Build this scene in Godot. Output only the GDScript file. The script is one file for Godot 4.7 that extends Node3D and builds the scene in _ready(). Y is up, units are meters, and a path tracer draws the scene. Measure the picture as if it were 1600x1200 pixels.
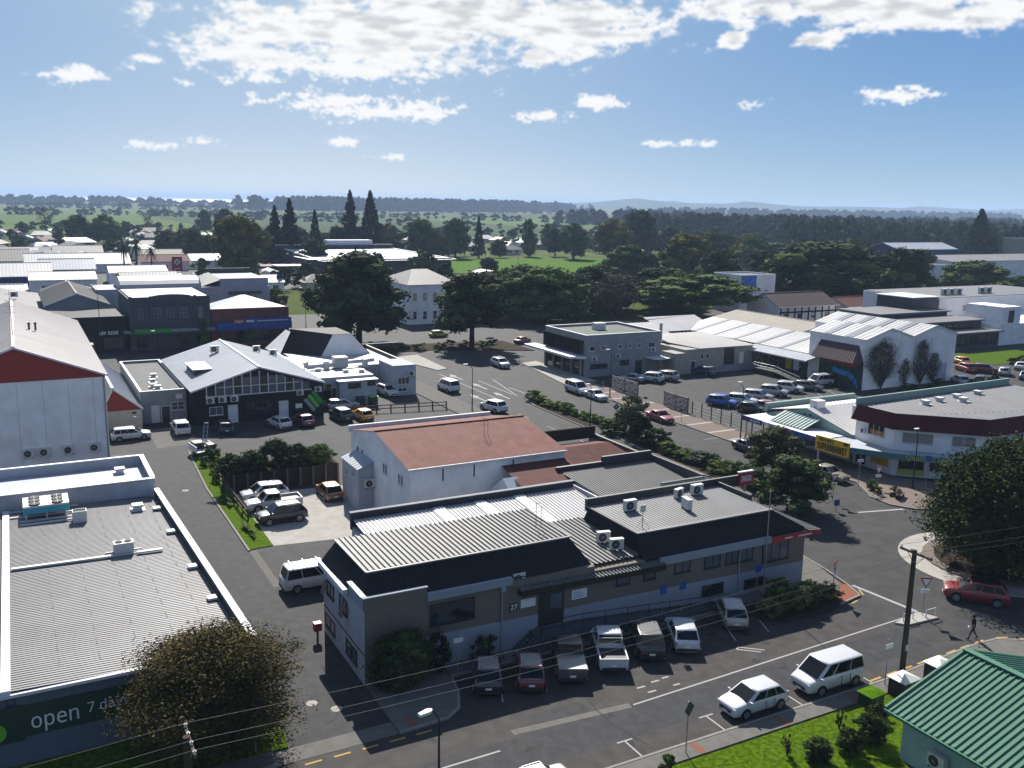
extends Node3D
# A small country town seen from the air: a grid of streets, x runs along the front street, -z runs away up the main street.

const EXPOSURE := 2.1
var taken := {}
var M := {}
var meshes := {}
var rng := RandomNumberGenerator.new()

# ---------------------------------------------------------------- mesh building
class MB:
	var v := PackedVector3Array()
	var n := PackedVector3Array()
	var c := PackedColorArray()
	var uv := PackedVector2Array()
	var col := Color(1, 1, 1)
	var use_col := false
	var use_uv := false
	func tri(a: Vector3, b: Vector3, d: Vector3) -> void:      # counter-clockwise as seen from outside
		var m := (b - a).cross(d - a).normalized()
		tri_n(a, b, d, m, m, m)
	func tri_n(a: Vector3, b: Vector3, d: Vector3, na: Vector3, nb: Vector3, nd: Vector3) -> void:
		v.append(a); v.append(d); v.append(b)
		n.append(na); n.append(nd); n.append(nb)
		if use_col:
			c.append(col); c.append(col); c.append(col)
	func quad(a: Vector3, b: Vector3, d: Vector3, e: Vector3) -> void:
		tri(a, b, d); tri(a, d, e)
	func quad_uv(a: Vector3, b: Vector3, d: Vector3, e: Vector3) -> void:
		use_uv = true
		tri(a, b, d); uv.append_array([Vector2(0, 1), Vector2(1, 0), Vector2(1, 1)])
		tri(a, d, e); uv.append_array([Vector2(0, 1), Vector2(0, 0), Vector2(1, 0)])
	func box(a: Vector3, b: Vector3) -> void:
		var p := [a, Vector3(b.x, a.y, a.z), Vector3(b.x, a.y, b.z), Vector3(a.x, a.y, b.z), Vector3(a.x, b.y, a.z), Vector3(b.x, b.y, a.z), b, Vector3(a.x, b.y, b.z)]
		quad(p[0], p[1], p[2], p[3]); quad(p[7], p[6], p[5], p[4])
		quad(p[3], p[2], p[6], p[7]); quad(p[1], p[0], p[4], p[5])
		quad(p[2], p[1], p[5], p[6]); quad(p[0], p[3], p[7], p[4])
	func bar(p: Vector3, q: Vector3, w: float, h: float) -> void:   # a square bar from p to q
		var d := (q - p).normalized()
		var s := d.cross(Vector3.UP)
		if s.length() < 0.01: s = Vector3.RIGHT
		s = s.normalized() * w * 0.5
		var u := s.cross(d).normalized() * h * 0.5
		var A := [p - s - u, p + s - u, p + s + u, p - s + u]
		var B := [q - s - u, q + s - u, q + s + u, q - s + u]
		for i in 4:
			var j := (i + 1) % 4
			quad(A[i], A[j], B[j], B[i])
		quad(A[3], A[2], A[1], A[0]); quad(B[0], B[1], B[2], B[3])
	func tube(p: Vector3, q: Vector3, r0: float, r1: float, sides := 8, caps := true) -> void:
		var d := (q - p).normalized()
		var s := d.cross(Vector3(0.13, 1, 0.07) if absf(d.y) < 0.95 else Vector3.RIGHT).normalized()
		var t := d.cross(s)
		for i in sides:
			var a0 := TAU * i / sides
			var a1 := TAU * (i + 1) / sides
			var e0 := s * cos(a0) + t * sin(a0)
			var e1 := s * cos(a1) + t * sin(a1)
			tri_n(p + e0 * r0, p + e1 * r0, q + e1 * r1, e0, e1, e1)
			tri_n(p + e0 * r0, q + e1 * r1, q + e0 * r1, e0, e1, e0)
			if caps:
				tri(q, q + e0 * r1, q + e1 * r1); tri(p, p + e1 * r0, p + e0 * r0)
	func prism(poly: Array, y0: float, y1: float) -> void:          # poly: Vector2(x, z) in any winding
		var pk := PackedVector2Array(poly)
		if Geometry2D.is_polygon_clockwise(pk): pk.reverse()
		var idx := Geometry2D.triangulate_polygon(pk)
		for i in range(0, idx.size(), 3):
			var a := pk[idx[i]]; var b := pk[idx[i + 1]]; var d := pk[idx[i + 2]]
			if (b - a).cross(d - a) > 0.0:
				var t := b; b = d; d = t
			tri(Vector3(a.x, y1, a.y), Vector3(b.x, y1, b.y), Vector3(d.x, y1, d.y))
			tri(Vector3(a.x, y0, a.y), Vector3(d.x, y0, d.y), Vector3(b.x, y0, b.y))
		if y1 - y0 > 0.001:
			for i in pk.size():
				var a := pk[i]; var b := pk[(i + 1) % pk.size()]
				quad(Vector3(b.x, y0, b.y), Vector3(a.x, y0, a.y), Vector3(a.x, y1, a.y), Vector3(b.x, y1, b.y))
	func sheet(poly: Array, y: float) -> void:
		var pk := PackedVector2Array(poly)
		var idx := Geometry2D.triangulate_polygon(pk)
		for i in range(0, idx.size(), 3):
			var a := pk[idx[i]]; var b := pk[idx[i + 1]]; var d := pk[idx[i + 2]]
			if (b - a).cross(d - a) > 0.0:
				var t := b; b = d; d = t
			tri(Vector3(a.x, y, a.y), Vector3(b.x, y, b.y), Vector3(d.x, y, d.y))
	# ribbed metal sheet: ribs run from edge a-b to edge d-e (a>e and b>d are the slopes), spaced along a-b
	func ribbed(a: Vector3, b: Vector3, d: Vector3, e: Vector3, pitch: float, high: float, share := 0.3) -> void:
		var count := maxi(1, int(round(a.distance_to(b) / pitch)))
		var m := (b - a).cross(e - a).normalized() * high
		var at := [0.0, 1.0 - share, 1.0 - share * 0.75, 1.0 - share * 0.25, 1.0]
		var up := [0.0, 0.0, 1.0, 1.0, 0.0]
		for i in count:
			for k in 4:
				var u0: float = (i + at[k]) / count
				var u1: float = (i + at[k + 1]) / count
				var h0: Vector3 = m * up[k]
				var h1: Vector3 = m * up[k + 1]
				quad(a.lerp(b, u0) + h0, a.lerp(b, u1) + h1, e.lerp(d, u1) + h1, e.lerp(d, u0) + h0)
	func mesh() -> ArrayMesh:
		var arr := []
		arr.resize(Mesh.ARRAY_MAX)
		arr[Mesh.ARRAY_VERTEX] = v
		arr[Mesh.ARRAY_NORMAL] = n
		if use_col: arr[Mesh.ARRAY_COLOR] = c
		if use_uv: arr[Mesh.ARRAY_TEX_UV] = uv
		var am := ArrayMesh.new()
		am.add_surface_from_arrays(Mesh.PRIMITIVE_TRIANGLES, arr)
		return am

func numbered(called: String) -> String:
	if not taken.has(called):
		taken[called] = 0
		return called
	taken[called] += 1
	return "%s_%03d" % [called, taken[called]]

func put(called: String, mesh: Mesh, m: Material, parent: Node3D) -> MeshInstance3D:
	var o := MeshInstance3D.new()
	o.mesh = mesh
	o.name = called
	if m: o.material_override = m
	o.cast_shadow = GeometryInstance3D.SHADOW_CASTING_SETTING_ON
	parent.add_child(o, true)
	return o

func obj(called: String, mb: MB, m: Material, parent: Node3D) -> MeshInstance3D:
	return put(called, mb.mesh(), m, parent)

func tag(o: Node, label: String, category: String, group := "", kind := "") -> Node:
	o.set_meta("label", label)
	if category: o.set_meta("category", category)
	if group: o.set_meta("group", group)
	if kind: o.set_meta("kind", kind)
	return o

func thing(called: String, label: String, category: String, at := Vector3.ZERO, turn := 0.0, group := "") -> Node3D:
	var o := Node3D.new()
	o.name = numbered(called)
	add_child(o, true)
	o.position = at
	o.rotation.y = turn
	tag(o, label, category, group)
	return o

func node(called: String, at: Vector3, turn: float, parent: Node3D) -> Node3D:
	var o := Node3D.new()
	o.name = called
	parent.add_child(o, true)
	o.position = at
	o.rotation.y = turn
	return o

func setting(called: String, mb: MB, m: Material, label := "") -> MeshInstance3D:
	var o := put(numbered(called), mb.mesh(), m, self)
	o.set_meta("kind", "structure")
	if label: o.set_meta("label", label)
	return o

func unit_box() -> Mesh:
	if not meshes.has("box"):
		var b := MB.new()
		b.box(Vector3(-0.5, -0.5, -0.5), Vector3(0.5, 0.5, 0.5))
		meshes["box"] = b.mesh()
	return meshes["box"]

func block(called: String, a: Vector3, b: Vector3, m: Material, parent: Node3D) -> MeshInstance3D:
	var o := put(called, unit_box(), m, parent)
	o.position = (a + b) * 0.5
	o.scale = (b - a).abs()
	return o

func text(called: String, words: String, high: float, at: Vector3, turn: float, m: Material, parent: Node3D, wide := 0.0, font := "Droid Sans", weight := 700, slant := false) -> MeshInstance3D:
	var t := TextMesh.new()
	var f := SystemFont.new()
	f.font_names = PackedStringArray([font])
	f.font_weight = weight
	f.font_italic = slant
	t.font = f
	t.text = words
	t.font_size = 32
	t.pixel_size = high / 23.0
	t.depth = 0.02
	t.curve_step = 2.0
	var o := put(called, t, m, parent)
	o.position = at
	o.rotation.y = turn
	if wide > 0.0:
		var w := t.get_aabb().size.x
		if w > 0.0: o.scale.x = wide / w
	return o

# ---------------------------------------------------------------- materials
func lin(r: float, g: float, b: float) -> Color:
	return Color(r, g, b).linear_to_srgb()

func noise_tex(key: String, noise_seed: int, size: int, freq: float, octaves: int, lo: float, hi: float, tint := Color(1, 1, 1)) -> Texture2D:
	if meshes.has(key): return meshes[key]
	var f := FastNoiseLite.new()
	f.seed = noise_seed
	f.noise_type = FastNoiseLite.TYPE_SIMPLEX
	f.frequency = freq
	f.fractal_octaves = octaves
	f.fractal_gain = 0.62
	var im := f.get_seamless_image(size, size)
	im.convert(Image.FORMAT_L8)
	var src := im.get_data()
	var dst := PackedByteArray()
	dst.resize(size * size * 3)
	for i in src.size():
		var t := lerpf(lo, hi, src[i] / 255.0)
		var k := 1.0 - src[i] / 255.0
		dst[i * 3] = int(clampf(t * lerpf(1.0, tint.r, k), 0, 1) * 255)
		dst[i * 3 + 1] = int(clampf(t * lerpf(1.0, tint.g, k), 0, 1) * 255)
		dst[i * 3 + 2] = int(clampf(t * lerpf(1.0, tint.b, k), 0, 1) * 255)
	var out := Image.create_from_data(size, size, false, Image.FORMAT_RGB8, dst)
	var tex := ImageTexture.create_from_image(out)
	meshes[key] = tex
	return tex

func speck_tex(key: String, noise_seed: int, size: int) -> void:
	# stone-chip roofing: dark ground with sparse pale chips
	var r := RandomNumberGenerator.new()
	r.seed = noise_seed
	var im := Image.create(size, size, false, Image.FORMAT_RGB8)
	for y in size:
		for x in size:
			var v := r.randf_range(0.5, 0.62)
			im.set_pixel(x, y, Color(v, v, v))
	for k in 900:
		var v := r.randf_range(0.65, 1.0)
		im.fill_rect(Rect2i(r.randi() % (size - 6), r.randi() % (size - 6), r.randi_range(2, 5), r.randi_range(2, 5)), Color(v, v, v))
	meshes[key] = ImageTexture.create_from_image(im)

func mat(key: String, c: Color, rough := 0.8, metal := 0.0, tex := "", per_metre := 0.1) -> StandardMaterial3D:
	if M.has(key): return M[key]
	var m := StandardMaterial3D.new()
	m.resource_name = key
	m.albedo_color = c
	m.roughness = rough
	m.metallic = metal
	m.metallic_specular = 0.2 if key.begins_with("asphalt") else (0.3 if key.begins_with("roof") else (0.12 if rough >= 0.9 else (0.25 if rough >= 0.7 else 0.5)))
	if tex:
		m.albedo_texture = meshes[tex]
		m.uv1_triplanar = true
		m.uv1_world_triplanar = true
		m.uv1_scale = Vector3.ONE * per_metre
	M[key] = m
	return m

func paint(key: String, c: Color, metal := 0.0) -> StandardMaterial3D:
	var m := mat(key, c, 0.38, metal)
	m.clearcoat_enabled = true
	m.clearcoat = 0.8
	m.clearcoat_roughness = 0.08
	return m

func make_materials() -> void:
	noise_tex("mottle", 3, 512, 0.02, 7, 0.93, 1.0)
	speck_tex("speck", 17, 512)
	noise_tex("grain", 5, 512, 0.06, 5, 0.70, 1.0)
	noise_tex("tar", 7, 1024, 0.016, 9, 0.80, 1.0)
	noise_tex("stain", 9, 512, 0.009, 7, 0.91, 1.0, Color(0.99, 0.97, 0.95))
	noise_tex("rusty", 11, 512, 0.02, 7, 0.82, 1.0, Color(1.0, 0.90, 0.86))
	noise_tex("lawn", 13, 512, 0.03, 7, 0.55, 1.0, Color(1.0, 0.95, 0.7))
	noise_tex("country", 15, 1024, 0.008, 7, 0.70, 1.0, Color(1.0, 0.97, 0.9))
	var W := lin(0.52, 0.53, 0.55)
	mat("white", W, 0.7, 0, "mottle", 0.12)
	mat("wall_white", lin(0.74, 0.74, 0.75), 0.8, 0, "stain", 0.06)
	mat("wall_cool", lin(0.36, 0.39, 0.44), 0.8, 0, "stain", 0.08)
	mat("wall_grey", lin(0.24, 0.255, 0.27), 0.8, 0, "stain", 0.08)
	mat("wall_stone", lin(0.30, 0.30, 0.27), 0.8, 0, "stain", 0.1)
	mat("taupe", lin(0.155, 0.132, 0.11), 0.8, 0, "mottle", 0.2)
	mat("pale_green", lin(0.30, 0.40, 0.36), 0.8, 0, "mottle", 0.15)
	mat("cream", lin(0.5, 0.46, 0.38), 0.8, 0, "stain", 0.1)
	mat("black_wall", lin(0.018, 0.019, 0.022), 0.7, 0, "mottle", 0.2)
	mat("charcoal", lin(0.035, 0.037, 0.042), 0.6, 0, "mottle", 0.2)
	mat("slate_wall", lin(0.075, 0.085, 0.1), 0.8, 0, "stain", 0.1)
	mat("barn_red", lin(0.27, 0.045, 0.035), 0.75, 0, "mottle", 0.15)
	mat("roof_zinc", lin(0.170, 0.171, 0.177), 0.55, 0.1, "stain", 0.035)
	mat("roof_white", lin(0.40, 0.40, 0.41), 0.55, 0.0, "stain", 0.03)
	mat("roof_warm", lin(0.44, 0.41, 0.40), 0.6, 0.0, "stain", 0.03)
	mat("roof_blue_white", lin(0.33, 0.36, 0.41), 0.55, 0.0, "stain", 0.03)
	mat("roof_grey", lin(0.10, 0.10, 0.105), 0.65, 0, "stain", 0.06)
	mat("roof_flat", lin(0.13, 0.135, 0.14), 0.9, 0, "stain", 0.08)
	mat("roof_rib", lin(0.135, 0.135, 0.132), 0.6, 0.1, "mottle", 0.08)
	mat("roof_navy", lin(0.016, 0.017, 0.022), 0.7, 0, "mottle", 0.5)
	mat("roof_chip", lin(0.05, 0.052, 0.058), 0.75, 0, "speck", 0.16)
	mat("roof_black", lin(0.02, 0.02, 0.022), 0.75, 0, "mottle", 0.2)
	mat("roof_red", lin(0.165, 0.072, 0.060), 0.85, 0, "rusty", 0.04)
	mat("roof_rust", lin(0.115, 0.045, 0.038), 0.85, 0, "rusty", 0.06)
	mat("roof_maroon", lin(0.075, 0.012, 0.014), 0.7, 0, "mottle", 0.3)
	mat("roof_tile", lin(0.11, 0.075, 0.075), 0.8, 0, "grain", 0.3)
	mat("roof_green", lin(0.06, 0.155, 0.105), 0.65, 0, "mottle", 0.1)
	mat("roof_sage", lin(0.22, 0.30, 0.27), 0.6, 0, "mottle", 0.1)
	mat("roof_moss", lin(0.11, 0.13, 0.115), 0.9, 0, "stain", 0.08)
	mat("roof_tan", lin(0.30, 0.28, 0.24), 0.8, 0, "stain", 0.05)
	mat("office_pale", lin(0.25, 0.27, 0.31), 0.8, 0, "mottle", 0.3)
	mat("store_wall", lin(0.10, 0.115, 0.145), 0.8, 0, "mottle", 0.3)
	mat("skylight", lin(0.20, 0.21, 0.24), 0.35, 0, "mottle", 0.2)
	mat("trim_white", lin(0.55, 0.55, 0.56), 0.6, 0, "mottle", 0.3)
	mat("trim_dark", lin(0.015, 0.016, 0.018), 0.5)
	mat("steel", lin(0.32, 0.33, 0.34), 0.45, 0.6, "mottle", 0.5)
	mat("pole_steel", lin(0.2, 0.21, 0.21), 0.6, 0.3)
	mat("pole_dark", lin(0.03, 0.03, 0.03), 0.7)
	mat("timber_pole", lin(0.075, 0.062, 0.05), 0.9, 0, "grain", 0.6)
	mat("timber", lin(0.16, 0.13, 0.10), 0.9, 0, "grain", 0.6)
	mat("timber_dark", lin(0.05, 0.045, 0.035), 0.9, 0, "grain", 0.6)
	mat("glass", lin(0.012, 0.015, 0.019), 0.06).metallic_specular = 0.7
	mat("glass_grey", lin(0.075, 0.085, 0.1), 0.12)
	mat("glass_blind", lin(0.22, 0.22, 0.2), 0.3, 0, "mottle", 0.5)
	mat("car_glass", lin(0.006, 0.007, 0.008), 0.04).metallic_specular = 0.4
	mat("rubber", lin(0.012, 0.012, 0.012), 0.85)
	mat("rim", lin(0.35, 0.35, 0.36), 0.35, 0.7)
	mat("plastic", lin(0.014, 0.014, 0.015), 0.6)
	mat("tail_red", lin(0.30, 0.01, 0.012), 0.2)
	mat("head_lamp", lin(0.5, 0.52, 0.55), 0.1)
	mat("plate", lin(0.6, 0.6, 0.58), 0.5)
	mat("unit_white", lin(0.5, 0.5, 0.48), 0.6, 0, "mottle", 0.8)
	mat("unit_dark", lin(0.02, 0.02, 0.02), 0.7)
	mat("asphalt", lin(0.054, 0.053, 0.054), 0.8, 0, "tar", 0.021)
	mat("asphalt_dark", lin(0.052, 0.051, 0.053), 0.8, 0, "tar", 0.043)
	mat("asphalt_warm", lin(0.058, 0.053, 0.051), 0.8, 0, "tar", 0.037)
	mat("asphalt_cool", lin(0.046, 0.047, 0.050), 0.8, 0, "tar", 0.051)
	mat("tar_seal", lin(0.030, 0.030, 0.031), 0.8, 0, "grain", 0.5)
	mat("concrete", lin(0.33, 0.32, 0.30), 0.9, 0, "stain", 0.1)
	mat("concrete_old", lin(0.13, 0.127, 0.12), 0.9, 0, "stain", 0.2)
	mat("paver_pink", lin(0.215, 0.17, 0.15), 0.9, 0, "grain", 0.4)
	mat("paver_red", lin(0.27, 0.11, 0.075), 0.9, 0, "grain", 0.4)
	mat("kerb", lin(0.22, 0.215, 0.2), 0.9, 0, "stain", 0.3)
	mat("mark_white", lin(0.38, 0.38, 0.37), 0.8, 0, "grain", 0.5)
	mat("mark_yellow", lin(0.50, 0.30, 0.09), 0.8, 0, "grain", 0.5)
	mat("grass", lin(0.082, 0.155, 0.006), 0.95, 0, "lawn", 0.14)
	mat("field_bright", lin(0.08, 0.19, 0.008), 0.95, 0, "lawn", 0.03)
	mat("country", lin(0.085, 0.11, 0.035), 0.95, 0, "country", 0.0022)
	mat("soil", lin(0.05, 0.038, 0.028), 0.95, 0, "grain", 0.3)
	mat("leaf", Color(1, 1, 1), 0.9).metallic_specular = 0.15
	M["leaf"].vertex_color_use_as_albedo = true
	M["leaf"].backlight_enabled = true
	M["leaf"].backlight = lin(0.02, 0.03, 0.006)
	mat("bark", lin(0.06, 0.048, 0.038), 0.95, 0, "grain", 0.7)
	mat("blue_sign", lin(0.01, 0.045, 0.22), 0.5)
	mat("green_sign", lin(0.01, 0.22, 0.02), 0.5)
	mat("dark_green", lin(0.004, 0.028, 0.017), 0.5)
	mat("lime", lin(0.10, 0.34, 0.02), 0.5)
	mat("yellow_sign", lin(0.62, 0.40, 0.02), 0.5)
	mat("red_sign", lin(0.30, 0.012, 0.018), 0.5)
	mat("teal_sign", lin(0.02, 0.13, 0.14), 0.5)
	mat("letter_white", lin(0.6, 0.6, 0.6), 0.5)
	mat("letter_black", lin(0.01, 0.01, 0.01), 0.5)
	mat("letter_yellow", lin(0.45, 0.42, 0.08), 0.5)
	mat("blue_wall", lin(0.012, 0.022, 0.10), 0.7, 0, "mottle", 0.2)
	mat("sea", lin(0.3, 0.36, 0.42), 0.42)
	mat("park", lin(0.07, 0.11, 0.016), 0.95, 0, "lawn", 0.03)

# ---------------------------------------------------------------- camera, sky, sun
func make_camera() -> void:
	var cam := Camera3D.new()
	cam.name = "camera"
	add_child(cam)
	cam.transform = Transform3D(Basis(Vector3(0.882087, 0.017666, 0.470755), Vector3(0.074909, 0.981322, -0.177187), Vector3(-0.465093, 0.191558, 0.864288)).orthonormalized(), Vector3(0, 28.7, 0))
	cam.fov = 44.96
	cam.near = 0.5
	cam.far = 60000.0
	cam.current = true

func sky_at(az: float, el: float, sun: Vector3) -> Color:
	# clear air: deep blue overhead, pale at the horizon, whiter towards the sun
	var e := maxf(el, 0.0)
	var d := Vector3(sin(deg_to_rad(az)) * cos(deg_to_rad(el)), sin(deg_to_rad(el)), -cos(deg_to_rad(az)) * cos(deg_to_rad(el)))
	var near_sun := maxf(d.dot(sun), 0.0)
	var h := exp(-e / 6.0)
	var up := exp(-e / 26.0)
	var off := absf(wrapf(az - 15.0, -180.0, 180.0)) / 20.0
	var c := Color(0.030, 0.120, 0.36).lerp(Color(0.095, 0.31, 0.72), up)
	c = c.lerp(Color(0.47, 0.645, 0.755).lerp(Color(0.80, 0.86, 0.88), exp(-off * off)), h)
	c = c.lerp(Color(0.78, 0.93, 0.93), clampf(pow(near_sun, 12.0) * 1.7, 0, 0.72))
	return c

func make_sky(sun: Vector3) -> void:
	var f := FastNoiseLite.new()
	f.seed = 21
	f.noise_type = FastNoiseLite.TYPE_SIMPLEX
	f.frequency = 1.0
	f.fractal_octaves = 5
	f.fractal_gain = 0.5
	# scattered cloud banks all round
	var cw := 720
	var ch := 360
	var coarse := Image.create(cw, ch, false, Image.FORMAT_RGBA8)
	for y in ch:
		var el := 90.0 - (y + 0.5) * 180.0 / ch
		for x in cw:
			var az := fposmod((x + 0.5) * 360.0 / cw + 180.0, 360.0) - 180.0
			if el < -4.0:
				coarse.set_pixel(x, y, lin(0.16, 0.17, 0.15))
				continue
			var c := sky_at(az, el, sun)
			if el > 9.0:
				var d := Vector3(sin(deg_to_rad(az)) * cos(deg_to_rad(el)), sin(deg_to_rad(el)), -cos(deg_to_rad(az)) * cos(deg_to_rad(el)))
				var p := d / maxf(d.y, 0.08)
				var k := f.get_noise_2d(p.x * 0.55 + 40.0, p.z * 0.8) + 0.16 * f.get_noise_2d(p.x * 3.0, p.z * 3.0)
				var t := smoothstep(0.24, 0.42, k) * smoothstep(9.0, 13.0, el)
				var cc := Color(0.95, 0.95, 0.96).lerp(Color(0.55, 0.57, 0.60), smoothstep(0.36, 0.62, k))
				c = c.lerp(cc, t)
			coarse.set_pixel(x, y, Color(c.r, c.g, c.b).linear_to_srgb())
	var W := 4096
	var H := 2048
	coarse.resize(W, H, Image.INTERPOLATE_CUBIC)
	# the clouds that hang over the plain in front, drawn finer: [azimuth, elevation, half width, half height, density]
	var cl := [[20.46, 9.34, 11.26, 2.45, 1.0], [30.9, 10.11, 7.13, 2.17, 1.0], [13.92, 7.67, 5.26, 1.26, 0.9], [25.66, 10.54, 10.51, 2.17, 1.0], [17.56, 10.4, 4.5, 1.58, 1.0], [13.53, 6.76, 1.8, 0.4, 0.9], [18.97, 7.3, 4.5, 0.63, 0.8], [17.84, 5.64, 3.57, 0.55, 0.85], [20.05, 5.1, 3.19, 0.63, 1.0], [22.68, 5.06, 1.69, 0.36, 0.8], [21.93, 5.51, 2.25, 0.71, 0.8], [46.94, 10.9, 11.26, 1.42, 1.0], [51.84, 10.1, 6.38, 1.03, 0.9], [42.47, 11.33, 5.26, 1.03, 1.0], [3.81, 6.26, 1.5, 0.51, 1.1], [40.67, 9.24, 0.83, 0.55, 1.1], [45.33, 9.09, 1.73, 0.67, 1.1], [29.37, 8.32, 1.35, 0.63, 1.1], [33.1, 5.87, 1.35, 0.47, 1.2], [29.79, 5.1, 1.28, 0.36, 1.1], [49.5, 6.14, 1.88, 0.51, 1.2], [37.15, 3.61, 1.8, 0.28, 1.1], [39.3, 3.62, 0.75, 0.2, 0.9], [10.59, 3.1, 1.05, 0.24, 1.1], [18.06, 3.37, 1.28, 0.32, 1.1], [7.48, 7.39, 0.75, 0.32, 0.7], [20.4, 2.52, 1.05, 0.16, 0.7], [7.33, 2.73, 1.13, 0.2, 0.6], [9.36, 6.3, 0.53, 0.24, 0.7], [13.13, 5.38, 0.45, 0.24, 0.8], [42.32, 5.8, 0.75, 0.28, 0.7], [23.43, 5.81, 0.75, 0.24, 0.8], [24.38, 5.18, 0.68, 0.2, 0.8], [12.56, 9.12, 0.83, 0.47, 0.8]]
	var x0 := int(-8.0 / 360.0 * W)
	var x1 := int(66.0 / 360.0 * W)
	var y0 := int((90.0 - 13.6) / 180.0 * H)
	var y1 := int(91.0 / 180.0 * H)
	for y in range(y0, y1):
		var el := 90.0 - (y + 0.5) * 180.0 / H
		var near := []
		for b in cl:
			if absf(el - b[1]) < b[3] * 1.9: near.append(b)
		for x in range(x0, x1):
			var az := (x + 0.5) * 360.0 / W
			var col := posmod(x, W)
			var c := sky_at(az, el, sun)
			var k := -1.0
			for b in near:
				var dx: float = (az - b[0]) / b[2]
				var dy: float = (el - b[1]) / b[3]
				if dy < 0.0: dy *= 1.25
				var q := dx * dx + dy * dy
				if q < 3.2: k = maxf(k, b[4] * (1.0 - sqrt(q) * 0.95))
			if k > -0.9:
				var big := f.get_noise_2d(az * 0.16, el * 0.5)
				var fine := f.get_noise_2d(az * 0.6 + 60.0, el * 1.3)
				var wisp := f.get_noise_2d(az * 2.4 + 20.0, el * 4.6)
				var t := smoothstep(-0.02, 0.5, k + big * 0.5 + fine * lerpf(0.75, 0.40, smoothstep(5.5, 8.0, el)) + wisp * lerpf(0.55, 0.18, smoothstep(5.5, 8.0, el)))
				var body := clampf(k * 0.7 + f.get_noise_2d(az * 0.30 + 9.0, el * 1.1 + 5.0) * 0.8 , 0, 1)
				var cc := Color(1.0, 1.0, 1.0).lerp(Color(0.66, 0.68, 0.70), smoothstep(0.25, 1.0, body) * smoothstep(6.5, 10.0, el))
				c = c.lerp(cc, t * 0.97)
			var o := Color(c.r, c.g, c.b).linear_to_srgb()
			if y == y0 or x < x0 + 1: continue
			var blend := smoothstep(13.6, 12.6, el) * smoothstep(-8.0, -5.0, az) * smoothstep(66.0, 63.0, az)
			if blend < 1.0: o = coarse.get_pixel(col, y).lerp(o, blend)
			coarse.set_pixel(col, y, o)
	var pm := PanoramaSkyMaterial.new()
	pm.panorama = ImageTexture.create_from_image(coarse)
	pm.energy_multiplier = 1.0 / EXPOSURE
	var sky := Sky.new()
	sky.sky_material = pm
	var env := Environment.new()
	env.background_mode = Environment.BG_SKY
	env.sky = sky
	env.tonemap_mode = Environment.TONE_MAPPER_LINEAR
	env.tonemap_exposure = EXPOSURE
	env.sdfgi_enabled = true
	env.ssao_enabled = true
	env.ssil_enabled = true
	env.fog_enabled = true
	env.fog_density = 0.00014
	env.fog_light_color = Color(0.72, 0.82, 0.95)
	var we := WorldEnvironment.new()
	we.name = "world"
	we.environment = env
	add_child(we)

func make_sun(sun: Vector3) -> void:
	var l := DirectionalLight3D.new()
	l.name = "sun"
	l.light_energy = 1.6
	l.light_color = Color(1.0, 0.98, 0.945)
	l.light_angular_distance = 0.5
	l.shadow_enabled = true
	add_child(l)
	l.look_at_from_position(sun * 100.0, Vector3.ZERO, Vector3.UP)

# ---------------------------------------------------------------- building pieces
func settle(t: Node3D, base: Vector3) -> void:
	t.position = base
	for k in t.get_children():
		k.position -= base

func window(parent: Node3D, at: Vector3, turn: float, w: float, h: float, nx := 2, ny := 1, fm := "trim_dark", gm := "glass", fw := 0.07, sill := true) -> Node3D:
	var o := node("window", at, turn, parent)
	var key := "frame %.2f %.2f %d %d %.2f" % [w, h, nx, ny, fw]
	if not meshes.has(key):
		var b := MB.new()
		b.box(Vector3(-w / 2, 0, -0.03), Vector3(-w / 2 + fw, h, 0.05))
		b.box(Vector3(w / 2 - fw, 0, -0.03), Vector3(w / 2, h, 0.05))
		b.box(Vector3(-w / 2 + fw, 0, -0.03), Vector3(w / 2 - fw, fw, 0.05))
		b.box(Vector3(-w / 2 + fw, h - fw, -0.03), Vector3(w / 2 - fw, h, 0.05))
		for i in range(1, nx):
			var x := -w / 2 + w * i / nx
			b.box(Vector3(x - fw * 0.4, fw, -0.03), Vector3(x + fw * 0.4, h - fw, 0.045))
		for j in range(1, ny):
			var y := h * j / ny
			b.box(Vector3(-w / 2 + fw, y - fw * 0.4, -0.03), Vector3(w / 2 - fw, y + fw * 0.4, 0.04))
		meshes[key] = b.mesh()
	put("frame", meshes[key], M[fm], o)
	for i in nx:
		for j in ny:
			block("pane", Vector3(-w / 2 + w * i / nx + fw * 0.5, h * j / ny + fw * 0.5, -0.01), Vector3(-w / 2 + w * (i + 1) / nx - fw * 0.5, h * (j + 1) / ny - fw * 0.5, 0.012), M[gm], o)
	if sill:
		block("sill", Vector3(-w / 2 - 0.05, -0.06, -0.02), Vector3(w / 2 + 0.05, -0.002, 0.1), M["trim_white"] if fm == "trim_white" else M["trim_dark"], o)
	return o

func door(parent: Node3D, at: Vector3, turn: float, w: float, h: float, m := "trim_white", fm := "trim_dark") -> void:
	var o := node("door", at, turn, parent)
	block("leaf", Vector3(-w / 2, 0.01, -0.02), Vector3(w / 2, h, 0.03), M[m], o)
	block("frame", Vector3(-w / 2 - 0.08, 0.01, -0.02), Vector3(-w / 2, h + 0.08, 0.06), M[fm], o)
	block("frame", Vector3(w / 2, 0.01, -0.02), Vector3(w / 2 + 0.08, h + 0.08, 0.06), M[fm], o)
	block("frame", Vector3(-w / 2, h, -0.02), Vector3(w / 2, h + 0.08, 0.06), M[fm], o)
	block("handle", Vector3(w / 2 - 0.14, 1.0, 0.03), Vector3(w / 2 - 0.06, 1.1, 0.08), M["steel"], o)

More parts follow.
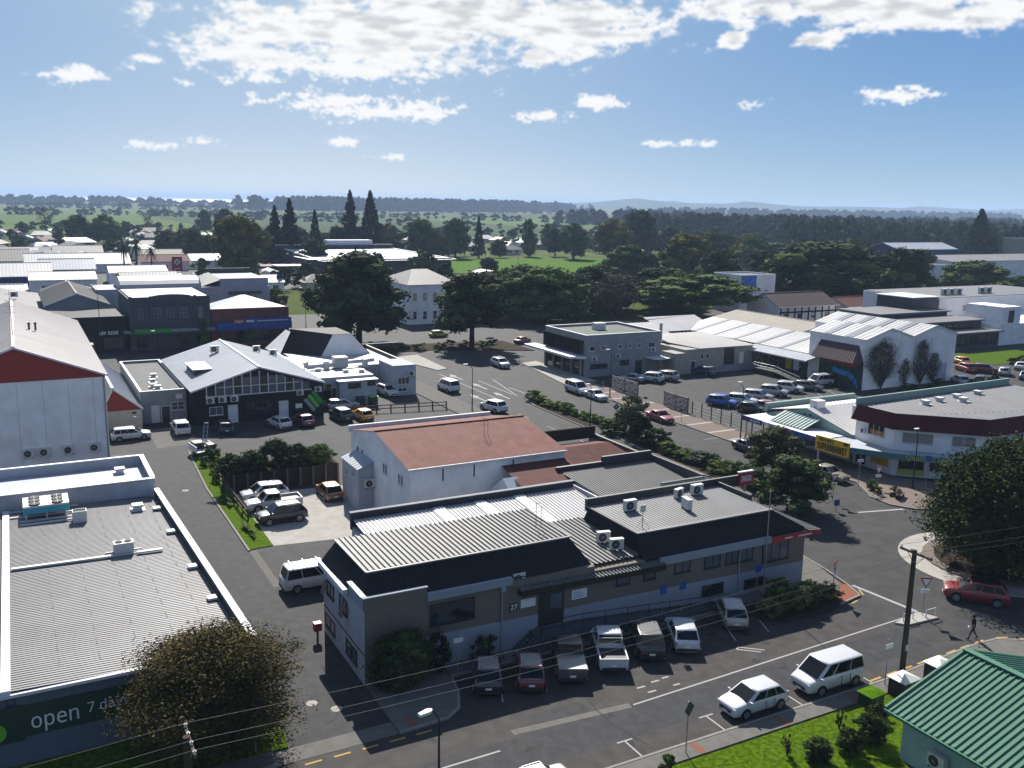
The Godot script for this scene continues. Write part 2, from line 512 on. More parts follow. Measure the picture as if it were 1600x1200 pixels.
# a gabled building: ridge along "x" or "z"; returns its node with the parts in world places, settled at its base
func gabled(called: String, label: String, x0: float, x1: float, z0: float, z1: float, eave: float, ridge: float, axis: String, wall: String, roof: String, pitch := 0.8, over := 0.3, at := 0.5, category := "building", group := "", gable := "", rib := 0.045) -> Node3D:
	var t := thing(called, label, category, Vector3.ZERO, 0.0, group)
	var w := MB.new()
	w.box(Vector3(x0, 0, z0), Vector3(x1, eave, z1))
	obj("wall", w, M[wall], t)
	var g := MB.new()
	var r := MB.new()
	var cap := MB.new()
	if axis == "x":
		var zm := lerpf(z0, z1, at)
		for x in [x0, x1]:
			var a := Vector3(x, eave, z0); var b := Vector3(x, eave, z1); var d := Vector3(x, ridge, zm)
			if x == x0: g.tri(a, b, d)
			else:
				var g2 := MB.new()
				g2.tri(b, a, d)
				obj("gable", g2, M[gable if gable else wall], t)
		var s0 := (ridge - eave) / (zm - z0) * over
		var s1 := (ridge - eave) / (z1 - zm) * over
		r.ribbed(Vector3(x0 - over, eave - s1 + 0.05, z1 + over), Vector3(x1 + over, eave - s1 + 0.05, z1 + over), Vector3(x1 + over, ridge + 0.05, zm), Vector3(x0 - over, ridge + 0.05, zm), pitch, rib)
		r.ribbed(Vector3(x1 + over, eave - s0 + 0.05, z0 - over), Vector3(x0 - over, eave - s0 + 0.05, z0 - over), Vector3(x0 - over, ridge + 0.05, zm), Vector3(x1 + over, ridge + 0.05, zm), pitch, rib)
		cap.bar(Vector3(x0 - over, ridge + 0.1, zm), Vector3(x1 + over, ridge + 0.1, zm), 0.35, 0.05)
		var gu := MB.new()
		gu.box(Vector3(x0 - over, eave - s1 - 0.12, z1 + over - 0.01), Vector3(x1 + over, eave - s1 + 0.04, z1 + over + 0.12))
		obj("gutter", gu, M["trim_white"], t)
	else:
		var xm := lerpf(x0, x1, at)
		for z in [z0, z1]:
			var a := Vector3(x0, eave, z); var b := Vector3(x1, eave, z); var d := Vector3(xm, ridge, z)
			if z == z1: g.tri(a, b, d)
			else:
				var g2 := MB.new()
				g2.tri(b, a, d)
				obj("gable", g2, M[gable if gable else wall], t)
		var s0 := (ridge - eave) / (xm - x0) * over
		var s1 := (ridge - eave) / (x1 - xm) * over
		r.ribbed(Vector3(x0 - over, eave - s0 + 0.05, z0 - over), Vector3(x0 - over, eave - s0 + 0.05, z1 + over), Vector3(xm, ridge + 0.05, z1 + over), Vector3(xm, ridge + 0.05, z0 - over), pitch, rib)
		r.ribbed(Vector3(x1 + over, eave - s1 + 0.05, z1 + over), Vector3(x1 + over, eave - s1 + 0.05, z0 - over), Vector3(xm, ridge + 0.05, z0 - over), Vector3(xm, ridge + 0.05, z1 + over), pitch, rib)
		cap.bar(Vector3(xm, ridge + 0.1, z0 - over), Vector3(xm, ridge + 0.1, z1 + over), 0.35, 0.05)
		var ba := MB.new()
		ba.bar(Vector3(x0 - over, eave - s0 - 0.03, z1 + over + 0.03), Vector3(xm, ridge - 0.03, z1 + over + 0.03), 0.06, 0.2)
		ba.bar(Vector3(xm, ridge - 0.03, z1 + over + 0.03), Vector3(x1 + over, eave - s1 - 0.03, z1 + over + 0.03), 0.06, 0.2)
		obj("barge_board", ba, M["trim_white"], t)
	obj("gable", g, M[gable if gable else wall], t)
	obj("roof", r, M[roof], t)
	obj("ridge_cap", cap, M[roof], t)
	return t

# a flat-roofed building with a parapet round its roof deck
func flat(called: String, label: String, x0: float, x1: float, z0: float, z1: float, h: float, wall: String, roof: String, parapet := 0.45, thick := 0.22, coping := "trim_white", category := "building") -> Node3D:
	var t := thing(called, label, category)
	var w := MB.new()
	w.box(Vector3(x0, 0, z0), Vector3(x1, h - parapet - 0.02, z1))
	obj("wall", w, M[wall], t)
	var p := MB.new()
	var y0 := h - parapet - 0.02
	p.box(Vector3(x0, y0, z1 - thick), Vector3(x1, h, z1)); p.box(Vector3(x0, y0, z0), Vector3(x1, h, z0 + thick))
	p.box(Vector3(x0, y0, z0 + thick), Vector3(x0 + thick, h, z1 - thick)); p.box(Vector3(x1 - thick, y0, z0 + thick), Vector3(x1, h, z1 - thick))
	obj("parapet", p, M[wall], t)
	var c := MB.new()
	var e := 0.04
	c.box(Vector3(x0 - e, h, z1 - thick - e), Vector3(x1 + e, h + 0.05, z1 + e)); c.box(Vector3(x0 - e, h, z0 - e), Vector3(x1 + e, h + 0.05, z0 + thick + e))
	c.box(Vector3(x0 - e, h, z0 + thick + e), Vector3(x0 + thick + e, h + 0.05, z1 - thick - e)); c.box(Vector3(x1 - thick - e, h, z0 + thick + e), Vector3(x1 + e, h + 0.05, z1 - thick - e))
	obj("coping", c, M[coping], t)
	var r := MB.new()
	r.box(Vector3(x0 + thick, h - parapet - 0.02, z0 + thick), Vector3(x1 - thick, h - parapet + 0.03, z1 - thick))
	obj("roof_deck", r, M[roof], t)
	return t

# ---------------------------------------------------------------- heat pumps, vents
func heat_pump(at: Vector3, turn: float, label: String, size := 1.0, group := "heat pump units") -> Node3D:
	var t := thing("heat_pump", label, "heat pump", at, turn, group)
	if not meshes.has("hp"):
		var b := MB.new()
		b.box(Vector3(-0.45, 0.08, -0.17), Vector3(0.45, 0.74, 0.17))
		b.box(Vector3(-0.46, 0.74, -0.18), Vector3(0.46, 0.77, 0.18))
		meshes["hp"] = b.mesh()
		var g := MB.new()
		g.tube(Vector3(-0.1, 0.41, 0.165), Vector3(-0.1, 0.41, 0.185), 0.28, 0.28, 18)
		meshes["hpf"] = g.mesh()
		var s := MB.new()
		for i in 6: s.bar(Vector3(-0.1, 0.41, 0.19) + Vector3(cos(i * PI / 6), sin(i * PI / 6), 0) * 0.28, Vector3(-0.1, 0.41, 0.19) - Vector3(cos(i * PI / 6), sin(i * PI / 6), 0) * 0.28, 0.012, 0.012)
		meshes["hpg"] = s.mesh()
		var f := MB.new()
		f.box(Vector3(-0.36, 0, -0.19), Vector3(-0.28, 0.08, 0.19)); f.box(Vector3(0.28, 0, -0.19), Vector3(0.36, 0.08, 0.19))
		meshes["hpl"] = f.mesh()
	put("casing", meshes["hp"], M["unit_white"], t)
	put("fan", meshes["hpf"], M["unit_dark"], t)
	put("grille", meshes["hpg"], M["steel"], t)
	put("feet", meshes["hpl"], M["plastic"], t)
	t.scale = Vector3.ONE * size
	return t

func roof_vent(at: Vector3, label: String, high := 0.45) -> void:
	var t := thing("roof_vent", label, "roof vent", at, 0.0, "roof vents")
	var b := MB.new()
	b.box(Vector3(-0.3, 0, -0.3), Vector3(0.3, high * 0.6, 0.3))
	obj("curb", b, M["unit_white"], t)
	var c := MB.new()
	c.box(Vector3(-0.42, high * 0.62, -0.42), Vector3(0.42, high, 0.42))
	obj("hood", c, M["unit_white"], t)
	block("flashing", Vector3(-0.55, 0.004, -0.55), Vector3(0.55, 0.03, 0.55), M["trim_white"], t)

# ---------------------------------------------------------------- cars
# side profile per kind: lower body stations [along (front = +), top height, width share], cabin and wheels; metres
func car_spec(kind: String) -> Dictionary:
	match kind:
		"hatch":
			return {"L": 4.2, "W": 1.76, "H": 1.49, "belt": 0.93, "st": [[2.1, 0.64, 0.50], [2.07, 0.72, 0.72], [1.97, 0.79, 0.88], [1.75, 0.85, 0.96], [1.35, 0.92, 0.99], [1.0, 0.97, 1.0], [-1.2, 0.98, 1.0], [-1.75, 0.96, 0.97], [-2.0, 0.90, 0.90], [-2.08, 0.80, 0.78], [-2.1, 0.6, 0.66]], "cab": [1.3, 0.36, -1.36, -1.98], "r": 0.315, "axles": [1.28, -1.3], "top": 0.80}
		"suv":
			return {"L": 4.5, "W": 1.86, "H": 1.69, "belt": 1.06, "st": [[2.25, 0.74, 0.56], [2.21, 0.85, 0.78], [2.1, 0.93, 0.90], [1.85, 0.99, 0.965], [1.45, 1.04, 0.99], [1.1, 1.08, 1.0], [-1.4, 1.09, 1.0], [-1.95, 1.07, 0.97], [-2.17, 1.0, 0.90], [-2.23, 0.9, 0.80], [-2.25, 0.66, 0.7]], "cab": [1.35, 0.5, -1.62, -2.12], "r": 0.36, "axles": [1.37, -1.36], "top": 0.82}
		"sedan":
			return {"L": 4.6, "W": 1.78, "H": 1.46, "belt": 0.93, "st": [[2.3, 0.62, 0.54], [2.26, 0.71, 0.78], [2.05, 0.80, 0.95], [1.6, 0.86, 0.985], [1.0, 0.94, 1.0], [-1.3, 0.97, 1.0], [-2.05, 0.97, 0.96], [-2.25, 0.90, 0.88], [-2.3, 0.6, 0.8]], "cab": [1.1, 0.30, -0.95, -1.62], "r": 0.32, "axles": [1.38, -1.36], "top": 0.78}
		"wagon":
			return {"L": 4.55, "W": 1.76, "H": 1.52, "belt": 0.93, "st": [[2.27, 0.64, 0.54], [2.23, 0.74, 0.78], [2.05, 0.84, 0.95], [1.65, 0.91, 0.985], [1.15, 0.96, 1.0], [-1.4, 0.97, 1.0], [-2.1, 0.96, 0.96], [-2.23, 0.88, 0.9], [-2.27, 0.6, 0.82]], "cab": [1.35, 0.42, -1.85, -2.18], "r": 0.32, "axles": [1.4, -1.36], "top": 0.80}
		"van":
			return {"L": 4.75, "W": 1.84, "H": 1.93, "belt": 1.08, "st": [[2.37, 0.70, 0.58], [2.34, 0.82, 0.80], [2.24, 0.91, 0.91], [2.0, 1.0, 0.97], [1.7, 1.07, 0.99], [1.4, 1.11, 1.0], [-1.5, 1.11, 1.0], [-2.1, 1.11, 0.98], [-2.3, 1.06, 0.93], [-2.36, 0.95, 0.85], [-2.37, 0.62, 0.76]], "cab": [1.85, 0.86, -2.02, -2.28], "r": 0.33, "axles": [1.42, -1.42], "top": 0.86}
		"ute":
			return {"L": 5.2, "W": 1.85, "H": 1.75, "belt": 1.05, "st": [[2.6, 0.68, 0.76], [2.53, 0.86, 0.92], [2.25, 0.98, 0.98], [1.4, 1.05, 1.0], [-0.62, 1.07, 1.0], [-0.64, 0.80, 1.0], [-2.5, 0.80, 1.0], [-2.56, 0.78, 0.97]], "cab": [1.42, 0.72, -0.48, -0.6], "r": 0.38, "axles": [1.62, -1.5], "top": 0.84}
	return {}

func ring(s: float, top: float, w: float, low: float) -> Array:
	var h := w * 0.5
	var half := [Vector2(0.80, low), Vector2(0.93, low + 0.05), Vector2(0.975, low + 0.14), Vector2(0.998, lerpf(low, top, 0.5)), Vector2(0.995, lerpf(low, top, 0.66)), Vector2(0.972, lerpf(low, top, 0.82)), Vector2(0.945, top - 0.07), Vector2(0.89, top - 0.025), Vector2(0.78, top), Vector2(0.45, top + 0.02), Vector2(0.0, top + 0.03)]
	var out := []
	for p in half: out.append(Vector3(p.x * h, p.y, -s))
	for i in range(half.size() - 2, -1, -1): out.append(Vector3(-half[i].x * h, half[i].y, -s))
	return out

func refined(st: Array, from: int, to: int) -> Array:
	# rounds the side profile between stations
	var out := []
	for i in range(from, to):
		var p0: Array = st[maxi(i - 1, from)]
		var p1: Array = st[i]
		var p2: Array = st[i + 1]
		var p3: Array = st[mini(i + 2, to)]
		for k in 3:
			var t := k / 3.0
			var q := [0.0, 0.0, 0.0]
			for j in 3: q[j] = cubic_interpolate(p1[j], p2[j], p0[j], p3[j], t) if j > 0 else lerpf(p1[j], p2[j], t)
			out.append(q)
	out.append(st[to])
	return out

func panel(b: MB, o: Array, u0: float, u1: float, v0: float, v1: float, off: float) -> void:
	# o: four corners (bottom left, bottom right, top right, top left) as seen from outside
	var m: Vector3 = (o[1] - o[0]).cross(o[3] - o[0]).normalized() * off
	var f := func(u: float, v: float) -> Vector3: return (o[0] as Vector3).lerp(o[1], u).lerp((o[3] as Vector3).lerp(o[2], u), v) + m
	b.quad(f.call(u0, v0), f.call(u1, v0), f.call(u1, v1), f.call(u0, v1))

func car_meshes(kind: String) -> Dictionary:
	if meshes.has("car " + kind): return meshes["car " + kind]
	var s := car_spec(kind)
	var W: float = s.W
	var low := 0.2 if kind in ["hatch", "sedan", "wagon"] else 0.27
	var st := SurfaceTool.new()
	st.begin(Mesh.PRIMITIVE_TRIANGLES)
	var add := func(a: Vector3, b: Vector3, d: Vector3) -> void:
		st.add_vertex(a); st.add_vertex(d); st.add_vertex(b)
	var rings := []
	var stations := refined(s.st, 0, 4) + refined(s.st, 5, s.st.size() - 1) if kind == "ute" else refined(s.st, 0, s.st.size() - 1)
	for q in stations: rings.append(ring(q[0], q[1], W * q[2], low + (0.1 if absf(q[0]) > s.L * 0.49 else 0.0)))
	st.set_smooth_group(1)
	for i in rings.size() - 1:
		var A: Array = rings[i]
		var B: Array = rings[i + 1]
		if kind == "ute" and i == 12: st.set_smooth_group(2)
		if kind == "ute" and i == 13: st.set_smooth_group(3)
		for k in A.size() - 1:
			add.call(A[k], A[k + 1], B[k + 1]); add.call(A[k], B[k + 1], B[k])
	st.set_smooth_group(4)
	for e in [0, rings.size() - 1]:
		var A: Array = rings[e]
		for k in range(1, A.size() - 1):
			if e == 0: add.call(A[0], A[k + 1], A[k])
			else: add.call(A[0], A[k], A[k + 1])
	# the underside
	st.set_smooth_group(5)
	for i in rings.size() - 1:
		add.call(rings[i][20], rings[i][0], rings[i + 1][0]); add.call(rings[i][20], rings[i + 1][0], rings[i + 1][20])
	# cabin shell
	var c: Array = s.cab
	var belt: float = s.belt
	var H: float = s.H
	var wb := W * 0.46
	var wt: float = W * 0.5 * s.top
	var y1 := H - 0.07
	var bl := [Vector3(-wb, belt - 0.06, -c[0]), Vector3(wb, belt - 0.06, -c[0]), Vector3(wb, belt - 0.06, -c[3]), Vector3(-wb, belt - 0.06, -c[3])]
	var tp := [Vector3(-wt, y1, -c[1]), Vector3(wt, y1, -c[1]), Vector3(wt, y1, -c[2]), Vector3(-wt, y1, -c[2])]
	var ti := []
	for p in tp: ti.append(Vector3(p.x * 0.88, H, lerpf(p.z, -(c[1] + c[2]) * 0.5, 0.09)))
	st.set_smooth_group(6)
	for i in 4:
		var j := (i + 1) % 4
		st.set_smooth_group(6)
		add.call(bl[j], bl[i], tp[i]); add.call(bl[j], tp[i], tp[j])
	var tm := []
	for p in tp: tm.append(Vector3(p.x * 0.955, H - 0.022, lerpf(p.z, -(c[1] + c[2]) * 0.5, 0.035)))
	st.set_smooth_group(12)
	for i in 4:
		var j := (i + 1) % 4
		add.call(tp[j], tp[i], tm[i]); add.call(tp[j], tm[i], tm[j])
		add.call(tm[j], tm[i], ti[i]); add.call(tm[j], ti[i], ti[j])
	for gz in 4:
		for gx in 4:
			var rp := func(u: float, v: float) -> Vector3:
				var e: Vector3 = (ti[0] as Vector3).lerp(ti[1], u).lerp((ti[3] as Vector3).lerp(ti[2], u), v)
				return e + Vector3.UP * 0.035 * sin(u * PI) * sin(v * PI)
			var q0: Vector3 = rp.call(gx / 4.0, gz / 4.0)
			var q1: Vector3 = rp.call((gx + 1) / 4.0, gz / 4.0)
			var q2: Vector3 = rp.call((gx + 1) / 4.0, (gz + 1) / 4.0)
			var q3: Vector3 = rp.call(gx / 4.0, (gz + 1) / 4.0)
			add.call(q1, q0, q3); add.call(q1, q3, q2)
	if kind == "ute":      # the tray: walls, tailgate
		st.set_smooth_group(-1)
		var tray := MB.new()
		var hw := W * 0.49
		tray.box(Vector3(-hw, 0.78, 0.66), Vector3(-hw + 0.09, 1.06, 2.5)); tray.box(Vector3(hw - 0.09, 0.78, 0.66), Vector3(hw, 1.06, 2.5))
		tray.box(Vector3(-hw, 0.55, 2.5), Vector3(hw, 1.06, 2.58))
		for i in range(0, tray.v.size(), 3):
			st.add_vertex(tray.v[i]); st.add_vertex(tray.v[i + 1]); st.add_vertex(tray.v[i + 2])
	st.generate_normals()
	var out := {}
	out.body = st.commit()
	var ws := MB.new()
	panel(ws, [bl[1], bl[0], tp[0], tp[1]], 0.05, 0.95, 0.12, 0.96, 0.008)
	out.windscreen = ws.mesh()
	var rw := MB.new()
	panel(rw, [bl[3], bl[2], tp[2], tp[3]], 0.06, 0.94, 0.2, 0.95, 0.008)
	out.rear = rw.mesh()
	# side windows: the right side seen from outside runs front (left) to rear... corners from rear to front
	var sides := []
	var cuts := {"hatch": [[0.05, 0.25, 0.0], [0.265, 0.55, 0.0], [0.565, 0.88, 0.0]], "suv": [[0.05, 0.265, 0.0], [0.28, 0.56, 0.0], [0.575, 0.89, 0.0]], "sedan": [[0.12, 0.485, 0.0], [0.50, 0.88, 0.0]], "wagon": [[0.04, 0.275, 0.0], [0.29, 0.56, 0.0], [0.575, 0.88, 0.0]], "van": [[0.03, 0.32, 0.0], [0.335, 0.68, 0.0], [0.70, 0.92, 0.0]], "ute": [[0.06, 0.475, 0.0], [0.49, 0.90, 0.0]]}
	for k in cuts[kind]:
		var b := MB.new()
		panel(b, [bl[2], bl[1], tp[1], tp[2]], k[0], k[1], 0.15, 0.95, 0.006)
		sides.append(b.mesh())
		var b2 := MB.new()
		panel(b2, [bl[0], bl[3], tp[3], tp[0]], 1.0 - k[1], 1.0 - k[0], 0.15, 0.95, 0.006)
		sides.append(b2.mesh())
	out.sides = sides
	var r: float = s.r
	var ty := MB.new()
	ty.tube(Vector3(-0.1, 0, 0), Vector3(0.1, 0, 0), r, r, 20)
	out.tyre = ty.mesh()
	var rm := MB.new()
	for e in [-1, 1]:
		for i in 5:
			var a := TAU * i / 5.0
			rm.bar(Vector3(0.105 * e, 0, 0), Vector3(0.105 * e, cos(a) * r * 0.62, sin(a) * r * 0.62), 0.03, r * 0.24)
		rm.tube(Vector3(0.098 * e, 0, 0), Vector3(0.11 * e, 0, 0), r * 0.16, r * 0.14, 10)
		for i in 16:
			var a0 := TAU * i / 16.0
			var a1 := TAU * (i + 1) / 16.0
			rm.bar(Vector3(0.103 * e, cos(a0) * r * 0.63, sin(a0) * r * 0.63), Vector3(0.103 * e, cos(a1) * r * 0.63, sin(a1) * r * 0.63), 0.02, 0.035)
	out.rim = rm.mesh()
	var ar := MB.new()
	ar.tube(Vector3(-0.012, 0, 0), Vector3(0.012, 0, 0), r * 1.17, r * 1.17, 20)
	out.arch = ar.mesh()
	var f: Array = s.st[1]
	var hl := MB.new()
	hl.box(Vector3(-0.17, -0.07, -0.16), Vector3(0.17, 0.05, 0.06))
	out.head = hl.mesh()
	var tl := MB.new()
	tl.box(Vector3(-0.09, -0.1, -0.16), Vector3(0.08, 0.1, -0.02))
	out.tail = tl.mesh()
	var mi := MB.new()
	mi.box(Vector3(-0.1, -0.06, -0.05), Vector3(0.1, 0.07, 0.05))
	out.mirror = mi.mesh()
	out.spec = s
	out.front_y = f[1]
	meshes["car " + kind] = out
	return out

func car(kind: String, body: Material, at: Vector3, heading: float, label: String, group := "", extra := {}) -> Node3D:
	var called: String = {"hatch": "hatchback", "suv": "suv", "sedan": "sedan", "wagon": "station_wagon", "van": "van", "ute": "pickup_truck"}[kind]
	var t := thing(called, label, {"hatch": "car", "suv": "car", "sedan": "car", "wagon": "car", "van": "van", "ute": "pickup truck"}[kind], at, -deg_to_rad(heading), group)
	var m := car_meshes(kind)
	var s: Dictionary = m.spec
	var W: float = s.W
	var L: float = s.L
	put("body", m.body, body, t)
	put("windscreen", m.windscreen, M["car_glass"], t)
	put("rear_window", m.rear, M["car_glass"], t)
	for w in m.sides: put("side_window", w, M["car_glass"], t)
	for a in s.axles:
		for e in [-1, 1]:
			var ax: float = a
			var wh := node("wheel", Vector3(e * (W * 0.5 - 0.075), s.r, -ax), 0, t)
			put("tyre", m.tyre, M["rubber"], wh)
			put("rim", m.rim, M["rim"], wh)
			put("wheel_arch", m.arch, M["plastic"], t).position = Vector3(e * (W * 0.5 - 0.005), s.r + 0.02, -ax)
	for e in [-1, 1]:
		put("headlight", m.head, M["head_lamp"], t).position = Vector3(e * W * 0.33, m.front_y - 0.03, -L * 0.5 + 0.2)
		put("tail_light", m.tail, M["tail_red"], t).position = Vector3(e * W * 0.39, s.belt - 0.16, L * 0.5 - 0.06)
		put("mirror", m.mirror, body, t).position = Vector3(e * (W * 0.5 + 0.06), s.belt + 0.06, -s.cab[0] + 0.28)
	block("grille", Vector3(-W * 0.27, 0.42, -L * 0.5 - 0.012), Vector3(W * 0.27, 0.6, -L * 0.5 + 0.1), M["plastic"], t)
	block("rear_bumper", Vector3(-W * 0.40, 0.30, L * 0.5 - 0.12), Vector3(W * 0.40, 0.48, L * 0.5 + 0.02), M["plastic"], t)
	block("number_plate", Vector3(-0.18, 0.56, L * 0.5 - 0.02), Vector3(0.18, 0.68, L * 0.5 + 0.025), M["plate"], t)
	block("number_plate", Vector3(-0.18, 0.36, -L * 0.5 - 0.03), Vector3(0.18, 0.47, -L * 0.5), M["plate"], t)
	for e in [-1, 1]:
		block("sill_trim", Vector3(e * W * 0.5 - 0.02, 0.24, -s.axles[0] + 0.42), Vector3(e * W * 0.5 + 0.004, 0.34, -s.axles[1] - 0.42), M["plastic"], t)
		for k in [0.3, 0.62]:
			var dz: float = lerpf(-s.axles[0] + 0.45, -s.axles[1] - 0.1, k + 0.2)
			block("door_seam", Vector3(e * W * 0.5 - 0.03, 0.36, dz - 0.008), Vector3(e * W * 0.5 + 0.002, s.belt - 0.08, dz + 0.008), M["plastic"], t)
			block("door_handle", Vector3(e * W * 0.5 - 0.02, s.belt - 0.18, dz - 0.26), Vector3(e * W * 0.5 + 0.012, s.belt - 0.14, dz - 0.1), body, t)
	if kind == "ute":
		block("tray_floor", Vector3(-W * 0.44, 0.8, 0.66), Vector3(W * 0.44, 0.835, 2.5), M["plastic"], t)
	if extra.has("rails"):
		for e in [-1, 1]:
			var c: Array = s.cab
			block("roof_rail", Vector3(e * W * 0.33 - 0.02, s.H - 0.01, -c[1] + 0.15), Vector3(e * W * 0.33 + 0.02, s.H + 0.05, -c[2] - 0.1), M["steel"], t)
	if extra.has("rack"):
		for k in 3:
			var z := lerpf(-s.cab[1] + 0.4, -s.cab[2] - 0.4, k / 2.0)
			block("roof_bar", Vector3(-W * 0.42, s.H + 0.03, z - 0.03), Vector3(W * 0.42, s.H + 0.1, z + 0.03), M["steel"], t)
	if extra.has("cover"):
		block("tray_cover", Vector3(-W * 0.46, 1.06, 0.7), Vector3(W * 0.46, 1.1, 2.52), extra.cover, t)
	if extra.has("bar"):
		var b := MB.new()
		b.tube(Vector3(-W * 0.45, 1.0, 0.75), Vector3(-W * 0.4, 1.55, 0.72), 0.035, 0.035); b.tube(Vector3(W * 0.45, 1.0, 0.75), Vector3(W * 0.4, 1.55, 0.72), 0.035, 0.035); b.tube(Vector3(-W * 0.4, 1.55, 0.72), Vector3(W * 0.4, 1.55, 0.72), 0.035, 0.035)
		obj("sports_bar", b, M["steel"], t)
	if extra.has("roof"):  # overlay serves both two-tone roofs and sun glare painted as paler colour
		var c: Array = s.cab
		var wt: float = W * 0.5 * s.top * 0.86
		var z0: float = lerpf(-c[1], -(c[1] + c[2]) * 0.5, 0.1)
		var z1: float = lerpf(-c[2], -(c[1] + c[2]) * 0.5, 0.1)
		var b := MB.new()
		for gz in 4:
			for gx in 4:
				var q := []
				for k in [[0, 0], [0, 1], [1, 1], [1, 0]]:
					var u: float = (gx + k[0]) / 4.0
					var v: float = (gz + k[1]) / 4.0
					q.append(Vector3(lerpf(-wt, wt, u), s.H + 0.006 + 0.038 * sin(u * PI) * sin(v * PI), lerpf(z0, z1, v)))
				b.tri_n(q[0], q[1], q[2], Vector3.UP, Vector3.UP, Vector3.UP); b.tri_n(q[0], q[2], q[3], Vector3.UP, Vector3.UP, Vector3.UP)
		obj("two_tone_or_glare_roof", b, extra.roof, t)
	return t

# ---------------------------------------------------------------- trees and plants
# crown kinds: [leaf colours (linear), lobes, shape]
func crown_mesh(key: String, leaves: int, leaf: float, cols: Array, shape := "round", lumps := 14, seed_no := 1, core := 0.7) -> Mesh:
	# a crown of unit width and unit height (base at 0): clumps of leaf-sized faces round a lumpy leafy core
	if meshes.has(key): return meshes[key]
	var r := RandomNumberGenerator.new()
	r.seed = seed_no
	var b := MB.new()
	b.use_col = true
	var cl := []
	for i in lumps:
		var p: Vector3
		var q := 0.2
		var a := r.randf() * TAU
		if shape == "cone":
			var y := (i + r.randf()) / lumps
			var rad := (1.0 - y) * 0.44 + 0.012
			p = Vector3(cos(a) * rad * r.randf_range(0.3, 1.0), y * 0.93 + 0.02, sin(a) * rad * r.randf_range(0.3, 1.0))
			q = 0.022 + 0.075 * (1.0 - y)
		elif shape == "column":
			var y := (i + r.randf()) / lumps
			var rad := 0.34 * sqrt(sin(clampf(y * 0.84 + 0.14, 0, 1) * PI))
			p = Vector3(cos(a) * rad * r.randf(), y * 0.88 + 0.05, sin(a) * rad * r.randf())
			q = 0.15 * (1.15 - y)
		elif shape == "flat":
			var rad := sqrt(r.randf()) * 0.42
			p = Vector3(cos(a) * rad, 0.84 - rad * rad * 1.3 - pow(r.randf(), 1.5) * 0.62 * (1.0 - rad * 1.2), sin(a) * rad)
			q = r.randf_range(0.07, 0.14)
		else:
			var y := r.randf_range(-0.95, 1.0)
			var rad := sqrt(maxf(0.0, 1.0 - y * y * (1.0 if y > 0.0 else 0.55))) * pow(r.randf(), 0.4)
			var wob := 0.85 + 0.25 * sin(a * 3.0 + seed_no) * sin(y * 4.0 + seed_no * 2.0)
			p = Vector3(cos(a) * rad * 0.385 * wob * (1.0 if r.randf() < 0.8 else 1.12), 0.47 + y * 0.385 * r.randf_range(0.85, 1.05), sin(a) * rad * 0.385 * wob)
			q = r.randf_range(0.06, 0.155)
		cl.append([p, q, r.randf_range(0.7, 1.3), r.randi() % cols.size()])
	var per := leaves / lumps
	var flat_y := 0.5 if shape == "flat" else (0.6 if shape == "cone" else 0.85)
	for k in cl:
		var p0: Vector3 = k[0]
		var q: float = k[1]
		var base: Color = cols[k[3]]
		if core > 0.0:      # inner mass of the clump
			b.col = base
			var rc := q * core
			var rows := []
			for y in 5:
				var row := []
				var el := -PI / 2 + PI * y / 4.0
				for x in 7:
					var az := TAU * x / 7.0 + y * 0.4
					row.append(p0 + Vector3(cos(az) * cos(el), sin(el) * flat_y, sin(az) * cos(el)) * rc * r.randf_range(0.75, 1.1))
				rows.append(row)
			for y in 4:
				for x in 7:
					var x2 := (x + 1) % 7
					b.quad(rows[y][x2], rows[y][x], rows[y + 1][x], rows[y + 1][x2])
		for i in per:
			var d := Vector3(r.randfn(), r.randfn(), r.randfn()).normalized()
			var rr := q * pow(r.randf(), 0.42) * (1.08 if r.randf() < 0.15 else 1.0)
			var p := p0 + Vector3(d.x, d.y * flat_y, d.z) * rr
			if p.y < 0.01: p.y = 0.01 + r.randf() * 0.05
			var s := leaf * (r.randf_range(0.45, 1.2) if r.randf() < 0.8 else r.randf_range(1.2, 1.9))
			var nn := (d + Vector3(r.randfn(), r.randfn(), r.randfn()) * 0.55).normalized()
			var u := nn.cross(Vector3(r.randfn(), r.randfn(), r.randfn())).normalized() * s
			var w := nn.cross(u).normalized() * s * 0.62
			var c: Color = base if r.randf() < 0.75 else cols[r.randi() % cols.size()]
			var j: float = k[2] * r.randf_range(0.75, 1.25)
			b.col = Color(c.r * j, c.g * j, c.b * j)
			var fold := nn * s * 0.22
			b.tri_n(p - u, p - w + fold, p + u, nn, nn, nn)
			b.tri_n(p - u, p + u, p + w + fold, nn, nn, nn)
	var m := b.mesh()
	meshes[key] = m
	return m

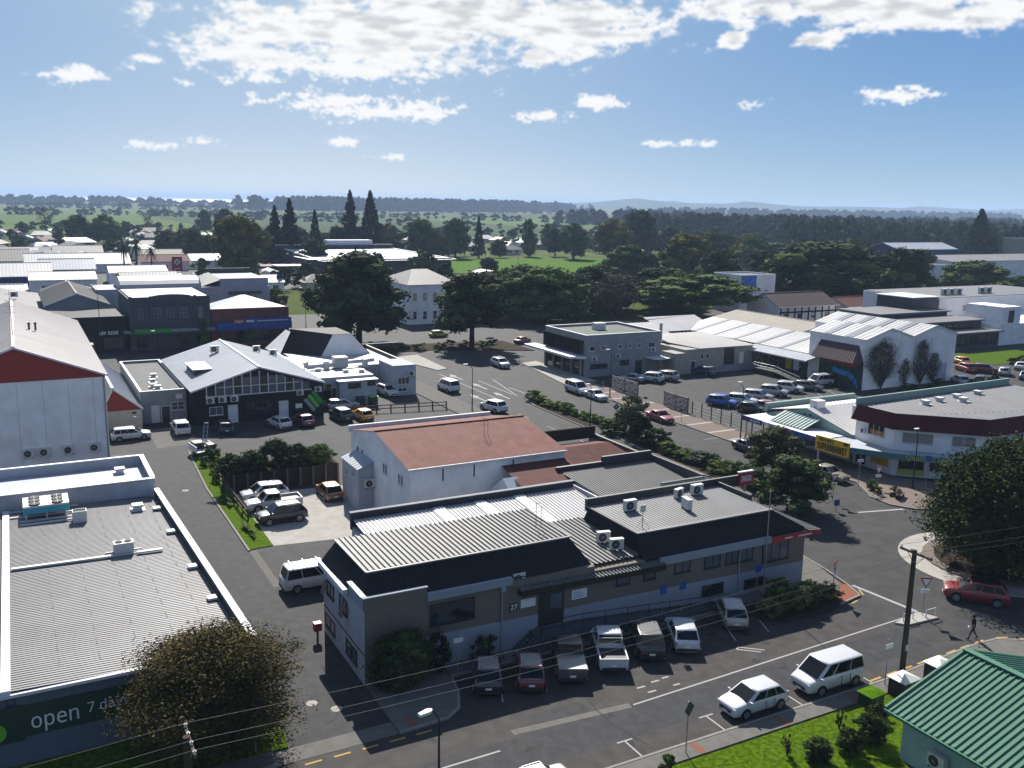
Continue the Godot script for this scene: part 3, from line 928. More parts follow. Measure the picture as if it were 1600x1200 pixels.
func trunk_mesh(key: String, seed_no: int, shape := "round") -> Mesh:
	if meshes.has(key): return meshes[key]
	var r := RandomNumberGenerator.new()
	r.seed = seed_no
	var b := MB.new()
	if shape == "cone" or shape == "column":
		b.tube(Vector3.ZERO, Vector3(0.005, 0.97, 0), 0.035, 0.006, 8, false)
		for i in 16:
			var y := 0.12 + i * 0.05
			var a := i * 2.4
			b.tube(Vector3(0, y, 0), Vector3(cos(a) * 0.3 * (1.0 - y), y - 0.02, sin(a) * 0.3 * (1.0 - y)), 0.01, 0.003, 5, false)
	else:
		var fork := 0.28
		b.tube(Vector3.ZERO, Vector3(0.01, fork, 0), 0.038, 0.026, 9, false)
		for i in 6:
			var a := i * TAU / 6.0 + r.randf()
			var e := Vector3(cos(a) * r.randf_range(0.14, 0.3), r.randf_range(0.5, 0.78), sin(a) * r.randf_range(0.14, 0.3))
			var mid := Vector3(0.01, fork - 0.02, 0).lerp(e, 0.5) + Vector3(r.randfn(), 0.5, r.randfn()) * 0.03
			b.tube(Vector3(0.01, fork - 0.02, 0), mid, 0.02, 0.013, 7, false)
			b.tube(mid, e, 0.013, 0.006, 6, false)
			for j in 2:
				b.tube(mid, e + Vector3(r.randfn(), r.randfn() * 0.5, r.randfn()) * 0.1, 0.009, 0.003, 5, false)
	meshes[key] = b.mesh()
	return meshes[key]

const DARK := [Color(0.025, 0.039, 0.014), Color(0.034, 0.053, 0.018), Color(0.020, 0.031, 0.013), Color(0.052, 0.071, 0.023)]
const GREEN := [Color(0.048, 0.079, 0.019), Color(0.066, 0.102, 0.024), Color(0.036, 0.060, 0.016), Color(0.090, 0.120, 0.030)]
const AUTUMN := [Color(0.120, 0.105, 0.018), Color(0.075, 0.085, 0.018), Color(0.150, 0.115, 0.020), Color(0.055, 0.072, 0.016)]
const RUSSET := [Color(0.068, 0.050, 0.020), Color(0.055, 0.046, 0.018), Color(0.040, 0.045, 0.014), Color(0.095, 0.070, 0.026)]
const GREY := [Color(0.075, 0.090, 0.060), Color(0.055, 0.070, 0.045), Color(0.10, 0.11, 0.08), Color(0.045, 0.055, 0.035)]
const TWIG := [Color(0.075, 0.062, 0.048), Color(0.055, 0.048, 0.038), Color(0.10, 0.085, 0.065), Color(0.06, 0.06, 0.04)]
const PINE := [Color(0.014, 0.024, 0.014), Color(0.020, 0.032, 0.018), Color(0.011, 0.019, 0.011), Color(0.028, 0.04, 0.02)]

func crown(kind: String, v: int) -> Mesh:
	var k := "crown %s %d" % [kind, v]
	match kind:
		"dark": return crown_mesh(k, 9000, 0.019, DARK, "round", 90, 100 + v)
		"green": return crown_mesh(k, 8000, 0.020, GREEN, "round", 80, 200 + v)
		"autumn": return crown_mesh(k, 8000, 0.020, AUTUMN, "round", 80, 300 + v)
		"grey": return crown_mesh(k, 6500, 0.021, GREY, "round", 70, 400 + v, 0.5)
		"flat": return crown_mesh(k, 11000, 0.017, GREEN, "flat", 150, 500 + v)
		"pine": return crown_mesh(k, 9000, 0.016, PINE, "cone", 230, 600 + v, 0.45)
		"column": return crown_mesh(k, 4500, 0.024, GREEN, "column", 60, 700 + v)
		"wispy": return crown_mesh(k, 3000, 0.012, TWIG, "round", 60, 800 + v, 0.0)
		"small": return crown_mesh(k, 900, 0.045, DARK, "round", 22, 900 + v)
		"small_green": return crown_mesh(k, 800, 0.048, GREEN, "round", 20, 950 + v)
		"small_pine": return crown_mesh(k, 700, 0.04, PINE, "cone", 30, 980 + v)
	return null

func tree(called: String, label: String, kind: String, v: int, at: Vector3, high: float, wide: float, clear := 0.16, turn := 0.0, group := "", category := "tree", special: Mesh = null) -> Node3D:
	var t := thing(called, label, category, at, turn, group)
	var shape: String = {"pine": "cone", "small_pine": "cone", "column": "column"}.get(kind, "round")
	var tr := put("trunk", trunk_mesh("trunk %s %d" % [shape, v % 3], 40 + v % 3, shape), M["bark"], t)
	tr.scale = Vector3(minf(wide, high) if shape == "round" else high * 0.9, high, minf(wide, high) if shape == "round" else high * 0.9)
	var c := put("crown", special if special else crown(kind, v), M["leaf"], t)
	c.position.y = high * clear
	c.scale = Vector3(wide / 0.92, high * (1.0 - clear) / 0.98, wide / 0.92)
	return t

func shrub(called: String, label: String, at: Vector3, high: float, wide: float, deep: float, cols: Array, leaves: int, leaf: float, seed_no: int, group := "", category := "shrub", core := 0.5) -> Node3D:
	var t := thing(called, label, category, at, 0.0, group)
	var st := MB.new()
	var r := RandomNumberGenerator.new()
	r.seed = seed_no
	for i in 6:
		var a := r.randf() * TAU
		st.tube(Vector3(0, 0, 0), Vector3(cos(a) * wide * 0.25, high * 0.6, sin(a) * deep * 0.25), 0.04, 0.015, 5, false)
	obj("stems", st, M["bark"], t)
	var m := crown_mesh("shrub %d %d %d" % [leaves, int(leaf * 1000), seed_no], leaves, leaf, cols, "round", maxi(10, leaves / 70), seed_no, core)
	var c := put("foliage", m, M["leaf"], t)
	c.position.y = -high * 0.06
	c.scale = Vector3(wide / 0.9, high * 1.08, deep / 0.9)
	return t

func palm(label: String, at: Vector3, high: float, wide: float, turn: float) -> void:
	var t := thing("palm_tree", label, "palm tree", at, turn, "palm trees by the red sign")
	if not meshes.has("palm trunk"):
		var b := MB.new()
		b.tube(Vector3.ZERO, Vector3(0.0, 0.84, 0), 0.03, 0.02, 9, false)
		meshes["palm trunk"] = b.mesh()
		var f := MB.new()
		f.use_col = true
		var r := RandomNumberGenerator.new()
		r.seed = 77
		for i in 46:
			var a := i * 2.4
			var lift := r.randf_range(-0.7, 1.0)
			f.col = Color(0.028, 0.04, 0.016) * r.randf_range(0.7, 1.4)
			if lift < -0.45: f.col = Color(0.07, 0.055, 0.03)
			var p := Vector3(0, 0.84, 0)
			var d := Vector3(cos(a), lift, sin(a)).normalized()
			for k in 5:
				var q := p + d * 0.10
				var s := d.cross(Vector3.UP).normalized() * 0.035 * (1.0 - k * 0.16)
				f.quad(p - s, p + s, q + s * 0.8, q - s * 0.8)
				p = q
				d = (d + Vector3(0, -0.26, 0)).normalized()
		meshes["palm head"] = f.mesh()
	var tr := put("trunk", meshes["palm trunk"], M["bark"], t)
	tr.scale = Vector3(high * 0.9, high, high * 0.9)
	var c := put("fronds", meshes["palm head"], M["leaf"], t)
	c.scale = Vector3(wide * 1.1, high, wide * 1.1)

# ---------------------------------------------------------------- street furniture
func lamp_post(label: String, at: Vector3, high: float, turn: float, arm := 1.2, m := "pole_dark") -> void:
	var t := thing("street_lamp", label, "street lamp", at, turn, "street lamps")
	var b := MB.new()
	b.tube(Vector3.ZERO, Vector3(0, high * 0.45, 0), 0.09, 0.08, 10)
	b.tube(Vector3(0, high * 0.45, 0), Vector3(0, high * 0.9, 0), 0.06, 0.045, 10)
	obj("pole", b, M[m], t)
	var a := MB.new()
	var p := Vector3(0, high * 0.9, 0)
	for i in 6:
		var k := (i + 1) / 6.0
		var q := Vector3(-arm * k, high * 0.9 + high * 0.1 * sin(k * PI * 0.5), 0)
		a.tube(p, q, 0.04, 0.035, 8)
		p = q
	obj("arm", a, M[m], t)
	var h := MB.new()
	h.prism([Vector2(-arm - 0.62, -0.1), Vector2(-arm - 0.62, 0.1), Vector2(-arm - 0.1, 0.16), Vector2(-arm + 0.08, 0.06), Vector2(-arm + 0.08, -0.06), Vector2(-arm - 0.1, -0.16)], high - 0.06, high + 0.07)
	obj("lantern", h, M["trim_white"], t)
	block("base_plate", Vector3(-0.18, 0, -0.18), Vector3(0.18, 0.05, 0.18), M[m], t)

func sign_post(called: String, label: String, at: Vector3, high: float, turn: float, shape: String, face: String, back := "steel") -> Node3D:
	var t := thing(called, label, "road sign", at, turn)
	var b := MB.new()
	b.tube(Vector3.ZERO, Vector3(0, high, 0), 0.035, 0.035, 8)
	obj("post", b, M["steel"], t)
	var s := MB.new()
	var poly := []
	match shape:
		"triangle": poly = [Vector2(-0.45, 0.8), Vector2(0.45, 0.8), Vector2(0.0, 0.02)]
		"diamond": poly = [Vector2(0, 0.9), Vector2(0.45, 0.45), Vector2(0, 0), Vector2(-0.45, 0.45)]
		"square": poly = [Vector2(-0.28, 0.6), Vector2(0.28, 0.6), Vector2(0.28, 0), Vector2(-0.28, 0)]
		"arrow": poly = [Vector2(-0.32, 0.3), Vector2(0.32, 0.3), Vector2(0.32, 0), Vector2(-0.32, 0)]
	for k in poly.size(): poly[k] = Vector2(poly[k].x, -poly[k].y)
	s.prism(poly, -0.012, 0.012)
	var o := obj("sign_face", s, M[face], t)
	o.rotation.x = PI / 2
	o.position = Vector3(0, high - 0.85 if shape != "arrow" and shape != "square" else high - 0.6, 0.06)
	return t

# ---------------------------------------------------------------- the walker
func smin(a: float, b: float, k: float) -> float:
	var h := clampf(0.5 + 0.5 * (b - a) / k, 0.0, 1.0)
	return lerpf(b, a, h) - k * h * (1.0 - h)

func nets(bones: Array, cell: float, blend: float) -> MB:
	# surface nets of smoothly joined tapered capsules: bones [from, to, radius from, radius to, colour]
	var lo := Vector3(1e9, 1e9, 1e9)
	var hi := -lo
	for b in bones:
		var rr := maxf(b[2], b[3]) + cell * 2.5
		lo = lo.min((b[0] as Vector3).min(b[1]) - Vector3.ONE * rr)
		hi = hi.max((b[0] as Vector3).max(b[1]) + Vector3.ONE * rr)
	var nx := int((hi.x - lo.x) / cell) + 2
	var ny := int((hi.y - lo.y) / cell) + 2
	var nz := int((hi.z - lo.z) / cell) + 2
	var val := PackedFloat32Array()
	val.resize(nx * ny * nz)
	val.fill(1.0)
	var who := PackedInt32Array()
	who.resize(nx * ny * nz)
	var best := PackedFloat32Array()
	best.resize(nx * ny * nz)
	best.fill(9.0)
	for bi in bones.size():
		var b: Array = bones[bi]
		var p: Vector3 = b[0]
		var q: Vector3 = b[1]
		var pq := q - p
		var l2 := maxf(pq.length_squared(), 1e-9)
		var rr := maxf(b[2], b[3]) + cell * 2.0 + blend
		var a := ((p.min(q) - Vector3.ONE * rr - lo) / cell).max(Vector3.ZERO)
		var e := ((p.max(q) + Vector3.ONE * rr - lo) / cell)
		for z in range(int(a.z), mini(int(e.z) + 1, nz)):
			for y in range(int(a.y), mini(int(e.y) + 1, ny)):
				for x in range(int(a.x), mini(int(e.x) + 1, nx)):
					var s := lo + Vector3(x, y, z) * cell
					var t := clampf((s - p).dot(pq) / l2, 0.0, 1.0)
					var d := s.distance_to(p + pq * t) - lerpf(b[2], b[3], t)
					var i := (z * ny + y) * nx + x
					val[i] = smin(val[i], d, blend)
					if d < best[i]:
						best[i] = d
						who[i] = bi
	var out := MB.new()
	out.use_col = true
	var at := {}
	var grad := {}
	var tint := {}
	for z in nz - 1:
		for y in ny - 1:
			for x in nx - 1:
				var i0 := (z * ny + y) * nx + x
				var sum := Vector3.ZERO
				var cnt := 0
				var inside := 0
				var vv := []
				for k in 8:
					var i := i0 + (k & 1) + ((k >> 1) & 1) * nx + (k >> 2) * nx * ny
					vv.append(val[i])
					if val[i] < 0.0: inside += 1
				if inside == 0 or inside == 8: continue
				for ed in [[0, 1], [2, 3], [4, 5], [6, 7], [0, 2], [1, 3], [4, 6], [5, 7], [0, 4], [1, 5], [2, 6], [3, 7]]:
					var f0: float = vv[ed[0]]
					var f1: float = vv[ed[1]]
					if (f0 < 0.0) != (f1 < 0.0):
						var t := f0 / (f0 - f1)
						var c0 := Vector3(ed[0] & 1, (ed[0] >> 1) & 1, ed[0] >> 2)
						var c1 := Vector3(ed[1] & 1, (ed[1] >> 1) & 1, ed[1] >> 2)
						sum += c0.lerp(c1, t)
						cnt += 1
				at[i0] = lo + (Vector3(x, y, z) + sum / cnt) * cell
				grad[i0] = Vector3(vv[1] + vv[3] + vv[5] + vv[7] - vv[0] - vv[2] - vv[4] - vv[6], vv[2] + vv[3] + vv[6] + vv[7] - vv[0] - vv[1] - vv[4] - vv[5], vv[4] + vv[5] + vv[6] + vv[7] - vv[0] - vv[1] - vv[2] - vv[3]).normalized()
				tint[i0] = bones[who[i0]][4]
	var face := func(a: int, b: int, c: int, d: int, turned: bool) -> void:
		if not (at.has(a) and at.has(b) and at.has(c) and at.has(d)): return
		out.col = tint[a]
		if turned:
			out.tri_n(at[a], at[c], at[b], grad[a], grad[c], grad[b]); out.tri_n(at[a], at[d], at[c], grad[a], grad[d], grad[c])
		else:
			out.tri_n(at[a], at[b], at[c], grad[a], grad[b], grad[c]); out.tri_n(at[a], at[c], at[d], grad[a], grad[c], grad[d])
	var sx := 1
	var sy := nx
	var sz := nx * ny
	for z in range(1, nz - 1):
		for y in range(1, ny - 1):
			for x in range(1, nx - 1):
				var i := (z * ny + y) * nx + x
				var s0 := val[i] < 0.0
				if s0 != (val[i + sx] < 0.0): face.call(i - sy - sz, i - sz, i, i - sy, not s0)
				if s0 != (val[i + sy] < 0.0): face.call(i - sx - sz, i - sx, i, i - sz, not s0)
				if s0 != (val[i + sz] < 0.0): face.call(i - sx - sy, i - sy, i, i - sx, not s0)
	return out

func walker(at: Vector3, turn: float) -> void:
	# walking: faces local -z
	var t := thing("person", "person in dark clothes walking across the side street holding a small pale parcel", "person", at, turn)
	var K := Color(0.012, 0.012, 0.014)
	var J := Color(0.05, 0.052, 0.06)
	var S := Color(0.10, 0.06, 0.045)
	var N := Color(0.008, 0.007, 0.006)
	var hip := Vector3(0, 0.92, 0)
	var bones := [
		[Vector3(0, 0.98, 0), Vector3(0, 1.18, -0.01), 0.135, 0.13, K], [Vector3(0, 1.18, -0.01), Vector3(0, 1.38, -0.02), 0.14, 0.13, K],
		[Vector3(-0.15, 1.40, -0.02), Vector3(0.15, 1.40, -0.02), 0.075, 0.075, K], [Vector3(0, 1.42, -0.02), Vector3(0, 1.53, -0.04), 0.055, 0.05, S],
		[Vector3(-0.08, 0.93, 0), Vector3(-0.09, 0.50, -0.20), 0.09, 0.062, J], [Vector3(-0.09, 0.50, -0.20), Vector3(-0.09, 0.10, -0.30), 0.06, 0.042, J], [Vector3(-0.09, 0.06, -0.28), Vector3(-0.09, 0.05, -0.46), 0.05, 0.035, N],
		[Vector3(0.08, 0.93, 0), Vector3(0.09, 0.50, 0.12), 0.09, 0.062, J], [Vector3(0.09, 0.50, 0.12), Vector3(0.09, 0.13, 0.36), 0.06, 0.042, J], [Vector3(0.09, 0.10, 0.36), Vector3(0.09, 0.045, 0.22), 0.045, 0.035, N],
		[Vector3(-0.2, 1.38, -0.02), Vector3(-0.25, 1.12, -0.05), 0.06, 0.048, K], [Vector3(-0.25, 1.12, -0.05), Vector3(-0.25, 0.98, -0.28), 0.042, 0.032, S],
		[Vector3(0.2, 1.38, -0.02), Vector3(0.25, 1.11, 0.08), 0.06, 0.048, K], [Vector3(0.25, 1.11, 0.08), Vector3(0.26, 0.86, 0.06), 0.042, 0.032, S]]
	var body := nets(bones, 0.024, 0.045)
	# head with brow, nose, ears, chin
	var hd := Vector3(0, 1.63, -0.05)
	var head := nets([[hd + Vector3(0, 0.02, 0.01), hd + Vector3(0, 0.02, -0.03), 0.085, 0.08, S], [hd + Vector3(0, -0.06, -0.045), hd + Vector3(0, -0.02, -0.03), 0.045, 0.06, S], [hd + Vector3(0, 0.0, -0.105), hd + Vector3(0, -0.025, -0.12), 0.010, 0.014, S], [hd + Vector3(-0.083, 0, 0.005), hd + Vector3(-0.086, 0.02, 0.005), 0.012, 0.014, S], [hd + Vector3(0.083, 0, 0.005), hd + Vector3(0.086, 0.02, 0.005), 0.012, 0.014, S], [hd + Vector3(-0.03, -0.055, -0.095), hd + Vector3(0.03, -0.055, -0.095), 0.008, 0.008, Color(0.09, 0.035, 0.03)], [hd + Vector3(-0.032, 0.018, -0.098), hd + Vector3(-0.028, 0.018, -0.1), 0.01, 0.01, N], [hd + Vector3(0.032, 0.018, -0.098), hd + Vector3(0.028, 0.018, -0.1), 0.01, 0.01, N]], 0.009, 0.012)
	body.v.append_array(head.v); body.n.append_array(head.n); body.c.append_array(head.c)
	for e in [-1, 1]:
		var w: Vector3 = Vector3(-0.25, 0.965, -0.30) if e < 0 else Vector3(0.26, 0.84, 0.06)
		var d: Vector3 = Vector3(0, -0.35, -1).normalized() if e < 0 else Vector3(0.02, -1, -0.1).normalized()
		var sd := Vector3(0, 0, 1) if e > 0 else Vector3(1, 0, 0)
		var fl := d.cross(sd)
		var hb := [[w, w + d * 0.08, 0.026, 0.030, S]]
		for i in 4:
			var k := w + d * 0.08 + sd * (i - 1.5) * 0.02
			var len: float = [0.032, 0.038, 0.036, 0.028][i]
			hb.append([k, k + d * len + fl * 0.006 * e, 0.009, 0.0085, S])
			hb.append([k + d * len + fl * 0.006 * e, k + d * len * 1.75 + fl * 0.022 * e, 0.0085, 0.007, S])
		hb.append([w + d * 0.025 + sd * 0.025, w + d * 0.055 + sd * 0.05, 0.011, 0.009, S])
		hb.append([w + d * 0.055 + sd * 0.05, w + d * 0.085 + sd * 0.052, 0.009, 0.008, S])
		var hand := nets(hb, 0.0065, 0.006)
		body.v.append_array(hand.v); body.n.append_array(hand.n); body.c.append_array(hand.c)
	var m := mat("cloth", Color(1, 1, 1), 0.85)
	m.vertex_color_use_as_albedo = true
	obj("body", body, m, t)
	var hair := nets([[hd + Vector3(0, 0.05, 0.03), hd + Vector3(0, 0.055, -0.03), 0.084, 0.075, N], [hd + Vector3(0, -0.02, 0.055), hd + Vector3(0, 0.04, 0.04), 0.06, 0.075, N]], 0.012, 0.02)
	obj("hair", hair, m, t)
	var p := thing("parcel", "small pale parcel in the walking person's hand", "parcel", at, turn)
	var b := MB.new()
	b.box(Vector3(-0.33, 0.93, -0.46), Vector3(-0.17, 1.0, -0.38))
	b.box(Vector3(-0.31, 1.0, -0.47), Vector3(-0.19, 1.04, -0.40))
	obj("wrapping", b, M["letter_white"], p)

# ---------------------------------------------------------------- ground, roads, kerbs, markings
func rect(x0: float, x1: float, z0: float, z1: float) -> Array:
	return [Vector2(x0, z0), Vector2(x1, z0), Vector2(x1, z1), Vector2(x0, z1)]

func arc(cx: float, cz: float, r: float, a0: float, a1: float, n := 24) -> Array:
	var out := []
	for i in n + 1:
		var a := deg_to_rad(lerpf(a0, a1, float(i) / n))
		out.append(Vector2(cx + cos(a) * r, cz + sin(a) * r))
	return out

func lay(called: String, poly: Array, y: float, m: String, label := "") -> void:
	var b := MB.new()
	b.sheet(poly, y)
	setting(called, b, M[m], label)

func slab(called: String, poly: Array, y1: float, m: String, label := "") -> void:
	var b := MB.new()
	b.prism(poly, -0.05, y1)
	setting(called, b, M[m], label)

func kerb_line(pts: Array, high := 0.13, wide := 0.16, label := "") -> void:
	var b := MB.new()
	for i in pts.size() - 1:
		b.bar(Vector3(pts[i].x, high * 0.5 - 0.03, pts[i].y), Vector3(pts[i + 1].x, high * 0.5 - 0.03, pts[i + 1].y), wide, high + 0.06)
	setting("kerb", b, M["kerb"], label)

func stripe(pts: Array, wide: float, m := "mark_white", y := 0.016) -> void:
	var b := MB.new()
	for i in range(0, pts.size() - 1, 2):
		var p: Vector2 = pts[i]
		var q: Vector2 = pts[i + 1]
		var s := (q - p).orthogonal().normalized() * wide * 0.5
		b.sheet([p - s, q - s, q + s, p + s], y)
	setting("road_marking", b, M[m])

func make_ground() -> void:
	var R := RandomNumberGenerator.new()
	R.seed = 5
	lay("ground", rect(-12000, 26000, -40000, 400), -0.3, "country", "flat farmland reaching to the horizon")
	# paddocks: [x0, x1, z0, z1, r, g, b]
	var fields := [[-260, 160, -1500, -700, 0.085, 0.14, 0.03], [-300, 240, -2300, -1520, 0.10, 0.15, 0.045], [190, 560, -1600, -760, 0.05, 0.085, 0.035], [260, 900, -2300, -1640, 0.075, 0.11, 0.045], [590, 900, -1500, -1000, 0.085, 0.16, 0.03], [-400, 500, -3300, -2340, 0.12, 0.14, 0.06], [560, 1400, -3200, -2350, 0.21, 0.17, 0.10], [940, 1700, -2300, -1540, 0.06, 0.09, 0.04], [1450, 2600, -3000, -2350, 0.22, 0.18, 0.11], [1250, 2200, -1500, -1150, 0.20, 0.17, 0.10], [1700, 2500, -1120, -800, 0.10, 0.14, 0.05], [1000, 1400, -1150, -900, 0.10, 0.14, 0.045], [-600, 3000, -5200, -3600, 0.13, 0.14, 0.075]]
	for i in fields.size():
		var f: Array = fields[i]
		lay("paddock", [Vector2(f[0], f[2]), Vector2(f[1], f[2] - 40), Vector2(f[1] + 30, f[3]), Vector2(f[0] - 20, f[3] + 30)], -0.2 + i * 0.006, mat("paddock %d" % i, lin(f[4], f[5], f[6]), 0.95, 0, "country", 0.004).resource_name)
	lay("sea", [Vector2(-9000, -39000), Vector2(9000, -39000), Vector2(2600, -6200), Vector2(-2600, -6200)], -0.05, "sea", "bright strip of sea on the horizon")
	lay("sports_field", [Vector2(152, -372), Vector2(168, -322), Vector2(262, -352), Vector2(300, -424), Vector2(178, -442)], 0.02, "field_bright", "bright green sports field beyond the trees")
	lay("town_ground", rect(-70, 112, -440, -300.1), -0.004, "asphalt")
	lay("town_ground", rect(-70, 330, -300, -33), 0.0, "asphalt", "grey asphalt of streets and yards")
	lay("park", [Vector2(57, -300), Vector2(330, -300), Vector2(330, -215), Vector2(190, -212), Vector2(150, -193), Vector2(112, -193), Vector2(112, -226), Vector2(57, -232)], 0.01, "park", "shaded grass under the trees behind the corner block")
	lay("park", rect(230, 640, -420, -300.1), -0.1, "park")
	# front street
	lay("road", rect(-60, 52.6, -40.3, -37.45), 0.004, "asphalt_cool", "front street")
	lay("road", rect(-60, 52.0, -43.4, -40.3), 0.005, "asphalt_warm")
	lay("road", rect(-60, 46.0, -37.45, -35.7), 0.005, "asphalt_warm")
	lay("parking_bay", [Vector2(20.6, -43.4), Vector2(44.6, -43.4), Vector2(44.6, -48.0), Vector2(22.0, -48.0), Vector2(21.6, -45.0)], 0.006, "asphalt_warm", "angle parking bays before the long building")
	# seal patches and tar joints: matter of their own colour on the road
	for p in [[-4.0, 9.0, -39.4, -38.2], [24.0, 27.5, -42.0, -40.9], [47.0, 49.6, -39.6, -38.4], [58.5, 60.3, -70.0, -64.0], [60.0, 62.5, -92.0, -84.0], [70.0, 73.0, -106.0, -100.0], [36.0, 44.0, -108.0, -103.0], [95.0, 102.0, -118.0, -112.0]]:
		lay("seal_patch", rect(p[0], p[1], p[2], p[3]), 0.008, "asphalt_dark" if p[0] > 40 else "asphalt_cool")
	# tar-sealed cracks and oil spots, matter lying on the seal
	for k in 34:
		var z0: Array = [[-60, 52, -43.2, -35.8], [57, 64, -150, -62], [69, 77, -150, -62], [11, 15, -105, -46], [22, 54, -116, -97], [84, 116, -124, -90], [57, 76, -58, -42]][k % 7]
		var p := Vector2(R.randf_range(z0[0], z0[1]), R.randf_range(z0[2], z0[3]))
		if k % 7 == 0: p.x = R.randf_range(0, 50)
		var dir := Vector2.from_angle(R.randf() * TAU)
		var b := MB.new()
		for s in R.randi_range(4, 9):
			var q := p + dir * R.randf_range(0.5, 1.1)
			var w := dir.orthogonal() * R.randf_range(0.025, 0.05)
			b.sheet([p - w, q - w, q + w, p + w], 0.011)
			p = q
			dir = dir.rotated(R.randf_range(-0.5, 0.5))
		setting("tar_crack", b, M["tar_seal"])
	for k in 40:
		var c := Vector2(R.randf_range(22.5, 44), R.randf_range(-47.4, -44.0)) if k < 12 else (Vector2(R.randf_range(86, 114), R.randf_range(-120, -92)) if k < 22 else (Vector2(R.randf_range(24, 50), R.randf_range(-115, -98)) if k < 30 else Vector2(R.randf_range(5, 50), R.randf_range(-43, -36))))
		var po := []
		for a in 9: po.append(c + Vector2.from_angle(a * TAU / 9.0) * R.randf_range(0.12, 0.42))
		lay("oil_spot", po, 0.010, "tar_seal")
	# near footpath with red brick bands, kerb and lawn
	slab("footpath", rect(-60, 45.8, -35.52, -34.42), 0.11, "concrete_old", "near footpath beside the lawn")
	for x in [24.5, 30.4, 36.4, 42.2]: lay("brick_band", rect(x, x + 0.35, -35.5, -34.44), 0.116, "paver_red")
	kerb_line([Vector2(-60, -35.6), Vector2(46, -35.6)], 0.13)
	slab("footpath", [Vector2(45.8, -35.52)] + [Vector2(55, -36.1), Vector2(57.2, -36.0), Vector2(59, -34.9), Vector2(60.2, -32), Vector2(57.5, -31), Vector2(56.0, -33.6), Vector2(54, -34.3), Vector2(45.8, -34.42)], 0.11, "concrete_old")
	kerb_line([Vector2(46, -35.6), Vector2(55, -36.2), Vector2(57.2, -36.1), Vector2(59.1, -35.0), Vector2(60.4, -32), Vector2(61, -28)], 0.13)
	slab("lawn", [Vector2(-60, -34.35), Vector2(54, -34.25), Vector2(56.0, -33.5), Vector2(57.4, -31), Vector2(58, -8), Vector2(-60, -8)], 0.10, "grass", "bright lawn in the near corner")
	# far footpath, crossing and verge on the left
	slab("footpath", rect(-60, 10.2, -44.8, -43.55), 0.11, "concrete_old")
	lay("footpath", rect(10.2, 16.8, -44.8, -43.5), 0.012, "concrete_old", "pale footpath crossing the mouth of the lane")
	slab("footpath", [Vector2(16.8, -44.8), Vector2(16.8, -43.55), Vector2(19.8, -43.75), Vector2(20.7, -44.4), Vector2(21.4, -46.0), Vector2(21.8, -47.9), Vector2(21.8, -49.38), Vector2(16.8, -49.38)], 0.11, "concrete_old")
	lay("brick_band", [Vector2(17.5, -44.75), Vector2(17.9, -44.75), Vector2(17.9, -43.7), Vector2(17.5, -43.66)], 0.116, "paver_red")
	kerb_line([Vector2(-60, -43.5), Vector2(10.2, -43.5)], 0.13)
	kerb_line([Vector2(16.8, -43.5), Vector2(19.8, -43.7), Vector2(20.8, -44.4), Vector2(21.5, -46.0), Vector2(21.9, -47.9), Vector2(44.7, -47.9)], 0.13)
	slab("footpath", rect(21.95, 50.2, -49.38, -47.98), 0.10, "concrete_old", "footpath along the front of the long building")
	slab("lawn", [Vector2(2.0, -49.3), Vector2(10.7, -49.3), Vector2(11.2, -46.6), Vector2(11.0, -44.85), Vector2(-60, -44.85), Vector2(-60, -49.3)], 0.10, "grass", "grass verge under the russet tree")
	# the lane
	lay("lane", [Vector2(10.6, -112), Vector2(16.6, -112), Vector2(15.4, -93), Vector2(15.3, -66), Vector2(16.7, -57), Vector2(16.8, -44.8), Vector2(10.6, -44.8)], 0.006, "asphalt_dark", "dark lane between the two large roofs")
	kerb_line([Vector2(16.2, -108), Vector2(15.5, -93), Vector2(15.5, -74.2)], 0.1, 0.18)
	lay("drain_channel", rect(15.5, 16.1, -74.1, -66.0), 0.010, "concrete_old", "concrete drain strip at the lane edge")
	slab("verge", [Vector2(15.6, -74.4), Vector2(17.6, -74.6), Vector2(17.7, -98), Vector2(19.5, -107), Vector2(16.3, -107), Vector2(15.6, -93)], 0.06, "grass", "weedy verge beside the lane fence")
	lay("parking_yard", [Vector2(17.4, -74.6), Vector2(24.4, -73.7), Vector2(28.2, -73.7), Vector2(28.2, -88.5), Vector2(17.6, -89.6)], 0.010, "concrete", "pale concrete yard behind the white roofed shed")
	lay("driveway", rect(-2, 10.5, -110, -108.8), 0.008, "concrete_old")
	lay("driveway", [Vector2(13.2, -111.0), Vector2(18.2, -112.0), Vector2(18.0, -121.0), Vector2(13.4, -121)], 0.010, "concrete_old", "concrete apron by the grey flat roof")
	for p in [[13.4, -48.7], [14.5, -47.5], [13.5, -93.3]]:
		var b := MB.new()
		b.tube(Vector3(p[0], 0.0, p[1]), Vector3(p[0], 0.02, p[1]), 0.34, 0.33, 18)
		var o := put(numbered("manhole_cover"), b.mesh(), M["concrete"], self)
		tag(o, "round pale manhole cover in the dark lane" if p[1] > -60 else "lone pale manhole cover far up the dark lane", "manhole cover", "manhole covers")
	# corner garden, footpath corner on the right
	slab("footpath", [Vector2(50.2, -49.38), Vector2(50.2, -47.98), Vector2(52.6, -46.9), Vector2(53.8, -46.7), Vector2(55.0, -47.8), Vector2(56.2, -51.1), Vector2(56.6, -54), Vector2(56.4, -58), Vector2(56.0, -160), Vector2(52.6, -160), Vector2(52.6, -58), Vector2(50.2, -58)], 0.11, "concrete_old", "west footpath of the main street")
	kerb_line([Vector2(52.0, -44.9), Vector2(54.6, -45.4), Vector2(55.3, -47.2), Vector2(56.3, -51.1), Vector2(56.7, -54), Vector2(56.5, -58), Vector2(56.1, -160)], 0.13)
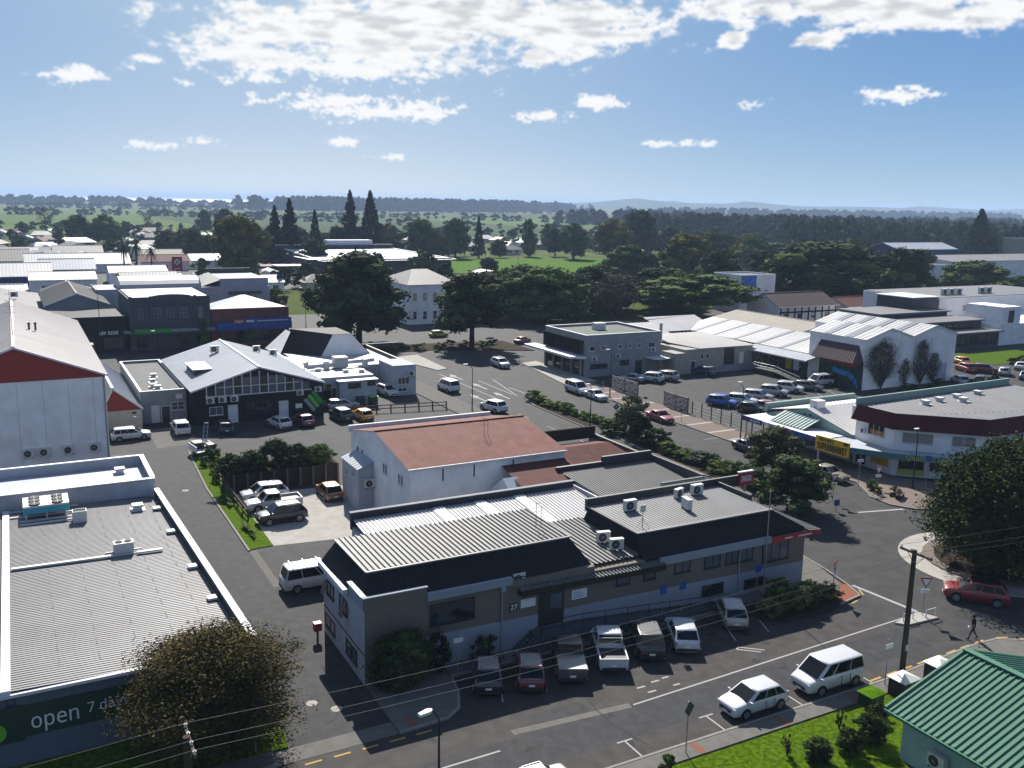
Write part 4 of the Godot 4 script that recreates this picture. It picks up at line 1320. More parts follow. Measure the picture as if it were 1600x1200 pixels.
	slab("garden_bed", [Vector2(44.7, -47.9), Vector2(44.8, -45.2), Vector2(46.0, -44.5), Vector2(50.5, -44.3), Vector2(52.2, -45.0), Vector2(52.5, -46.8), Vector2(50.2, -47.9)], 0.14, "soil", "planted corner bed at the end of the bays")
	slab("brick_corner", [Vector2(52.3, -45.0), Vector2(54.5, -45.5), Vector2(55.2, -47.2), Vector2(54.9, -47.7), Vector2(53.8, -46.65), Vector2(52.6, -46.8)], 0.12, "paver_red", "red brick corner under the give way sign")
	# roundabout
	slab("roundabout", arc(70.2, -45.4, 7.3, 0, 360, 40), 0.05, "concrete", "pale apron of the roundabout")
	slab("roundabout", arc(70.2, -45.4, 5.4, 0, 360, 36), 0.16, "paver_pink")
	slab("garden_bed", arc(70.2, -45.4, 4.5, 0, 360, 30), 0.24, "soil")
	slab("traffic_island", [Vector2(53.0, -40.9), Vector2(56.0, -41.45), Vector2(56.6, -40.1), Vector2(53.6, -40.25)], 0.12, "concrete", "small concrete splitter island under the give way sign")
	# main street: median, east side
	for md in [[-118.6, -99.5], [-96.0, -68.0]]:
		slab("median", [Vector2(66.0, md[0]), Vector2(67.4, md[0] + 1.5), Vector2(68.2, md[0] + 5), Vector2(68.4, md[1]), Vector2(64.6, md[1]), Vector2(65.0, md[0] + 5)], 0.12, "soil", "planted median")
		kerb_line([Vector2(66.0, md[0]), Vector2(67.5, md[0] + 1.5), Vector2(68.3, md[0] + 5), Vector2(68.5, md[1]), Vector2(64.5, md[1]), Vector2(64.9, md[0] + 5), Vector2(66.0, md[0])], 0.13)
	slab("footpath", [Vector2(77.3, -126), Vector2(82.2, -126), Vector2(82.2, -86), Vector2(83.4, -86), Vector2(83.4, -66), Vector2(86, -62), Vector2(90, -57), Vector2(82, -54), Vector2(76.0, -57.8), Vector2(74.9, -59.6), Vector2(75.2, -62.2), Vector2(77.9, -66.4), Vector2(77.3, -70)], 0.11, "paver_pink", "pink paved east footpath of the main street")
	for z in [-122.0, -117.5, -113.0, -108.5, -104.0, -99.5, -95.0, -90.5, -86.5]: lay("paving_band", rect(77.4, 82.1, z, z + 0.5), 0.116, "concrete")
	kerb_line([Vector2(77.2, -126), Vector2(77.2, -70), Vector2(77.8, -66.4), Vector2(75.1, -62.2), Vector2(74.8, -59.6), Vector2(75.9, -57.7), Vector2(82, -53.9), Vector2(90, -50)], 0.13)
	slab("footpath", [Vector2(77.3, -126), Vector2(80.5, -146), Vector2(84, -147), Vector2(83.7, -129.7), Vector2(83.7, -126)], 0.11, "concrete", "pale footpath before the two storey corner block")
	slab("traffic_island", [Vector2(60.5, -160), Vector2(66.5, -161.8), Vector2(65.6, -146), Vector2(63.4, -145)], 0.12, "concrete", "kerbed island at the far crossing")
	slab("garden_bed", [Vector2(56, -166), Vector2(72, -166), Vector2(90, -158), Vector2(90, -172), Vector2(56, -176)], 0.13, "soil", "planted bed under the two big street trees")
	slab("lawn", rect(157, 186, -122, -110), 0.06, "grass", "strip of lawn by the white office wing")
	# paint
	stripe([Vector2(30.1, -40.25), Vector2(54.4, -41.3)], 0.13)
	stripe([Vector2(17.6, -39.55), Vector2(21.0, -39.6), Vector2(8.0, -39.4), Vector2(11.2, -39.45), Vector2(-2, -39.3), Vector2(1.0, -39.3)], 0.13)
	stripe([Vector2(22.4, -40.85), Vector2(29.9, -40.3)], 0.5, "concrete_old", 0.009)
	stripe([Vector2(56.2, -41.6), Vector2(55.7, -47.1)], 0.3)
	stripe([Vector2(70.1, -59.4), Vector2(75.0, -58.2)], 0.3)
	for x in [27.5, 33.15, 39.05, 44.9]: stripe([Vector2(x, -37.4), Vector2(x, -35.75), Vector2(x - 0.5, -37.4), Vector2(x + 0.5, -37.4)], 0.11)
	for k in 5: stripe([Vector2(11.4 + k * 1.55, -43.0), Vector2(12.3 + k * 1.55, -43.02)], 0.14, "mark_yellow")
	for k in 8: stripe([Vector2(45.0 + k * 1.5, -36.0 - k * 0.06), Vector2(45.95 + k * 1.5, -36.04 - k * 0.06)], 0.16, "mark_yellow")
	stripe([Vector2(57.6, -36.3), Vector2(58.4, -36.0), Vector2(59.0, -35.5), Vector2(59.7, -34.9)], 0.16, "mark_yellow")
	stripe([Vector2(53.0, -44.7), Vector2(53.8, -44.9), Vector2(55.0, -45.4), Vector2(55.5, -46.3)], 0.14, "mark_yellow")
	for k in 4: stripe([Vector2(77.5 - k * 0.62, -65.6 + k * 0.95), Vector2(77.2 - k * 0.62, -65.0 + k * 0.95)], 0.14, "mark_yellow", 0.02)
	stripe([Vector2(31.4, -41.7), Vector2(32.0, -41.7), Vector2(32.6, -41.9), Vector2(33.2, -41.9), Vector2(33.5, -42.0), Vector2(34.0, -42.0), Vector2(33.6, -41.0), Vector2(34.1, -41.0), Vector2(31.7, -41.0), Vector2(32.3, -41.0)], 0.14)
	stripe([Vector2(40.3, -42.9), Vector2(41.5, -41.9), Vector2(40.6, -43.1), Vector2(41.9, -42.0), Vector2(40.3, -42.9), Vector2(40.7, -43.15)], 0.12)
	for k in 8: stripe([Vector2(25.0 + k * 2.95, -47.6), Vector2(23.4 + k * 2.95, -43.9)], 0.10)
	# main street lanes and arrows
	stripe([Vector2(62.4, -142), Vector2(62.1, -117), Vector2(68.5, -134), Vector2(66.0, -121), Vector2(67.8, -127), Vector2(68.2, -119), Vector2(65.9, -134), Vector2(65.8, -122)], 0.16)
	for z in [-110, -102, -94, -86, -78]: stripe([Vector2(60.3, z), Vector2(60.3, z + 3.0)], 0.12)
	for z in [-112, -104, -96, -88, -80, -72]: stripe([Vector2(74.8, z), Vector2(77.0, z)], 0.1)
	for a in [[59.9, -122.0, 1.0], [63.9, -138.5, 1.0], [63.9, -122.0, 0.0], [64.0, -129.8, 0.0], [71.0, -75.8, -1.0]]:
		var b := MB.new()
		var x: float = a[0]
		var z: float = a[1]
		var f := -1.0 if a[2] < 0.0 else 1.0
		b.sheet([Vector2(x - 0.15, z + 2.6 * f), Vector2(x + 0.15, z + 2.6 * f), Vector2(x + 0.15, z - 0.6 * f), Vector2(x - 0.15, z - 0.6 * f)], 0.016)
		b.sheet([Vector2(x - 0.55, z - 0.6 * f), Vector2(x + 0.55, z - 0.6 * f), Vector2(x, z - 2.8 * f)], 0.016)
		if a[2] > 0.0: b.sheet([Vector2(x - 0.15, z + 0.6), Vector2(x - 0.9, z - 0.4), Vector2(x - 0.75, z - 0.8), Vector2(x - 0.15, z + 0.1)], 0.016)
		setting("road_marking", b, M["mark_white"], "white lane arrow")
	for k in 6: stripe([Vector2(57.0 + k * 1.0, -158.0), Vector2(57.0 + k * 1.0, -154.5)], 0.5)
	for k in 8: stripe([Vector2(36.6 + k * 2.6, -100.0), Vector2(36.6 + k * 2.6, -104.5)], 0.1)
	for k in 9: stripe([Vector2(88 + k * 3.0, -100.5), Vector2(90.2 + k * 3.0, -105.0)], 0.1)

# ---------------------------------------------------------------- the long office with the mansard roof
func V(x: float, y: float, z: float) -> Vector3:
	return Vector3(x, y, z)

func rail(parent: Node3D, pts: Array, high: float, m := "pole_dark") -> void:
	var b := MB.new()
	for i in pts.size() - 1:
		var n := maxi(1, int(round((pts[i] as Vector3).distance_to(pts[i + 1]) / 1.9)))
		for k in n + 1:
			var p: Vector3 = (pts[i] as Vector3).lerp(pts[i + 1], float(k) / n)
			b.tube(p, p + Vector3.UP * high, 0.025, 0.025, 6)
		for y in [0.5, 1.0]: b.tube((pts[i] as Vector3) + Vector3.UP * high * y, (pts[i + 1] as Vector3) + Vector3.UP * high * y, 0.028, 0.028, 6)
	obj("handrail", b, M[m], parent)

func make_long_office() -> void:
	var t := thing("office_building", "long low office with black mansard roofs and number 27 by its door", "building")
	var F := -49.4
	var b := MB.new()
	b.box(V(16.86, 0, -57.4), V(33.2, 4.7, F))
	b.box(V(33.2, 0, -58.0), V(37.4, 4.36, F)); b.box(V(37.4, 0, -57.4), V(52.6, 4.1, F))
	obj("wall", b, M["taupe"], t)
	block("side_wall", V(16.80, 0, -57.4), V(16.855, 4.72, F + 0.13), M["wall_cool"], t)
	block("corner_pier", V(16.86, 0, F), V(20.86, 5.52, F + 0.13), M["taupe"], t)
	block("corner_pier", V(16.80, 4.725, -52.05), V(17.0, 5.52, F + 0.0), M["office_pale"], t)
	block("coping", V(16.74, 5.525, F - 0.1), V(20.92, 5.6, F + 0.19), M["office_pale"], t)
	block("coping", V(16.72, 5.525, -52.1), V(17.05, 5.6, F - 0.11), M["trim_white"], t)
	block("floor_band", V(16.775, 1.92, -57.4), V(16.797, 2.02, F + 0.13), M["trim_dark"], t)
	block("fascia", V(20.87, 4.66, F - 0.02), V(26.75, 5.14, F + 0.28), M["office_pale"], t)
	block("eave_fascia", V(16.46, 4.76, -57.5), V(16.79, 5.08, -52.12), M["trim_white"], t)
	# base course follows the rising ground
	var bc := MB.new()
	bc.quad(V(20.88, 0, F + 0.03), V(52.6, 0, F + 0.03), V(52.6, 1.75, F + 0.03), V(20.88, 2.25, F + 0.03))
	bc.quad(V(20.88, 2.25, F + 0.03), V(52.6, 1.75, F + 0.03), V(52.6, 1.75, F - 0.02), V(20.88, 2.25, F - 0.02))
	obj("base_course", bc, M["office_pale"], t)
	# left mansard
	var m := MB.new()
	var mf := MB.new()
	mf.ribbed(V(16.95, 5.3, F - 0.02), V(33.3, 4.55, F - 0.35), V(31.9, 6.5, -50.75), V(17.55, 6.5, -50.75), 0.4, 0.015)
	obj("mansard_front", mf, M["roof_chip"], t)
	m.ribbed(V(16.62, 5.0, -57.45), V(16.9, 5.3, F - 0.1), V(17.55, 6.5, -50.75), V(17.5, 6.5, -56.75), 0.26, 0.03)
	m.ribbed(V(33.3, 4.5, -49.8), V(33.3, 4.5, -57.6), V(31.9, 6.5, -56.75), V(31.9, 6.5, -50.75), 0.26, 0.03)
	m.ribbed(V(33.3, 4.6, -57.8), V(16.7, 5.0, -57.6), V(17.5, 6.5, -56.75), V(31.9, 6.5, -56.75), 0.26, 0.03)
	# right mansard
	mf = MB.new()
	mf.ribbed(V(37.35, 4.36, F - 0.1), V(53.2, 4.15, F - 0.2), V(50.0, 5.9, -50.55), V(37.45, 5.9, -50.65), 0.4, 0.015)
	obj("mansard_front", mf, M["roof_chip"], t)
	m.ribbed(V(37.3, 4.4, -57.6), V(37.3, 4.4, F - 0.1), V(37.45, 5.9, -50.65), V(37.45, 5.9, -56.9), 0.26, 0.04)
	m.ribbed(V(53.2, 4.15, F - 0.2), V(53.2, 4.15, -57.6), V(50.0, 5.9, -56.9), V(50.0, 5.9, -50.55), 0.26, 0.03)
	m.ribbed(V(53.2, 4.15, -57.6), V(37.3, 4.4, -57.6), V(37.45, 5.9, -56.9), V(50.0, 5.9, -56.9), 0.26, 0.03)
	obj("mansard", m, M["roof_navy"], t)
	var r := MB.new()
	r.ribbed(V(17.5, 6.52, -50.72), V(31.95, 6.52, -50.72), V(31.95, 6.62, -56.8), V(17.5, 6.62, -56.8), 0.36, 0.10, 0.46)
	obj("roof", r, M["roof_rib"], t)
	var r2 := MB.new()
	r2.ribbed(V(32.6, 4.55, -50.0), V(37.38, 4.55, -50.0), V(37.38, 4.75, -58.1), V(32.6, 4.75, -58.1), 0.36, 0.10, 0.46)
	obj("roof", r2, M["roof_rib"], t)
	var r3 := MB.new()
	r3.ribbed(V(37.4, 5.92, -50.6), V(50.05, 5.92, -50.5), V(50.05, 6.0, -57.0), V(37.4, 6.0, -57.0), 0.3, 0.035, 0.3)
	obj("roof", r3, M["roof_zinc"], t)
	var caps := MB.new()
	caps.bar(V(17.5, 6.56, -50.7), V(31.95, 6.56, -50.7), 0.16, 0.1); caps.bar(V(37.4, 5.96, -50.6), V(50.05, 5.96, -50.5), 0.3, 0.1)
	caps.bar(V(17.5, 6.56, -50.7), V(17.46, 6.6, -56.8), 0.14, 0.1); caps.bar(V(37.42, 5.97, -50.6), V(37.42, 6.0, -57.0), 0.12, 0.1)
	caps.bar(V(31.95, 6.56, -50.7), V(31.95, 6.6, -56.8), 0.14, 0.08)
	obj("flashing", caps, M["roof_zinc"], t)
	var par := MB.new()
	par.box(V(37.4, 5.6, -57.35), V(52.9, 6.55, -57.1)); par.box(V(50.1, 5.4, -57.1), V(50.3, 6.35, -53.0))
	obj("parapet", par, M["charcoal"], t)
	block("fascia", V(38.6, 3.86, F - 0.02), V(48.92, 4.36, F + 0.26), M["office_pale"], t)
	# canopy over the door
	var c := MB.new()
	c.ribbed(V(27.3, 4.22, -48.85), V(38.85, 4.02, -48.85), V(38.85, 4.2, -50.3), V(27.3, 4.4, -50.3), 0.28, 0.09, 0.46)
	obj("canopy_roof", c, M["roof_rib"], t)
	var cf := MB.new()
	cf.quad(V(27.3, 3.8, -48.87), V(38.85, 3.6, -48.87), V(38.85, 4.0, -48.87), V(27.3, 4.2, -48.87))
	cf.quad(V(27.3, 3.8, -49.4), V(27.3, 3.8, -48.87), V(27.3, 4.2, -48.87), V(27.3, 4.3, -49.4)); cf.quad(V(38.85, 3.6, -48.87), V(38.85, 3.6, -49.4), V(38.85, 4.1, -49.4), V(38.85, 4.0, -48.87))
	cf.quad(V(27.3, 3.8, -49.4), V(38.85, 3.6, -49.4), V(38.85, 3.6, -48.87), V(27.3, 3.8, -48.87))
	obj("canopy_fascia", cf, M["timber_dark"], t)
	# windows
	window(t, V(22.65, 2.87, F + 0.02), 0, 3.05, 1.4, 1, 1, "trim_dark", "glass")
	for k in [[35.55, 2.94, 1.15, 0.6], [37.8, 2.92, 1.0, 0.6]]: window(t, V(k[0], k[1], F + 0.02), 0, k[2], k[3], 1, 1, "trim_dark", "glass_grey")
	for k in [[40.7, 2.92, 1.4, 1.1], [43.45, 2.80, 1.48, 1.2], [45.3, 2.8, 1.2, 1.14], [46.7, 2.77, 1.27, 1.16], [49.6, 2.3, 2.6, 1.5]]: window(t, V(k[0], k[1], F + 0.02), 0, k[2], k[3], 2 if k[2] < 2 else 3, 1, "trim_dark", "glass_grey")
	for k in [[43.6, 0.75, 2.0, 0.75], [47.6, 0.55, 1.9, 0.7]]: window(t, V(k[0], k[1], F + 0.05), 0, k[2], k[3], 1, 1, "trim_dark", "glass")
	for k in [[-55.8, 3.1, 1.5, 0.95], [-53.1, 3.15, 1.5, 1.0], [-56.0, 0.65, 2.1, 0.9], [-51.6, 0.7, 2.1, 0.95]]: window(t, V(16.79, k[1], k[0]), -PI / 2, k[2], k[3], 2, 1, "trim_dark", "glass_grey")
	for z in [-56.35, -52.6]:
		var sash := block("open_sash", V(16.50, 3.15, z - 0.36), V(16.53, 4.05, z + 0.36), M["glass"], t)
		sash.rotation.z = -0.34
	# door recess, landing, ramp, steps
	block("doorway", V(28.85, 1.2, F - 0.01), V(30.8, 3.5, F + 0.06), M["trim_dark"], t)
	block("door_glass", V(29.75, 2.3, F + 0.06), V(30.6, 3.35, F + 0.075), M["glass_grey"], t)
	var rm := MB.new()
	rm.box(V(28.4, 0.1, F + 0.04), V(31.6, 1.15, -48.1))
	rm.quad(V(31.6, 0.1, -48.1), V(44.2, 0.1, -48.1), V(44.2, 0.14, -48.1), V(31.6, 1.15, -48.1))
	rm.quad(V(31.6, 1.15, -48.1), V(44.2, 0.14, -48.1), V(44.2, 0.14, F + 0.04), V(31.6, 1.15, F + 0.04))
	for k in 6: rm.box(V(27.0 + k * 0.23, 0.1, F + 0.04), V(28.39, 0.28 + k * 0.17, -48.1 + 0.001 * k))
	obj("ramp", rm, M["slate_wall"], t)
	rail(t, [V(28.45, 1.15, -48.2), V(31.6, 1.15, -48.2), V(44.2, 0.14, -48.2)], 0.95)
	rail(t, [V(27.0, 0.15, -48.25), V(28.4, 1.15, -48.25)], 0.9)
	block("number_board", V(26.69, 2.76, F + 0.02), V(27.25, 3.24, F + 0.06), M["letter_black"], t)
	text("number", "27", 0.36, V(26.97, 3.0, F + 0.07), 0, M["letter_white"], t, 0.46)
	block("notice_board", V(27.5, 2.8, F + 0.02), V(28.6, 3.38, F + 0.05), M["letter_white"], t)
	block("notice_board", V(31.4, 2.62, F + 0.02), V(32.6, 3.3, F + 0.05), M["letter_white"], t)
	for k in 3: block("notice_line", V(31.55, 2.76 + k * 0.15, F + 0.05), V(32.4 - k * 0.12, 2.80 + k * 0.15, F + 0.056), M["blue_sign"], t)
	# red shop sign on the right end with its awning
	var sg := MB.new()
	sg.quad(V(48.92, 3.84, F + 0.3), V(54.0, 3.84, F + 0.3), V(54.0, 4.2, F + 0.3), V(48.92, 4.36, F + 0.3))
	sg.quad(V(54.0, 3.84, F + 0.3), V(54.0, 3.84, -57.2), V(54.0, 4.2, -57.2), V(54.0, 4.2, F + 0.3))
	obj("red_fascia", sg, M["red_sign"], t)
	block("lettering", V(50.2, 4.0, F + 0.305), V(51.0, 4.1, F + 0.31), M["letter_white"], t)
	block("lettering", V(51.6, 3.98, F + 0.305), V(53.0, 4.08, F + 0.31), M["letter_white"], t)
	var aw := MB.new()
	aw.ribbed(V(54.0, 4.2, -49.1), V(54.0, 4.2, -57.2), V(52.7, 4.34, -57.2), V(52.7, 4.34, -49.1), 0.3, 0.04)
	obj("awning", aw, M["roof_grey"], t)
	block("window_strip", V(52.6, 1.9, -56.8), V(52.64, 3.6, -50.0), M["glass"], t)
	var dp := MB.new()
	dp.tube(V(26.1, 0.1, F + 0.1), V(26.1, 4.3, F + 0.1), 0.05, 0.05, 8); dp.tube(V(46.0, 0.1, F + 0.1), V(46.0, 3.9, F + 0.1), 0.05, 0.05, 8)
	dp.box(V(25.95, 4.3, F + 0.02), V(26.3, 4.66, F + 0.25))
	obj("downpipe", dp, M["office_pale"], t)
	settle(t, V(34.7, 0, -53.4))
	# red box sign over the main street and the flagpole
	var s := thing("shop_sign", "dark red box sign with pale capital letters standing above the mansard roof", "sign", V(53.2, 0, -57.0), 0)
	block("panel", V(-0.75, 5.7, -0.1), V(0.75, 6.8, 0.1), M["red_sign"], s)
	block("top_edge", V(-0.85, 6.8, -0.14), V(0.8, 6.9, 0.14), M["trim_white"], s)
	block("post", V(-0.1, 0.1, -0.07), V(0.1, 5.7, 0.07), M["steel"], s)
	text("lettering", "INGO", 0.5, V(0, 6.25, 0.115), 0, M["letter_white"], s, 1.1)
	var fp := thing("flagpole", "slim pale flagpole in front of the red fascia", "flagpole", V(48.35, 0.1, -49.05))
	var pb := MB.new()
	pb.tube(V(0, 0, 0), V(0, 7.9, 0), 0.05, 0.03, 8); pb.tube(V(0, 7.9, 0), V(0, 7.98, 0), 0.05, 0.05, 8)
	obj("pole", pb, M["steel"], fp)
	block("base", V(-0.15, 0, -0.15), V(0.15, 0.1, 0.15), M["concrete"], fp)

# ---------------------------------------------------------------- buildings packed behind it
func make_rear_block() -> void:
	var t := thing("workshop", "workshop with white corrugated roof and black back parapet behind the long office", "building")
	block("wall", V(21.2, 0, -64.6), V(40.6, 4.4, -58.6), M["wall_cool"], t)
	var r := MB.new()
	r.ribbed(V(21.2, 4.5, -58.5), V(40.6, 4.5, -58.5), V(40.6, 5.0, -64.3), V(21.2, 5.0, -64.3), 0.32, 0.06, 0.45)
	obj("roof", r, M["roof_white"], t)
	for x in [27.6, 31.2, 34.8]:
		var s := MB.new()
		s.ribbed(V(x, 4.58, -58.5), V(x + 0.95, 4.58, -58.5), V(x + 0.95, 5.08, -64.2), V(x, 5.08, -64.2), 0.32, 0.05, 0.45)
		obj("skylight", s, M["trim_white"], t)
	block("parapet", V(21.1, 4.2, -64.75), V(40.8, 5.5, -64.45), M["charcoal"], t)
	block("coping", V(21.05, 5.5, -64.8), V(40.85, 5.56, -64.4), M["wall_grey"], t)
	settle(t, V(31, 0, -61.6))

	t = thing("shop_building", "shop with grey tiled roof inside stepped dark parapets", "building")
	block("wall", V(41.8, 0, -68.7), V(51.9, 4.6, -61.0), M["wall_white"], t)
	var q := MB.new()
	q.ribbed(V(42.0, 4.66, -61.2), V(51.7, 4.66, -61.2), V(51.7, 5.05, -68.5), V(42.0, 5.05, -68.5), 0.28, 0.05, 0.5)
	obj("roof", q, M["roof_grey"], t)
	block("parapet", V(41.7, 4.61, -69.0), V(46.6, 5.45, -68.71), M["charcoal"], t)
	block("parapet", V(46.6, 4.61, -69.0), V(52.1, 5.9, -68.71), M["charcoal"], t)
	block("parapet", V(51.91, 4.0, -68.7), V(52.15, 5.6, -61.0), M["charcoal"], t)
	block("parapet", V(44.0, 4.62, -61.0), V(47.4, 5.0, -60.8), M["wall_cool"], t)
	block("parapet", V(47.4, 4.62, -61.0), V(52.1, 5.45, -60.8), M["wall_cool"], t)
	block("coping", V(44.0, 5.0, -61.05), V(47.38, 5.06, -60.75), M["trim_dark"], t)
	block("coping", V(47.38, 5.45, -61.05), V(52.15, 5.51, -60.75), M["trim_dark"], t)
	for z in [-67.6, -66.2, -64.8, -63.4, -62.0]: window(t, V(41.79, 3.3, z), -PI / 2, 0.95, 1.0, 1, 1, "trim_white", "glass")
	settle(t, V(47, 0, -65))

	t = gabled("warehouse", "tall pale warehouse with faded pink-red iron roof", 28.4, 43.9, -86.3, -71.0, 6.3, 7.75, "x", "wall_white", "roof_red", 0.9, 0.12, 0.46, "building", "", "", 0.012)
	for z in [-84.2, -82.9]: window(t, V(28.39, 4.4, z), -PI / 2, 0.55, 0.75, 1, 1, "trim_white", "glass")
	for z in [-77.0, -76.4, -73.2, -72.5]: window(t, V(28.39, 4.4, z), -PI / 2, 0.45, 0.95, 1, 1, "trim_white", "glass")
	block("annex", V(26.9, 0, -84.6), V(28.38, 4.1, -79.8), M["wall_cool"], t)
	var an := MB.new()
	an.ribbed(V(26.8, 4.1, -84.7), V(26.8, 4.1, -79.7), V(28.4, 4.75, -79.7), V(28.4, 4.75, -84.7), 0.6, 0.03)
	an.tri(V(26.9, 4.1, -79.81), V(28.4, 4.1, -79.81), V(28.4, 4.7, -79.81))
	obj("annex_roof", an, M["roof_blue_white"], t)
	window(t, V(26.89, 2.7, -83.2), -PI / 2, 0.5, 0.7, 1, 1, "trim_white", "glass")
	window(t, V(26.89, 3.0, -81.2), -PI / 2, 0.5, 0.8, 1, 1, "trim_white", "glass")
	block("parapet", V(28.2, 6.1, -86.6), V(43.9, 6.75, -86.32), M["wall_white"], t)
	block("low_roof", V(28.42, 5.9, -86.28), V(43.8, 6.0, -84.5), M["roof_blue_white"], t)
	var dp := MB.new()
	for z in [-70.93]: dp.tube(V(28.5, 0, z), V(28.5, 6.1, z), 0.07, 0.07, 8)
	obj("downpipe", dp, M["wall_white"], t)
	for x in [31.5, 34.5, 38.4]: block("rust_streak", V(x, 4.9, -71.0), V(x + 0.14, 6.0, -70.992), M["roof_rust"], t)
	settle(t, V(36, 0, -78.6))
	heat_pump(V(27.9, 2.3, -79.55), 0, "wall-hung heat pump on the annex of the pink roofed warehouse", 1.15)

	t = thing("storehouse", "low storehouse with dark rust-red iron roofs beside the pink roofed warehouse", "building")
	block("wall", V(37.4, 0, -70.8), V(43.9, 4.2, -65.2), M["wall_white"], t)
	block("wall", V(44.0, 0, -78.0), V(51.7, 4.6, -69.3), M["charcoal"], t)
	var rr := MB.new()
	rr.ribbed(V(37.2, 4.3, -65.0), V(44.0, 4.3, -65.0), V(44.0, 5.6, -70.9), V(37.2, 5.6, -70.9), 0.38, 0.014)
	rr.ribbed(V(44.0, 4.7, -69.2), V(51.6, 4.7, -69.2), V(50.2, 5.9, -73.0), V(44.0, 5.9, -73.0), 0.38, 0.014)
	rr.ribbed(V(51.6, 4.7, -78.0), V(44.0, 4.7, -78.0), V(44.0, 5.9, -73.0), V(50.2, 5.9, -73.0), 0.38, 0.014)
	rr.quad(V(51.6, 4.7, -69.2), V(51.6, 4.7, -78.0), V(50.2, 5.9, -73.0), V(50.2, 5.9, -73.0))
	obj("roof", rr, M["roof_rust"], t)
	block("parapet", V(51.72, 3.5, -79.0), V(52.0, 5.4, -69.2), M["charcoal"], t)
	block("parapet", V(44.2, 5.0, -78.4), V(51.9, 6.2, -78.1), M["timber_dark"], t)
	var gb := MB.new()
	gb.quad(V(36.2, 0, -70.9), V(36.2, 0, -66.4), V(36.2, 3.6, -66.4), V(36.2, 3.6, -70.9)); gb.tri(V(36.2, 3.6, -70.9), V(36.2, 3.6, -66.4), V(36.2, 5.2, -68.6))
	gb.quad(V(36.2, 3.55, -66.3), V(37.6, 3.55, -66.3), V(37.6, 5.2, -68.6), V(36.2, 5.2, -68.6)); gb.quad(V(37.6, 3.55, -70.98), V(36.2, 3.55, -70.98), V(36.2, 5.2, -68.6), V(37.6, 5.2, -68.6))
	obj("white_gable", gb, M["wall_white"], t)
	block("lean_to", V(35.0, 3.2, -69.8), V(36.19, 3.32, -67.4), M["trim_white"], t)
	settle(t, V(44.5, 0, -71))

